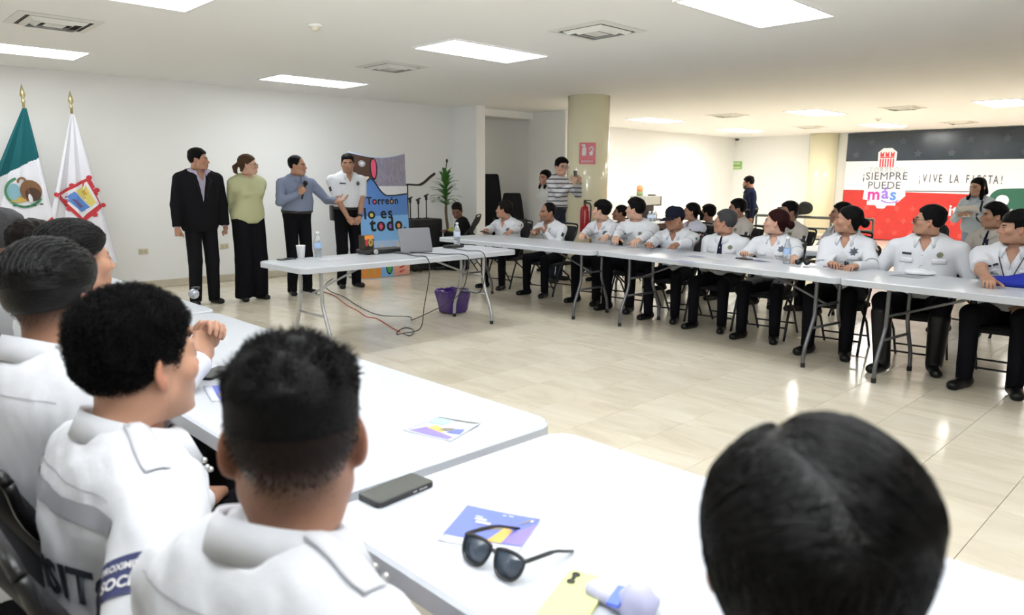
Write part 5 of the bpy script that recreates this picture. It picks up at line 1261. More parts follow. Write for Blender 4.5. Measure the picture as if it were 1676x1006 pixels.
fdecal(t, bv, ey+0.065, ez+0.015, disc(0.100, 0.120), EM['brown'], 'emblem_eagle')
fdecal(t, bv, ey+0.085, ez-0.025, disc(0.070, 0.075), EM['darkbrown'], 'emblem_wing', 0.3, 0.006)
fdecal(t, bv, ey+0.060, ez-0.070, disc(0.018, 0.050), EM['white'], 'emblem_tail', 0.1, 0.008)
fdecal(t, bv, ey-0.005, ez+0.115, arc(0.030, 0.052, 0.2, PI*1.1, 10), EM['brown'], 'emblem_neck', 0.0, 0.006)
for k in range(5): fdecal(t, bv, ey-0.10+0.062*k, ez-0.165+0.012*abs(k-1.5), disc(0.018, 0.009, 8), EM['teal'], 'emblem_leaf', 0.0, 0.006)
t, bv, zt = flag(-9.80, 2.40, 2.22, 'white flag with a red-framed coat of arms, on a brass pole by the back wall', 'plain', 0.28, 0.17)
ey, ez = -0.035, 1.20; SHD = [(-0.235, 0.04), (0.13, 0.24), (0.25, -0.09), (0.03, -0.30)]
fdecal(t, bv, ey, ez, gpoly(SHD), EM['red'], 'shield_border'); fdecal(t, bv, ey, ez, gpoly([(x*0.78+0.003, y*0.78) for x, y in SHD]), EM['white'], 'shield_field', 0, 0.006)
fdecal(t, bv, ey, ez, gpoly([(-0.135, 0.005), (-0.03, 0.075), (0.11, -0.11), (0.02, -0.165)]), EM['blue'], 'shield_water', 0, 0.008)
fdecal(t, bv, ey, ez, gpoly([(-0.02, 0.080), (0.09, 0.145), (0.165, -0.055), (0.115, -0.105)]), EM['yellow'], 'shield_gold', 0, 0.008)
fdecal(t, bv, ey-0.005, ez-0.055, gpoly([(-0.065, 0.045), (-0.02, 0.035), (0.05, -0.05), (0.01, -0.06)]), EM['purple'], 'shield_locomotive', 0, 0.010)
fdecal(t, bv, ey+0.072, ez+0.05, gpoly([(-0.03, 0.02), (0.0, 0.045), (0.03, -0.01), (0.0, -0.03)]), EM['ochre'], 'shield_tower', 0, 0.010)
for dx, dy in ((-0.235, 0.04), (0.13, 0.24), (0.25, -0.09), (0.03, -0.30), (-0.05, 0.145), (-0.10, -0.13), (0.15, -0.20), (0.20, 0.09)): fdecal(t, bv, ey+dx*0.98, ez+dy*0.98, disc(0.028, 0.028, 8), EM['red'], 'shield_ornament', 0, 0.005)

# ------------------------------------------------------------------ upright blue banner
def blue_banner():
    t = thing('banner', 'upright printed blue banner with painted lettering behind the standing officer', 'banner', (-9.0, 6.10, 0))
    Wd, Ht = 0.96, 1.80
    def S(u, v, lift=0.0):                                         # u along the wall, v upwards
        return Vector((0.05*math.sin(PI*u)-0.03+0.02*math.sin(v*5)+lift, (u-0.5)*Wd+0.04*(0.5-v), 0.015+v*Ht-0.07*math.sin(PI*u)*(v > 0.9)*(v-0.9)*10))
    def patch(name, u0, u1, v0, v1, m, lift=0.0, nu=10, nv=10, top=None):
        V = []; F = []
        for j in range(nv+1):
            for i in range(nu+1):
                u = u0+(u1-u0)*i/nu; hi_ = top(u) if top else v1; V.append(S(u, v0+(hi_-v0)*j/nv, lift))
        for j in range(nv):
            for i in range(nu): q = j*(nu+1)+i; F.append((q, q+1, q+nu+2, q+nu+1))
        return mesh_obj(name, V, F, m, t)
    sheet = patch('sheet', 0, 1, 0, 1, EM['paleblue'], 0.0, 20, 30); solid(sheet, 0.004, -1)
    def shape(name, sh, cu, cv, m, lift=0.003): return mesh_obj(name, [S(cu+x/Wd, cv+y/Ht, lift) for x, y in sh[0]], sh[1], m, t, False)
    pm = bpy.data.materials.new('printed_plaza'); pm.use_nodes = True; nt = pm.node_tree; b = nt.nodes['Principled BSDF']
    tc = nt.nodes.new('ShaderNodeTexCoord'); vo = nt.nodes.new('ShaderNodeTexBrick'); vo.inputs['Scale'].default_value = 9; vo.inputs['Color1'].default_value = (0.22, 0.25, 0.42, 1); vo.inputs['Color2'].default_value = (0.42, 0.42, 0.55, 1); vo.inputs['Mortar'].default_value = (0.10, 0.10, 0.14, 1)
    mp = nt.nodes.new('ShaderNodeMapping'); mp.inputs['Rotation'].default_value = (0, PI/2, 0); nt.links.new(tc.outputs['Object'], mp.inputs[0]); nt.links.new(mp.outputs[0], vo.inputs[0])
    no = nt.nodes.new('ShaderNodeTexNoise'); no.inputs['Scale'].default_value = 7; nt.links.new(tc.outputs['Object'], no.inputs[0])
    mx = nt.nodes.new('ShaderNodeMix'); mx.data_type = 'RGBA'; nt.links.new(no.outputs[0], mx.inputs[0]); nt.links.new(vo.outputs[0], mx.inputs[6]); mx.inputs[7].default_value = (0.30, 0.26, 0.30, 1); nt.links.new(mx.outputs[2], b.inputs['Base Color'])
    patch('printed_photograph', 0, 1, 0.72, 0.995, pm, 0.0015, 16, 6)
    patch('printed_photograph', 0, 0.40, 0.80, 0.99, EM['darkbrown'], 0.0022, 8, 6)
    patch('white_cloud', 0.0, 0.30, 0.72, 0.82, EM['cream'], 0.0022, 6, 3)
    shape('printed_clock', arc(0.0, 0.055, 0, 2*PI, 18), 0.20, 0.915, EM['grey']); shape('printed_clock', disc(0.025, 0.025), 0.20, 0.915, EM['white'], 0.004)
    wave = lambda u: 0.72+0.075*math.exp(-((u-0.32)/0.10)**2)-0.06*sstep(np.array([u]), 0.38, 0.6)[0]+0.05*max(0, u-0.75)
    patch('white_strip', 0.45, 1.0, 0.66, 0.735, EM['white'], 0.0030, 10, 2)
    patch('blue_field', 0, 1, 0.30, 0.7, EM['skyblue'], 0.0036, 40, 4, wave)
    patch('deep_blue_field', 0, 1, 0.50, 0.7, EM['blue'], 0.0044, 40, 4, lambda u: wave(u)-0.004)
    g = MB(); g.tube([S(u, wave(u), 0.006) for u in np.linspace(0.22, 1.0, 40)], 0.010, 6); g.obj('black_wave_line', EM['black'], t, True)
    shape('pink_petal', disc(0.062, 0.185), 0.385, 0.885, EM['black'], 0.005); shape('pink_petal', disc(0.042, 0.155), 0.385, 0.885, EM['pink'], 0.0065)
    def word(s, size, cu, cv, colours, bold=0.02, lift=0.007):
        """hand-painted black letters; the counters of o, e, a and d are filled with colour"""
        adv = {'r': .42, 'i': .3, 't': .40, 'l': .3, 'T': .56, 'n': .58, ' ': .3, 'e': .56, 's': .5, '.': .3}
        wd = sum(adv.get(c, .60) for c in s)*size; x = -wd/2; k = 0
        for c in s:
            a = adv.get(c, .60)*size
            if c != ' ':
                V, F = text_mesh(c, size, bold=bold); cx = x+a/2
                low = c in 'oóeasnr.'
                dy = {'.': -0.30*size, 'l': 0.0, 't': -0.02*size, 'T': 0.0}.get(c, 0)
                ys = [v[1] for v in V]; base = min(ys)
                V = [(v[0]+cx, v[1]-base-(0.0)) for v in V]
                if c in 'oóa' or c == 'd':
                    shape('letter_fill', disc(0.17*size, 0.20*size, 12, cx-(0.06*size if c == 'd' else 0), 0.27*size), cu, cv, colours[k % len(colours)], lift-0.0008); k += 1
                shape('lettering', (V, F), cu, cv, EM['black'], lift)
            x += a
    word('Torreón', 0.150, 0.52, 0.590, [EM['pink'], EM['orange']])
    word('lo es', 0.225, 0.42, 0.475, [EM['yellow']], 0.022)
    word('todo.', 0.270, 0.60, 0.375, [EM['pink'], EM['violet'], EM['orange']], 0.028)
    patch('orange_block', 0.0, 0.42, 0.0, 0.16, EM['orange'], 0.003, 8, 3); patch('blue_block', 0.42, 0.66, 0.0, 0.16, EM['skyblue'], 0.003, 6, 3); patch('peach_block', 0.66, 1.0, 0.0, 0.16, EM['peach'], 0.003, 6, 3)
    for u in (0.08, 0.20, 0.30): shape('yellow_stroke', gpoly([(-0.02, -0.10), (0.02, -0.10), (0.03, 0.10), (-0.01, 0.10)]), u, 0.08, EM['ochre'], 0.005)
    shape('green_leaf', disc(0.060, 0.115), 0.575, 0.08, EM['black'], 0.005); shape('green_leaf', disc(0.044, 0.095), 0.575, 0.08, EM['green'], 0.0065)
    for k in range(4): shape('peach_stroke', gpoly([(-0.05, -0.02), (0.05, 0.01), (0.05, 0.03), (-0.05, 0.01)]), 0.83, 0.03+0.035*k, EM['red'], 0.005)
    for u, v in ((0.45, 0.24), (0.62, 0.22), (0.75, 0.25), (0.35, 0.20)): shape('pale_figure', gpoly([(-0.05, -0.05), (0.05, -0.05), (0.02, 0.06), (-0.02, 0.06)]), u, v, EM['palegrey'], 0.005)
    g = MB()
    for s in (-0.40, 0.40): g.tube([(-0.06, s, 1.60), (-0.06, s, 0.02)], 0.012, 8); g.tube([(-0.06, s, 0.02), (-0.30, s, 0.02)], 0.012, 8)
    g.tube([(-0.06, -0.40, 1.60), (-0.06, 0.40, 1.60)], 0.012, 8); g.obj('support_stand', LEGM, t, True)
blue_banner()

# ------------------------------------------------------------------ large wall banner at the far right
def wall_banner():
    Y = YF-0.10; x0, x1 = -7.72, 1.6
    t = thing('wall_banner', 'wide dark, white and red festive banner covering the far wall', 'banner', (0, Y, 0))
    def panel(name, z0, z1, m, y=0.0, xa=x0, xb=x1): g = MB(); g.box(((xa+xb)/2, y, (z0+z1)/2), (xb-xa, 0.02, z1-z0)); return g.obj(name, m, t)
    DK = mat('banner_dark_vinyl', (0.028, 0.042, 0.060), 0.22, vary=0.25, vscale=3); WH = mat('banner_white_vinyl', (0.72, 0.72, 0.76), 0.3); RD = mat('banner_red_vinyl', (0.55, 0.035, 0.030), 0.3, vary=0.12, vscale=5)
    panel('dark_band', 1.96, 2.66, DK); panel('white_band', 1.22, 1.96, WH)
    # the red field rises gently to the left
    g = MB(); P = [(x0, 0.02), (x1, 0.02), (x1, 1.12), (-4.0, 1.15), (x0, 1.24)]; M0 = Matrix(((1, 0, 0, 0), (0, 0, -1, -0.013), (0, 1, 0, 0), (0, 0, 0, 1)))
    g.prism(P, 0.0, 0.004, 0, M0); g.obj('red_field', RD, t)
    panel('white_backing', 0.02, 1.24, WH)
    def F(x, z): return frame((x, -0.012, z), (1, 0, 0), (0, 0, 1))
    GR = mat('banner_grey_ink', (0.075, 0.085, 0.095), 0.5); RED2 = mat('banner_red_ink', (0.60, 0.045, 0.06), 0.5)
    cx = -6.72
    # castle emblem with a white rim
    Lf = 0.008
    flat('emblem_rim', [(-0.21, -0.24), (0.21, -0.24), (0.22, 0.16), (0.10, 0.26), (-0.10, 0.26), (-0.22, 0.16)], F(cx, 2.01), EM['white'], t, Lf)
    for sx in (-1, 0, 1): flat('emblem_castle', [(sx*0.12-0.045, 0.05), (sx*0.12+0.045, 0.05), (sx*0.12+0.045, 0.17), (sx*0.12+0.02, 0.17), (sx*0.12+0.02, 0.135), (sx*0.12-0.02, 0.135), (sx*0.12-0.02, 0.17), (sx*0.12-0.045, 0.17)], F(cx, 2.01), RED2, t, Lf+0.003)
    flat('emblem_castle', [(-0.165, 0.015), (0.165, 0.015), (0.165, 0.045), (-0.165, 0.045)], F(cx, 2.01), RED2, t, Lf+0.003)
    for x in (-0.15, -0.09, -0.03, 0.03, 0.09, 0.15): flat('emblem_castle', [(x-0.018, -0.20), (x+0.018, -0.20), (x+0.018, 0.0), (x-0.018, 0.0)], F(cx, 2.01), RED2, t, Lf+0.003)
    lettering('lettering', 'TORREÓN', 0.165, F(cx+0.02, 1.735), mat('banner_pale_ink', (0.42, 0.46, 0.48), 0.5), t, Lf, spacing=1.15)
    lettering('lettering', '¡SIEMPRE', 0.265, F(cx-0.02, 1.580), GR, t, Lf, bold=0.0, spacing=1.05)
    lettering('lettering', 'PUEDE', 0.255, F(cx-0.02, 1.355), GR, t, Lf, bold=0.0, spacing=1.05)
    flat('lettering_rim', [(-0.50, -0.10), (-0.30, -0.13), (0.05, -0.22), (0.35, -0.15), (0.50, 0.0), (0.48, 0.15), (-0.48, 0.15)], F(cx, 1.11), EM['white'], t, Lf+0.002)
    for ch, dx, cl in (('m', -0.24, EM['magenta']), ('á', 0.03, EM['violet']), ('s', 0.22, EM['blue'])): lettering('lettering', ch, 0.40, F(cx+dx, 1.13+(0.035 if ch == 'á' else 0)), cl, t, Lf+0.006, bold=0.03)
    V, Fc = arc(0.20, 0.25, PI*1.15, PI*1.85, 14, 0.55); mesh_obj('smile_line', [F(cx+0.15, 1.06) @ Vector((x, y, Lf+0.006)) for x, y in V], Fc, EM['violet'], t, False)
    flat('white_plaque', [(-0.34, -0.03), (-0.14, -0.03), (-0.08, -0.11), (0.08, -0.11), (0.14, -0.03), (0.34, -0.03), (0.34, 0.07), (-0.34, 0.07)], F(cx-0.05, 0.90), EM['white'], t, Lf)
    for k, ch in enumerate('¡VIVE LA FIESTA!'):
        if ch != ' ': lettering('lettering', ch, 0.27, F(-5.94+k*0.113, 1.53-0.0025*k) @ Matrix.Diagonal((0.56, 1, 1, 1)), GR, t, Lf, bold=0.006)
    # green scroll letter cut by the frame
    for P_, m_, l_ in (([(-0.66, 0.20), (-0.64, 0.48), (-0.40, 0.64), (0.9, 0.66), (0.9, 0.30), (0.36, 0.32), (0.36, -0.72), (-0.25, -0.72), (-0.18, 0.02), (-0.45, -0.04)], EM['white'], Lf+0.001),): flat('scroll_rim', P_, F(-3.88, 0.76), m_, t, l_)
    V, Fc = arc(0.13, 0.27, -PI*0.35, PI*1.15, 20); mesh_obj('scroll_letter', [F(-4.19, 1.04) @ Vector((x, y, Lf+0.005)) for x, y in V], Fc, EM['teal'], t, False)
    flat('scroll_letter', [(-0.3, 0.12), (0.9, 0.12), (0.9, 0.30), (-0.3, 0.27)], F(-3.88, 1.04), EM['teal'], t, Lf+0.007); flat('scroll_letter', [(-0.13, -0.95), (0.18, -0.95), (0.20, 0.2), (-0.08, 0.2)], F(-3.88, 1.04), EM['teal'], t, Lf+0.009)
    lettering('lettering', 'it', 0.36, F(-5.15, 0.78), EM['white'], t, Lf+0.003, bold=0.02)
    # row of pale festive motifs
    PT = mat('banner_motif_red', (0.66, 0.08, 0.06), 0.35); PD = mat('banner_motif_dark', (0.034, 0.049, 0.067), 0.3)
    for i in range(26):
        x = x0+0.25+i*0.36
        for j in range(3):
            V, Fc = star_shape(6 if (i+j) % 2 else 4, 0.085, 0.04); mesh_obj('motif', [F(x+0.18*(j % 2), 0.20+0.30*j) @ Vector((a, b, 0.006)) for a, b in V], Fc, PT, t, False)
        V, Fc = star_shape(5, 0.10, 0.05); mesh_obj('motif', [F(x, 2.12+0.3*(i % 2)) @ Vector((a, b, 0.001)) for a, b in V], Fc, PD, t, False)
wall_banner()

# ------------------------------------------------------------------ signs
cx_, cy_, cr_ = -7.32, 8.72, 0.315
dirc = Vector((0-cx_+0.9, 0-cy_, 0)).normalized()
def on_column(ang, z, r=0.0): 
    a = math.atan2(dirc.y, dirc.x)+ang; return Vector((cx_+(cr_+r)*math.cos(a), cy_+(cr_+r)*math.sin(a), z)), a
p0, a0 = on_column(-0.08, 1.83, 0.006)
ts_ = thing('safety_sign', 'red fire extinguisher sign with white pictograms on the cream column', 'sign', p0, a0+PI/2)
def LF(x, z): return Matrix.Translation((x, 0, z)) @ Matrix(((1, 0, 0, 0), (0, 0, -1, 0), (0, 1, 0, 0), (0, 0, 0, 1)))
g = MB(); g.box((0, 0, 0), (0.24, 0.006, 0.31)); bevel(g.obj('plate', mat('sign_red', (0.55, 0.025, 0.035), 0.35), ts_), 0.002)
sg = lambda nm, P, x, z: flat(nm, P, LF(x, z), EM['white'], ts_, 0.0042)
sg('pictogram', rrect(0.060, 0.125, 0.018), -0.048, 0.025); sg('pictogram', [(-0.02, 0.0), (0.02, 0.0), (0.012, 0.045), (-0.012, 0.045)], -0.048, 0.09); sg('pictogram', [(-0.04, 0.0), (0.0, 0.0), (0.0, 0.012), (-0.04, 0.03)], -0.045, 0.105)
V, Fc = arc(0.018, 0.032, -PI*0.6, PI*1.1, 12, 1.3); mesh_obj('pictogram', [LF(0.058, 0.06) @ Vector((x, y, 0.0042)) for x, y in V], Fc, EM['white'], ts_, False)
sg('pictogram', [(-0.02, -0.05), (0.02, -0.05), (0.03, 0.0), (-0.03, 0.0)], 0.055, 0.02)
lettering('lettering', 'EXTINTOR', 0.036, LF(0, -0.118), EM['white'], ts_, 0.0042, bold=0.01)
p0, a0 = on_column(-0.12, 0.66, 0.085)
te = thing('fire_extinguisher', 'red fire extinguisher on the column, hidden by the photographer', 'extinguisher', p0, 0)
g = MB(); g.lathe([(0.001, 0), (0.066, 0.004), (0.070, 0.03), (0.070, 0.32), (0.055, 0.38), (0.022, 0.40), (0.022, 0.43), (0.001, 0.43)], n=20); g.obj('cylinder_body', mat('extinguisher_red', (0.42, 0.015, 0.02), 0.25, coat=0.4), te, True)
g = MB(); g.box((0, 0, 0.455), (0.03, 0.03, 0.045)); g.box((0.05, 0, 0.485), (0.13, 0.022, 0.012)); g.obj('valve_handle', BLACKPL, te)
g = MB(); g.tube(spline([(0.02, 0, 0.45), (0.09, 0.02, 0.42), (0.095, 0.02, 0.25), (0.085, 0.0, 0.10)], 5), 0.011, 7); g.obj('hose', BLACKPL, te, True)
tg_ = thing('exit_sign', 'small green sign high on the far white wall', 'sign', (-10.84, YF-0.012, 1.90), 0)
g = MB(); g.box((0, 0, 0), (0.32, 0.012, 0.23)); g.obj('plate', mat('sign_green', (0.25, 0.52, 0.16), 0.4), tg_)
gl = EM['cream']
flat('pictogram', [(-0.11, 0.02), (0.03, 0.02), (0.03, -0.0), (0.10, 0.035), (0.03, 0.075), (0.03, 0.05), (-0.11, 0.05)], LF(0, 0.02), gl, tg_, 0.008); flat('pictogram', rrect(0.24, 0.035, 0.01), LF(0, -0.065), gl, tg_, 0.008)
# ------------------------------------------------------------------ on and around the presentation table
TZ = TH+0.0005
CLEAR = mat('clear_plastic', (0.80, 0.88, 0.95), 0.06, trans=0.85); LABEL = mat('bottle_label_blue', (0.35, 0.50, 0.75), 0.5); CAPM = mat('bottle_cap_white', (0.75, 0.77, 0.80), 0.4); SILVER = mat('laptop_silver', (0.20, 0.205, 0.225), 0.38, 0.5)
def water_bottle(x, y, z, label, k=1.0, lab=LABEL, group=None):
    t = thing('water_bottle', label, 'bottle', (x, y, z), 0, group)
    g = MB(); g.lathe([(0.001, 0.0), (0.030*k, 0.002), (0.033*k, 0.012), (0.033*k, 0.055), (0.031*k, 0.062), (0.033*k, 0.070), (0.033*k, 0.135), (0.030*k, 0.150), (0.016*k, 0.190), (0.0135*k, 0.200), (0.0135*k, 0.208), (0.001, 0.208)], n=18); g.obj('bottle_body', CLEAR, t, True)
    g = MB(); g.lathe([(0.0335*k, 0.080), (0.0338*k, 0.081), (0.0338*k, 0.128), (0.0335*k, 0.129)], n=18); g.obj('label_band', lab, t, True)
    g = MB(); g.lathe([(0.001, 0.207), (0.0155*k, 0.207), (0.0155*k, 0.226), (0.001, 0.227)], n=14); g.obj('cap', CAPM, t, True); return t
p = at(519, 420, z=TZ); water_bottle(max(p[0], -5.88), p[1], TZ, 'clear water bottle beside the white paper cup on the laptop table', 1.05)
p = at(748, 404, z=TZ); water_bottle(p[0], p[1], TZ+0.028, 'water bottle standing on the black adapter right of the laptop', 1.05, mat('bottle_label_white', (0.62, 0.68, 0.80), 0.5))
p = at(472, 419, z=TZ); t = thing('paper_cup', 'white paper cup at the left end of the laptop table', 'cup', (max(p[0], -5.885), p[1], TZ))
g = MB(); g.lathe([(0.001, 0.0), (0.029, 0.001), (0.040, 0.108), (0.0425, 0.111), (0.040, 0.114), (0.037, 0.108), (0.027, 0.012), (0.001, 0.012)], n=22); g.obj('cup_body', mat('paper_white', (0.80, 0.80, 0.80), 0.7), t, True)
def phone(P, rz, label, screen=(0.06, 0.065, 0.07), case=(0.012, 0.012, 0.013), w=0.078, l=0.160, h=0.0095, face=True, z=TZ):
    t = thing('phone', label, 'phone', (P[0], P[1], z), rz)
    Q = rrect(w, l, 0.013, 5); g = MB(); g.prism(Q, 0.0, h); bevel(g.obj('case', mat('phone_case_%.3f_%.3f' % (case[0], case[2]), case, 0.45), t), 0.002, 2)
    if face:
        s = MB(); s.prism(rrect(w-0.008, l-0.008, 0.010, 5), h-0.0008, h+0.0004); s.obj('screen', mat('phone_screen_%.3f' % screen[0], screen, 0.12, spec=0.6), t)
        s = MB()
        for k in (0.02, 0.038, 0.050): s.box((w/2+0.0003, k, h*0.55), (0.0016, 0.010, 0.003))
        s.obj('side_button', mat('button_silver', (0.5, 0.5, 0.5), 0.3, 0.8), t)
    return t
p = at(460, 423, z=TZ); phone((-5.87, p[1]), 0.15, 'black phone lying at the left corner of the laptop table')
p = at(600, 415, z=TZ); bx = thing('snack_box', 'small orange and black printed box standing on a black device', 'box', (p[0], p[1], TZ+0.045), 0.25)
g = MB(); g.box((0, 0, 0.065), (0.075, 0.125, 0.130)); bevel(g.obj('carton', mat('carton_black', (0.03, 0.022, 0.015), 0.4), bx), 0.002)
Mx = lambda y, z: Matrix.Translation((0.0385, y, z)) @ Matrix(((0, 0, 1, 0), (1, 0, 0, 0), (0, 1, 0, 0), (0, 0, 0, 1)))
flat('printed_band', [(-0.061, -0.018), (0.061, -0.018), (0.061, 0.018), (-0.061, 0.018)], Mx(0, 0.110), EM['orange'], bx, 0); flat('printed_band', disc(0.03, 0.036)[0][-20:], Mx(0.018, 0.060), EM['ochre'], bx, 0.0004); flat('printed_band', rrect(0.035, 0.06, 0.006), Mx(-0.035, 0.062), EM['red'], bx, 0.0004); flat('printed_band', disc(0.015, 0.018)[0][-20:], Mx(0.020, 0.062), EM['brown'], bx, 0.0008)
pj = thing('projector', 'flat black projector with a lens under the small printed box', 'projector', (p[0]+0.02, p[1]+0.16, TZ), 0.0)
g = MB(); g.box((0, 0, 0.024), (0.19, 0.46, 0.036)); bevel(g.obj('housing', BLACKPL, pj), 0.008); g = MB(); g.lathe([(0.022, 0), (0.022, 0.02), (0.016, 0.021), (0.001, 0.014)], (0.096, -0.14, 0.024), 14, rot=Matrix.Rotation(PI/2, 3, 'Y')); g.obj('lens_ring', mat('lens_grey', (0.5, 0.5, 0.48), 0.3, 0.5), pj, True)
g = MB(); 
for k in range(4): g.box(((-1) ** k*0.075, 0.2-0.4*(k > 1), 0.003), (0.02, 0.02, 0.006))
g.obj('foot', BLACKPL, pj)
# laptop, its lid back towards the camera
p = at(683, 414, z=TZ); lt = thing('laptop', 'open silver laptop seen from behind its lid', 'laptop', (p[0], p[1], TZ), PI/2-0.12)
g = MB(); g.prism(rrect(0.345, 0.235, 0.012, 4), 0.002, 0.014, 0, Matrix.Translation((0, 0.118, 0))); bevel(g.obj('keyboard_base', SILVER, lt), 0.002)
tl = Matrix.Translation((0, 0.004, 0.014)) @ Matrix.Rotation(math.radians(74), 4, 'X'); g = MB(); g.prism(rrect(0.345, 0.228, 0.012, 4), 0.0, 0.006, 0, tl @ Matrix.Translation((0, 0.114, 0))); bevel(g.obj('lid', SILVER, lt), 0.0015)
g = MB(); g.prism(rrect(0.33, 0.21, 0.004, 3), 0.006, 0.0066, 0, tl @ Matrix.Translation((0, 0.114, 0))) if False else g.prism(rrect(0.32, 0.20, 0.004, 3), -0.0008, -0.0002, 0, tl @ Matrix.Translation((0, 0.114, 0))); g.obj('screen', BLACKPL, lt)
g = MB(); g.prism(rrect(0.30, 0.10, 0.004, 3), 0.0142, 0.0152, 0, Matrix.Translation((0, 0.13, 0))); g.obj('keyboard', BLACKPL, lt)
p = at(742, 405, z=TZ); ad = thing('power_adapter', 'black power adapter under the water bottle right of the laptop', 'adapter', (p[0], p[1], TZ), 0.2); g = MB(); g.box((0, 0, 0.014), (0.13, 0.19, 0.027)); bevel(g.obj('brick_case', BLACKPL, ad), 0.006); g = MB(); g.lathe([(0.008, 0), (0.008, 0.03), (0.004, 0.045)], (0, -0.095, 0.014), 8, rot=Matrix.Rotation(PI/2, 3, 'X')); g.obj('plug_sleeve', BLACKPL, ad, True)
def sheet(P, w, l, rz, label, cat='paper', col=(0.76, 0.77, 0.80), z=TZ, marks=True, group=None):
    t = thing('paper_sheet', label, cat, (P[0], P[1], z), rz, group); V = []; F = []; n = 6
    for j in range(n+1):
        for i in range(n+1): V.append((-w/2+w*i/n, -l/2+l*j/n, 0.0008+0.002*((i/n-0.5)**2)+0.0015*(j/n)**3))
    for j in range(n):
        for i in range(n): q = j*(n+1)+i; F.append((q, q+1, q+n+2, q+n+1))
    o = mesh_obj('page', V, F, mat('paper_%.2f_%.2f' % (col[0], col[2]), col, 0.6), t)
    if marks:
        g = MB()
        for k in range(5): g.box((0, -l*0.3+l*0.15*k, 0.0034), (w*0.7, l*0.03, 0.0002))
        g.obj('printed_lines', mat('print_grey', (0.25, 0.25, 0.30), 0.7), t)
    return t
p = at(543, 424, z=TZ); sheet(p, 0.15, 0.21, 0.3, 'grey printed sheet lying in the middle of the laptop table')
# bag and cables
bp = at(740, 513, z=0); bg = thing('plastic_bag', 'crumpled purple plastic bag standing open on the floor under the laptop table', 'bag', (bp[0]-0.05, bp[1]+0.05, 0))
def bagsdf(p):
    sc = 1+0.35*np.clip(p[:, 2]/0.27, 0, 1); q = p.copy(); q[:, 0] /= sc; q[:, 1] /= sc
    d = rbox(q, (0, 0, 0.13), (0.115, 0.125, 0.14), 0.05); inn = rbox(q, (0, 0, 0.20), (0.094, 0.104, 0.17), 0.05)
    d = np.maximum(d, -inn); d = d+0.007*noise(p*np.array([1, 1, 0.5]), 60, 2)+0.003*noise(p, 150, 4); return np.maximum(d, -(p[:, 2]-0.002))
V, F = surface(bagsdf, (-0.22, -0.22, 0), (0.22, 0.22, 0.30), 0.007); V[:, 2] += 0.0
mesh_obj('bag_sack', V, F, mat('purple_plastic', (0.045, 0.012, 0.15), 0.22, spec=0.6), bg)
def cable(name, pts, r, m, label):
    g = MB(); g.tube(spline(pts, 9), r, 6); o = g.obj(name, m, None, True); tag(o, label, 'cable'); return o
A = lambda x, y, z=0.006: tuple(at(x, y, z=z))
RUB = mat('cable_black', (0.015, 0.015, 0.016), 0.5); REDC = mat('cable_red', (0.45, 0.06, 0.035), 0.5)
ex = -5.120
cable('power_cable', [(-5.66, 4.02, TZ+0.012), (-5.35, 3.97, TZ+0.006), (-5.14, 3.95, TZ+0.004), (ex, 3.955, 0.60), (-5.22, 3.97, 0.30), (-5.30, 3.98, 0.08), A(660, 545), A(650, 547), A(652, 541), A(664, 536), A(677, 540), A(672, 549), A(661, 546)], 0.0045, RUB, 'black cable falling from the projector into a loop on the floor')
cable('power_cable', [(-5.60, 4.10, TZ+0.012), (-5.30, 4.25, TZ+0.006), (-5.14, 4.38, TZ+0.004), (ex, 4.41, 0.66), (-5.25, 4.40, 0.35), (-5.75, 4.25, 0.07), A(670, 518), A(620, 515), A(585, 500), A(562, 485), A(540, 476), A(533, 465), A(545, 455)], 0.0045, RUB, 'long black cable hanging in a wide arc under the laptop table')
cable('extension_cord', [A(529, 477), A(548, 484), A(566, 498), A(585, 508), A(600, 518), A(617, 521), A(640, 535), A(655, 543)], 0.005, REDC, 'thin red extension cord running across the floor to the cable loop')
cable('power_cable', [(-5.80, 4.70, TZ+0.012), (-5.45, 4.66, TZ+0.004), (-5.14, 4.62, TZ+0.004), (ex, 4.62, 0.55), (-5.25, 4.66, 0.35), (-5.62, 4.74, 0.34), (-5.88, 4.84, 0.30)], 0.004, RUB, 'thin black cable hanging down into the purple bag')

# ------------------------------------------------------------------ by the corner: case, stands, palm
cs = thing('equipment_case', 'large black equipment case with microphone stands beside the blue banner', 'case', (-9.45, 7.12, 0), 0.0)
g = MB(); g.box((0, 0, 0.42), (0.42, 0.62, 0.80)); bevel(g.obj('case_body', mat('case_black', (0.010, 0.010, 0.011), 0.55, bump=0.2, bscale=120), cs), 0.03, 3)
g = MB(); g.box((0.215, 0, 0.55), (0.02, 0.50, 0.40)); bevel(g.obj('front_pocket', MATS['case_black'], cs), 0.009, 2); g = MB(); g.box((0.225, -0.18, 0.62), (0.008, 0.07, 0.06)); g.obj('case_tag', mat('tag_grey', (0.25, 0.25, 0.25), 0.5), cs)
g = MB()
for y in (-0.22, 0.22):
    for x in (-0.14, 0.14): g.lathe([(0.001, -0.02), (0.03, -0.02), (0.03, 0.02), (0.001, 0.02)], (x, y, 0.03), 10, rot=Matrix.Rotation(PI/2, 3, 'X'))
g.obj('caster', BLACKPL, cs, True)
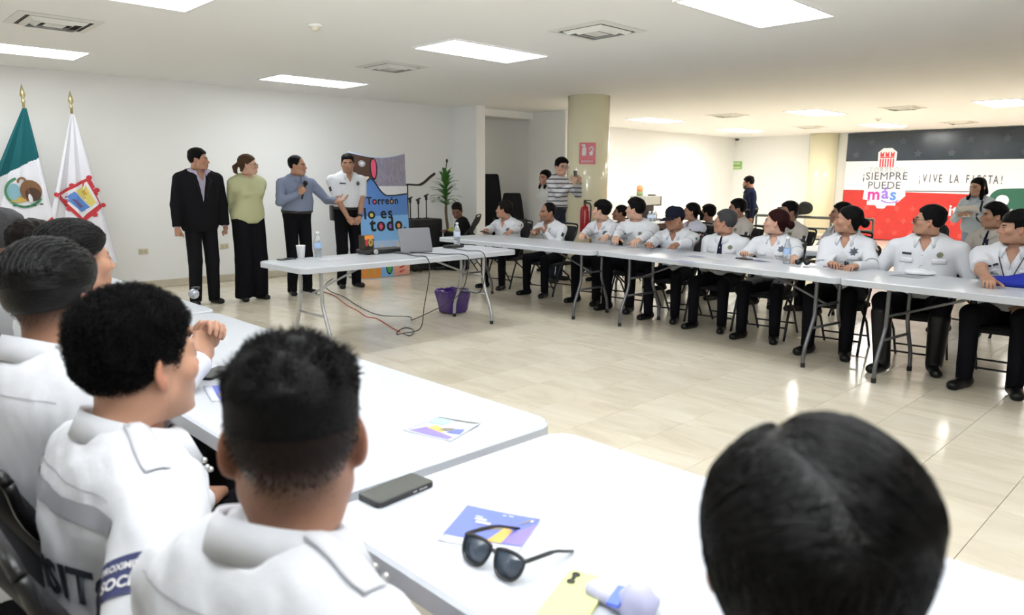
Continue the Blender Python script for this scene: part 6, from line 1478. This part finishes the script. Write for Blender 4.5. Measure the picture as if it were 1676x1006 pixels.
for k, (dy, h_) in enumerate(((-0.18, 1.24), (-0.02, 1.22), (0.14, 1.28))):
    s = thing('microphone_stand', ('short black microphone stand at the left of the black case top', 'black microphone stand in the middle of the black case top', 'black microphone stand with a grip at the right of the black case top')[k], 'stand', (-9.45, 7.12+dy, 0.822), 0, 'stands on the black case')
    g = MB(); g.tube([(0, 0, 0.0), (0, 0, h_-0.90)], 0.010, 8); g.tube([(0, 0, 0.0), (0, 0, 0.012)], 0.045, 12); g.obj('pole', BLACKPL, s, True); g = MB(); g.tube([(0, 0, h_-0.99), (0, 0, h_-0.91)], 0.020, 8); g.tube([(0, -0.04, h_-0.93), (0, 0.04, h_-0.90)], 0.014, 8); g.obj('clutch', BLACKPL, s, True)
s = thing('boom_arm', 'black boom arm reaching from the banner over the case, curved up at its end', 'stand', (-9.25, 6.70, 0)); g = MB(); g.tube([(0, 0.05, 0.0), (0, 0.05, 1.36)], 0.010, 8); g.obj('pole', BLACKPL, s, True); g = MB(); g.tube(spline([(0.02, -0.12, 1.33), (0.0, 0.05, 1.36), (0, 0.30, 1.36), (0, 0.48, 1.47), (0, 0.58, 1.53)], 6), [0.014]*12+[0.022]*13, 8); g.obj('arm', BLACKPL, s, True)
g = MB()
for k in range(3): a = 2*PI*k/3+0.5; g.tube([(0, 0.05, 0.25), (0.22*math.cos(a), 0.05+0.20*math.sin(a), 0.012)], 0.009, 6)
g.obj('tripod_leg', BLACKPL, s, True)
pl = thing('potted_palm', 'green leafy dracaena plant in a dark pot by the wall corner', 'plant', (-9.62, 7.80, 0))
g = MB(); g.lathe([(0.001, 0.0), (0.13, 0.0), (0.18, 0.34), (0.19, 0.36), (0.165, 0.36), (0.16, 0.31), (0.001, 0.31)], n=24); g.obj('pot', mat('pot_dark', (0.05, 0.035, 0.025), 0.5), pl, True)
g = MB(); g.tube(spline([(0, 0, 0.30), (0.02, 0.02, 0.6), (-0.01, 0.01, 0.9), (0, 0.02, 1.25), (0.0, 0.0, 1.55)], 5), [0.024]*12+[0.015]*9, 8); g.obj('stem', mat('stem_brown', (0.14, 0.10, 0.05), 0.8), pl, True)
LEAF = mat('leaf_green', (0.07, 0.22, 0.04), 0.45, vary=0.35, vscale=5); r2 = random.Random(5)
for k in range(46):
    a = k*2.4; tt = k/45; z0 = 1.00+0.48*tt; L = (0.36-0.12*tt)*r2.uniform(0.85, 1.1); el = 0.15+0.9*tt+r2.uniform(-0.15, 0.15); V = []; F = []; n = 6
    for i in range(n+1):
        q = i/n; w_ = 0.034*math.sin(PI*(0.12+0.86*q))**0.8; rr = L*q*math.cos(el)*(1-0.1*q); zz = z0+L*(q*math.sin(el)+0.30*q-0.50*q*q)
        c, s_ = math.cos(a), math.sin(a)
        V += [(rr*c-w_*s_, rr*s_+w_*c, zz+0.006), (rr*c, rr*s_, zz), (rr*c+w_*s_, rr*s_-w_*c, zz+0.006)]
    for i in range(n): F += [(i*3, i*3+1, i*3+4, i*3+3), (i*3+1, i*3+2, i*3+5, i*3+4)]
    mesh_obj('leaf', V, F, LEAF, pl)
g = MB(); g.tube([(0, 0, 1.55), (0.01, 0.02, 1.72)], 0.008, 6); g.sphere((0.012, 0.022, 1.745), (0.02, 0.02, 0.035), 8, 6); g.obj('flower_spike', mat('spike_dark', (0.06, 0.04, 0.03), 0.8), pl, True)
ye = thing('yellow_pouch', 'small yellow green pouch beside the black case', 'pouch', (-9.05, 7.55, 0.0)); g = MB(); g.box((0, 0, 0.30), (0.30, 0.30, 0.60)); bevel(g.obj('stool_block', BLACKT, ye), 0.02); g = MB(); g.sphere((0, 0, 0.64), (0.13, 0.15, 0.05)); g.obj('pouch_body', mat('pouch_yellow', (0.42, 0.42, 0.10), 0.6), ye, True)

# ------------------------------------------------------------------ in the alcove: office chairs and a water dispenser
def office_chair(x, y, rz, label, back_h):
    t = thing('office_chair', label, 'chair', (x, y, 0), rz, 'black office chairs in the alcove')
    g = MB()
    for k in range(5): a = 2*PI*k/5; g.tube([(0, 0, 0.10), (0.30*math.cos(a), 0.30*math.sin(a), 0.06)], 0.020, 8)
    g.tube([(0, 0, 0.08), (0, 0, 0.44)], 0.03, 10); g.obj('base', BLACKPL, t, True)
    g = MB()
    for k in range(5): a = 2*PI*k/5; g.sphere((0.30*math.cos(a), 0.30*math.sin(a), 0.030), 0.030, 8, 6)
    g.obj('caster', BLACKPL, t, True)
    def se(p): return smin(rbox(p, (0, 0, 0.49), (0.25, 0.24, 0.055), 0.05), rbox(p-np.array([0, -0.20, 0])+np.stack([0*p[:, 0], 0*p[:, 0], 0*p[:, 0]], 1)*0, (0, -0.02, 0.49), (0.2, 0.05, 0.05), 0.04), 0.02)
    V, F = surface(se, (-0.28, -0.28, 0.40), (0.28, 0.28, 0.58), 0.016); mesh_obj('seat', V, F, CHAIRF, t)
    def bk(p):
        z = (p[:, 2]-0.55)/(back_h-0.55); q = p.copy(); q[:, 1] = q[:, 1]+0.23+0.06*z; q[:, 0] = q[:, 0]/(1.05-0.38*np.clip(z, 0, 1)**1.6)
        return rbox(q, (0, 0, (0.55+back_h)/2), (0.24, 0.045, (back_h-0.55)/2), 0.044)*0.8
    V, F = surface(bk, (-0.30, -0.40, 0.52), (0.30, -0.12, back_h+0.02), 0.016); mesh_obj('backrest', V, F, CHAIRF, t)
    g = MB()
    for s in (-1, 1): g.tube(spline([(s*0.27, -0.18, 0.52), (s*0.30, -0.15, 0.70), (s*0.29, 0.12, 0.70), (s*0.27, 0.14, 0.52)], 5), 0.018, 8)
    g.obj('armrest', BLACKPL, t, True); return t
office_chair(-10.56, 9.76, -2.1, 'tall black high-backed office chair in the alcove', 1.56)
office_chair(-9.86, 9.52, -2.5, 'lower black office chair at the right of the alcove', 1.20)
wd = thing('water_dispenser', 'black water dispenser with a blue jug at the left of the alcove', 'dispenser', (-10.75, 9.35, 0))
g = MB(); g.box((0, 0, 0.53), (0.32, 0.34, 1.06)); bevel(g.obj('cabinet_body', mat('dispenser_black', (0.012, 0.012, 0.014), 0.35), wd), 0.02); g = MB(); g.box((0.165, 0, 0.82), (0.02, 0.22, 0.20)); g.box((0.18, -0.06, 0.86), (0.03, 0.03, 0.04)); g.box((0.18, 0.06, 0.86), (0.03, 0.03, 0.04)); g.obj('tap_panel', BLACKPL, wd)
g = MB(); g.lathe([(0.001, 1.04), (0.05, 1.05), (0.055, 1.09), (0.135, 1.15), (0.135, 1.22), (0.128, 1.24), (0.135, 1.26), (0.135, 1.36), (0.10, 1.40), (0.001, 1.41)], n=20); g.obj('water_jug', mat('jug_blue', (0.10, 0.22, 0.50), 0.1, trans=0.4), wd, True)

# ------------------------------------------------------------------ coffee stand and railing at the back
cf = thing('coffee_table', 'small dark table with a white top for coffee by the far wall', 'table', (-9.85, 14.05, 0), 0.1)
g = MB(); g.prism(rrect(0.75, 1.25, 0.06), 0.50, 0.54); g.obj('tabletop', TABLE, cf); 
for sx in (-1, 1):
    for sy in (-1, 1): g = MB(); g.tube([(sx*0.30, sy*0.52, 0.0), (sx*0.30, sy*0.52, 0.50)], 0.022, 8); g.obj('leg', LEGM, cf, True)
g = MB(); g.box((0.36, 0, 0.27), (0.01, 1.15, 0.46)); g.obj('front_cloth', cloth('brown_cloth', (0.045, 0.028, 0.022)), cf)
cm = thing('coffee_machine', 'grey and black coffee machine behind the far officers', 'coffee machine', (-10.0, 14.0, 0.541), 0.15)
g = MB(); g.box((0, 0, 0.46), (0.42, 0.72, 0.20)); bevel(g.obj('top_housing', mat('machine_grey', (0.40, 0.41, 0.38), 0.4, 0.3), cm), 0.015); g = MB(); g.box((-0.08, 0, 0.19), (0.26, 0.70, 0.37)); bevel(g.obj('machine_body', BLACKPL, cm), 0.015); g = MB(); g.box((0.05, 0, 0.02), (0.40, 0.70, 0.04)); g.obj('drip_tray', BLACKPL, cm)
g = MB(); g.lathe([(0.001, 0), (0.07, 0.0), (0.085, 0.08), (0.05, 0.15), (0.055, 0.17), (0.001, 0.17)], (0.12, 0.22, 0.04), 16); g.obj('jug', mat('steel', (0.45, 0.45, 0.42), 0.25, 0.9), cm, True); g = MB(); g.box((0.02, 0.28, 0.575), (0.16, 0.10, 0.03)); g.box((0.1, 0.42, 0.44), (0.14, 0.14, 0.22)); g.obj('grinder', BLACKPL, cm)
og = thing('sugar_jar', 'small orange and green jar on top of the coffee machine', 'jar', (-10.05, 13.84, 1.102)); g = MB(); g.lathe([(0.001, 0), (0.075, 0), (0.075, 0.09), (0.07, 0.10)], n=14); g.obj('jar_base', mat('jar_green', (0.22, 0.28, 0.14), 0.4), og, True); g = MB(); g.lathe([(0.07, 0.10), (0.072, 0.18), (0.05, 0.235), (0.001, 0.245)], n=14); g.obj('jar_top', mat('jar_orange', (0.75, 0.26, 0.10), 0.4), og, True)
for k in range(2): water_bottle(-9.62, 13.66+0.14*k, 0.541, ('left of two water bottles in front of the coffee machine', 'right of two water bottles in front of the coffee machine')[k], 1.7, mat('bottle_label_grey', (0.35, 0.42, 0.62), 0.5), 'water bottles at the coffee stand')
rl = thing('railing', 'grey metal stair railing with horizontal bars behind the second row', 'railing', (0, 0, 0))
ra, rb = at(1238, 352, Y=11.2), at(1395, 358, Y=11.2); RM = mat('railing_grey', (0.22, 0.23, 0.20), 0.4, 0.4)
RTOP = ra[2]
for k in range(5): g = MB(); z = RTOP-0.165*k; g.tube([(ra[0], 11.2, z), (rb[0]+0.3, 11.2, z)], 0.022 if k == 0 else 0.014, 8); g.obj('rail', RM, rl, True)
for k in range(4): x = ra[0]+(rb[0]+0.3-ra[0])*k/3; g = MB(); g.tube([(x, 11.2, 0.0), (x, 11.2, RTOP)], 0.018, 8); g.obj('post', RM, rl, True)
jk = at(1296, 340, Y=11.15); tj = thing('hung_bag', 'dark grey bag and jacket lying on the railing', 'bag', (jk[0], 11.2, RTOP+0.022))
V, F = surface(lambda p: smin(ell(p, (-0.02, 0, 0.07), (0.27, 0.11, 0.075)), ell(p, (0.20, 0, 0.12), (0.105, 0.11, 0.10)), 0.04)+0.012*noise(p, 26, 3), (-0.4, -0.2, -0.05), (0.45, 0.2, 0.34), 0.018); mesh_obj('bag_body', V, F, cloth('dark_bag', (0.055, 0.058, 0.050), 0.8, 0.5, 20), tj)
g = MB(); g.tube(spline([(-0.2, -0.10, 0.12), (-0.12, -0.15, -0.12), (0.06, -0.15, -0.16), (0.14, -0.10, 0.1)], 6), 0.014, 6); g.obj('strap', BLACKPL, tj, True)
bk = at(1588, 375, Y=9.3); tb_ = thing('backpack', 'dark bag on the second row table left of the young woman', 'bag', (bk[0]+0.05, 7.75, TH+0.001)); V, F = surface(lambda p: rbox(p, (0, 0, 0.15), (0.15, 0.09, 0.15), 0.07)+0.008*noise(p, 30, 7), (-0.2, -0.15, -0.02), (0.2, 0.15, 0.34), 0.014); V[:, 2] = np.maximum(V[:, 2], 0); mesh_obj('bag_body', V, F, CHAIRF, tb_); g = MB(); g.tube(spline([(-0.05, -0.08, 0.28), (-0.03, -0.09, 0.36), (0.03, -0.09, 0.36), (0.05, -0.08, 0.28)], 4), 0.010, 6); g.obj('strap', CHAIRF, tb_, True)

# ------------------------------------------------------------------ things on the officers' tables
def hpos(x, y): return at(x, y, z=TZ)
phone(hpos(1218, 424), 1.2, 'dark phone on the table in front of the red-haired officer')
sheet(hpos(1243, 427), 0.11, 0.19, 1.1, 'small dark printed card beside the phone of the red-haired officer', col=(0.20, 0.20, 0.32))
water_bottle(*hpos(1287, 431)[:2], TZ, 'small clear water bottle in front of the red-haired officer', 0.9)
sheet(hpos(1140, 420), 0.13, 0.20, 1.3, 'folded flyer on the table in front of the older officer', col=(0.35, 0.36, 0.50)); sheet(hpos(1118, 428), 0.12, 0.19, 1.3, 'flyer lying at the table edge before the older officer', col=(0.30, 0.32, 0.48)); sheet(hpos(1170, 423), 0.14, 0.20, 1.2, 'white sheet of paper in front of the navy tie')
sheet(hpos(1340, 437), 0.14, 0.21, 1.2, 'white sheet in front of the officer with the low bun'); phone(hpos(1365, 438), 1.4, 'phone with a pinkish back before the officer with the low bun', case=(0.25, 0.12, 0.16), face=False)
def folded_glasses(P, rz, label, s=1.0, lens=LENS):
    t = thing('eyeglasses', label, 'glasses', (P[0], P[1], TZ+0.003), rz); g = MB()
    for sx in (-1, 1):
        g.tube([(sx*0.034+0.025*math.cos(a), 0.004, 0.022+0.020*math.sin(a)) for a in np.linspace(0, 2*PI, 14, endpoint=False)], 0.0022, 6, closed=True); g.tube([(sx*0.060, 0.004, 0.030), (sx*0.064, 0.02, 0.028), (sx*0.058, 0.10, 0.014), (sx*0.054, 0.14, 0.002)], 0.002, 6)
    g.tube([(-0.010, 0.004, 0.026), (0, 0.003, 0.029), (0.010, 0.004, 0.026)], 0.0022, 6); o = g.obj('frame', BLACKPL, t, True)
    for sx in (-1, 1): l = mesh_obj('lens', [(sx*0.034+0.024*math.cos(a), 0.004, 0.022+0.019*math.sin(a)) for a in np.linspace(0, 2*PI, 14, endpoint=False)], [tuple(range(14))], lens, t); solid(l, 0.002)
    return t
folded_glasses(hpos(1313, 434), 0.4, 'black eyeglasses on the table between the two women officers'); folded_glasses(hpos(1386, 436), 2.2, 'dark folded sunglasses in front of the officer with the low bun')
sheet(hpos(1488, 452), 0.16, 0.22, 1.4, 'thin grey notebook under the white bag at the sunglasses officer', col=(0.30, 0.31, 0.34), marks=False)
pb = hpos(1505, 449); tp = thing('plastic_pouch', 'crumpled white plastic pouch in front of the officer with sunglasses', 'pouch', (pb[0], pb[1], TZ+0.004)); V, F = surface(lambda p: ell(p, (0, 0, 0.012), (0.11, 0.075, 0.026))+0.007*noise(p, 70, 3), (-0.14, -0.1, -0.03), (0.14, 0.1, 0.07), 0.008); V[:, 2] = np.maximum(V[:, 2], 0); mesh_obj('pouch_body', V, F, mat('pouch_white', (0.74, 0.76, 0.80), 0.4), tp)
bc = hpos(1660, 468); tc_ = thing('blue_cloth', 'crumpled bright blue cloth cap on the right end of the officers table', 'cloth', (bc[0], bc[1]+0.02, TZ)); V, F = surface(lambda p: smin(ell(p, (0, 0, 0.02), (0.19, 0.11, 0.045)), ell(p, (0.06, 0, 0.04), (0.10, 0.08, 0.05)), 0.03)+0.007*noise(p, 45, 5), (-0.22, -0.14, -0.04), (0.22, 0.14, 0.11), 0.009); V[:, 2] = np.maximum(V[:, 2], 0.0); mesh_obj('cloth_body', V, F, cloth('bright_blue', (0.012, 0.025, 0.30), 0.6, 0.3, 20), tc_)
def pocket_phone(P, pos, label):
    d = Vector(pos); w_ = P.root.matrix_basis @ d; t = thing('phone', label, 'phone', w_, P.heading); return t
# phones and papers held in hands
def held(P, hand, label, rot, size=(0.076, 0.155, 0.010), cat='phone', name='phone', m=None, off=(0, 0.085, -0.028)):
    l = (P.handR if hand == 'r' else P.handL)(off); M = Matrix.Translation((P.hip[0], P.hip[1], 0)) @ Matrix.Rotation(P.heading, 4, 'Z'); w_ = M @ Vector(l)
    t = thing(name, label, cat, w_, 0); t.rotation_euler = (rot[0], rot[1], P.heading+rot[2])
    g = MB(); g.prism(rrect(size[0], size[1], 0.010, 4), -size[2]/2, size[2]/2); bevel(g.obj('case', m or BLACKPL, t), 0.002)
    return t
t = held(D1, 'r', 'black phone held upright by the photographer in the striped jumper', (PI/2-0.1, 0, PI), off=(0.0, 0.10, -0.035)); g = MB()
for k in range(3): g.lathe([(0.001, 0.0), (0.009, 0.0), (0.009, 0.003), (0.001, 0.003)], (-0.02, 0.055-0.022*k, 0.005), 10)
g.obj('camera_lens', LENS, t, True)
t = held(S1, 'r', 'dark phone in the hand of the officer at the far left end', (0.25, 0, 0.3)); s = MB(); s.prism(rrect(0.068, 0.147, 0.008, 4), 0.0046, 0.0056); s.obj('screen', mat('phone_screen_dark', (0.03, 0.03, 0.035), 0.15), t)
t = held(D5, 'r', 'white sheet of paper read by the standing young woman', (0.55, 0.1, 0.2), (0.22, 0.28, 0.0015), 'paper', 'paper_sheet', mat('paper_white2', (0.80, 0.80, 0.82), 0.6), off=(-0.09, 0.12, -0.03)); g = MB()
for k in range(6): g.box((0, 0.09-0.035*k, 0.0012), (0.16, 0.006, 0.0004))
g.obj('printed_lines', mat('print_grey', (0.25, 0.25, 0.30), 0.7), t)
pn = S5.handR((-0.01, 0.07, -0.03)); Mw = Matrix.Translation((S5.hip[0], S5.hip[1], 0)) @ Matrix.Rotation(S5.heading, 4, 'Z'); w_ = Mw @ Vector(pn); t = thing('pen', 'pen in the hand of the officer in the navy cap', 'pen', w_); g = MB(); g.tube([(0.01, 0.0, 0.085), (0, 0, -0.02)], 0.004, 8); g.tube([(0, 0, -0.02), (-0.001, 0, -0.034)], [0.004, 0.001], 8); g.obj('barrel', mat('pen_white', (0.6, 0.6, 0.65), 0.3), t, True); g = MB(); g.tube([(0.01, 0, 0.085), (0.0105, 0, 0.095)], 0.0045, 8); g.obj('cap', BLACKPL, t, True)
# shoulder bag strap of the young woman
sb = MB(); pts = []
for k in range(9):
    tt = k/8; r_ = project(D5.bvh, [(0, 0)], D5.front(-0.10-0.03*tt, 0.43-0.36*tt), 0.006)
    if r_: pts.append(r_[0])
if len(pts) > 2: sb.tube(pts, 0.012, 6); sb.obj('bag_strap', BLACKPL, D5.root, True)

# ------------------------------------------------------------------ on the near tables
def flyer(corners, label, open_=True):
    """printed flyer from its four table corners (near left, far left, far right, near right in the picture)"""
    P = [at(x, y, z=TZ+0.001) for x, y in corners]; c = sum(P)/4; t = thing('flyer', label, 'flyer', (c[0], c[1], TZ+0.0006), 0, 'blue printed flyers on the near tables')
    a, b, cc, d = [p-c for p in P]
    def S(u, v, l): p = (a*(1-u)+d*u)*(1-v)+(b*(1-u)+cc*u)*v; return Vector((p[0], p[1], l+0.003*(2*u-1)**2*0.5+0.0025*v**3))
    def patch(nm, u0, u1, v0, v1, m, l, n=8):
        V = []; F = []
        for j in range(n+1):
            for i in range(n+1): V.append(S(u0+(u1-u0)*i/n, v0+(v1-v0)*j/n, l))
        for j in range(n):
            for i in range(n): q = j*(n+1)+i; F.append((q, q+1, q+n+2, q+n+1))
        return mesh_obj(nm, V, F, m, t)
    def shp(nm, sh, m, l): return mesh_obj(nm, [S(x, y, l) for x, y in sh[0]], sh[1], m, t, False)
    return t, patch, shp
FBLUE = mat('flyer_blue', (0.115, 0.155, 0.56), 0.35); FPURP = mat('flyer_violet', (0.22, 0.17, 0.58), 0.35); FGOLD = mat('flyer_gold', (0.70, 0.42, 0.10), 0.4); FDARK = mat('flyer_olive', (0.17, 0.16, 0.12), 0.4); FPAGE = mat('flyer_page', (0.60, 0.63, 0.70), 0.35)
t, pa, sh = flyer([(716, 884), (765, 829), (884, 852), (846, 906)], 'blue printed flyer with a golden figure, under the dark sunglasses')
o = pa('page', 0, 1, 0, 1, FPAGE, 0.0); solid(o, 0.0008, -1); pa('blue_print', 0.0, 1.0, 0.17, 1.0, FBLUE, 0.0006)
sh('violet_wing', gpoly([(0.72, 0.20), (1.0, 0.20), (1.0, 0.85), (0.80, 0.50)]), FPURP, 0.0010); sh('gold_figure', gpoly([(0.55, 0.18), (0.74, 0.18), (0.78, 0.56), (0.66, 0.60)]), FGOLD, 0.0013); sh('olive_arm', gpoly([(0.36, 0.44), (0.64, 0.52), (0.66, 0.62), (0.34, 0.50)]), FDARK, 0.0016); sh('olive_arm', gpoly([(0.66, 0.52), (0.70, 0.62), (0.98, 0.93), (0.90, 0.94)]), FDARK, 0.0016)
for u, v, w_, h_ in ((0.30, 0.70, 0.16, 0.05), (0.36, 0.62, 0.20, 0.06), (0.26, 0.76, 0.10, 0.03), (0.55, 0.91, 0.05, 0.025), (0.64, 0.92, 0.06, 0.03), (0.93, 0.88, 0.04, 0.05)): sh('white_lettering', ([(u-w_/2, v-h_/2), (u+w_/2, v-h_/2), (u+w_/2, v+h_/2), (u-w_/2, v+h_/2)], [(0, 1, 2, 3)]), FPAGE, 0.0018)
t, pa, sh = flyer([(660, 704), (718, 683), (788, 693), (737, 722)], 'blue and white printed flyer lying alone near the table seam')
o = pa('page', 0, 1, 0, 1, FPAGE, 0.0); solid(o, 0.0008, -1); sh('violet_band', gpoly([(0.08, 0.06), (0.92, 0.04), (0.95, 0.16), (0.20, 0.40)]), FPURP, 0.0008); sh('gold_figure', gpoly([(0.24, 0.36), (0.62, 0.26), (0.60, 0.42), (0.30, 0.56)]), FGOLD, 0.0010); sh('olive_arm', gpoly([(0.50, 0.36), (0.74, 0.40), (0.72, 0.56), (0.52, 0.50)]), FDARK, 0.0013); sh('blue_print', gpoly([(0.70, 0.30), (0.98, 0.32), (0.92, 0.58), (0.74, 0.54)]), FBLUE, 0.0011); sh('blue_print', gpoly([(0.05, 0.62), (0.40, 0.62), (0.42, 0.92), (0.05, 0.97)]), mat('flyer_pale_blue', (0.35, 0.55, 0.80), 0.35), 0.0011); sh('dark_line', ([(0.05, 0.93), (0.98, 0.90), (0.98, 0.94), (0.05, 0.97)], [(0, 1, 2, 3)]), FDARK, 0.0012)
t, pa, sh = flyer([(346, 657), (333, 633), (405, 626), (420, 648)], 'blue printed flyer half hidden behind the officer with faded hair')
o = pa('page', 0, 1, 0, 1, FPAGE, 0.0); solid(o, 0.0008, -1); sh('blue_print', gpoly([(0.18, 0.04), (1.0, 0.04), (1.0, 0.96), (0.18, 0.96)]), FBLUE, 0.0008); sh('gold_figure', gpoly([(0.22, 0.25), (0.75, 0.25), (0.8, 0.45), (0.24, 0.45)]), FGOLD, 0.0010); sh('violet_band', gpoly([(0.2, 0.04), (1.0, 0.04), (1.0, 0.22), (0.2, 0.2)]), FPURP, 0.0010); sh('olive_arm', gpoly([(0.5, 0.4), (0.7, 0.4), (0.7, 0.8), (0.55, 0.7)]), FDARK, 0.0012)
pp = (at(586, 815, z=TZ)+at(705, 797, z=TZ))/2; d_ = at(692, 788, z=TZ)-at(603, 824, z=TZ)
phone((at(603, 824, z=TZ)+at(692, 788, z=TZ))/2, math.atan2(-d_[0], d_[1]), 'black phone with a grey screen at the corner of the nearest table', (0.075, 0.080, 0.072), h=0.012)
phone(at(392, 618, z=TZ), 1.2, 'black phone hidden behind the head of the officer with faded hair')
phone(at(352, 612, z=TZ), 0.6, 'dark phone lying on the table under the raised clasped hands')
# big sunglasses, standing on their rims with open arms
L_, R_ = at(765, 915, z=TZ), at(848, 955, z=TZ); c = (L_+R_)/2; dd = R_-L_; rz = math.atan2(dd[1], dd[0])
t = thing('sunglasses', 'dark square-lensed sunglasses with open arms on the nearest table', 'glasses', (c[0], c[1], TZ+0.001), rz)
def rim(sx, k): return [(sx*0.036+x*k, -0.006+0.030*0, 0.0) for x, y in []]
FR = mat('sunglasses_black', (0.010, 0.010, 0.011), 0.25); SHL = [(-0.030, 0.045), (-0.010, 0.050), (0.018, 0.049), (0.032, 0.042), (0.031, 0.022), (0.020, 0.006), (0.0, 0.001), (-0.018, 0.006), (-0.028, 0.024)]
TL = lambda x, z: (x, -0.012+z*0.42, 0.003+z*0.86)
for sx in (-1, 1):
    out = spline([(sx*0.037+sx*x, z, 0) for x, z in SHL]+[(sx*0.037+sx*SHL[0][0], SHL[0][1], 0)], 4)[:-1]
    g = MB(); g.tube([TL(x, z) for x, z, _ in out], 0.0032, 7, closed=True); g.obj('rim', FR, t, True)
    l = mesh_obj('lens', [TL(x, z) for x, z, _ in out], [tuple(range(len(out)))], mat('lens_blue_grey', (0.035, 0.050, 0.070), 0.10, spec=0.7), t); solid(l, 0.0018)
    g = MB(); g.tube(spline([TL(sx*0.069, 0.043), (sx*0.073, 0.018, 0.040), (sx*0.072, 0.085, 0.028), (sx*0.070, 0.120, 0.014), (sx*0.066, 0.150, 0.001)], 5), [0.0042]*10+[0.003]*11, 7); g.obj('temple_arm', FR, t, True)
g = MB(); g.tube([TL(-0.010, 0.034), TL(0, 0.040), TL(0.010, 0.034)], 0.0034, 7); g.obj('bridge', FR, t, True)
# yellow phone lying face down, a folded tissue and a blue tube beside it
yp = at(940, 985, z=TZ); d_ = at(962, 938, z=TZ)-at(905, 1015, z=TZ)
t = phone(yp, math.atan2(-d_[0], d_[1]), 'pale yellow phone lying face down beside the sunglasses', case=(0.60, 0.63, 0.25), face=False)
g = MB()
for x, y in ((-0.022, 0.064), (-0.022, 0.040), (-0.022, 0.052)): g.lathe([(0.001, 0.0), (0.0075 if y != 0.052 else 0.004, 0.0), (0.007 if y != 0.052 else 0.004, 0.002), (0.001, 0.002)], (x, y, 0.0095), 14)
g.obj('camera_lens', FR, t, True)
tp = at(1010, 975, z=TZ); t = thing('tissue_pack', 'crumpled pale lilac tissue with a blue strip beside the yellow phone', 'tissue', (tp[0]+0.02, tp[1]-0.01, TZ)); V, F = surface(lambda p: smin(rbox(p, (0, 0, 0.014), (0.055, 0.035, 0.014), 0.012), ell(p, (0.045, -0.02, 0.028), (0.028, 0.03, 0.034)), 0.02)+0.004*noise(p, 90, 3), (-0.08, -0.07, -0.02), (0.09, 0.06, 0.08), 0.005); V[:, 2] = np.maximum(V[:, 2], 0.0003); mesh_obj('tissue_body', V, F, mat('tissue_lilac', (0.42, 0.42, 0.58), 0.7), t)
g = MB(); g.box((0.012, -0.03, 0.030), (0.02, 0.055, 0.006), Matrix.Rotation(0.3, 3, 'Z')); g.obj('blue_strip', mat('strip_blue', (0.10, 0.16, 0.70), 0.4), t)
# eyeglasses and a microphone-like silver object at the end of the near row
e_ = at(318, 489, z=TZ); t = thing('glass_paperweight', 'small silver and glass ornament on the far end of the near table', 'ornament', (e_[0], e_[1], TZ)); g = MB(); g.sphere((0, 0, 0.03), 0.03, 14, 10); g.obj('glass_ball', mat('grey_glass', (0.35, 0.38, 0.42), 0.1, 0.3), t, True); g = MB(); g.tube([(-0.02, 0, 0.058), (0.03, 0.02, 0.066)], 0.010, 8); g.obj('clip', BLACKPL, t, True)
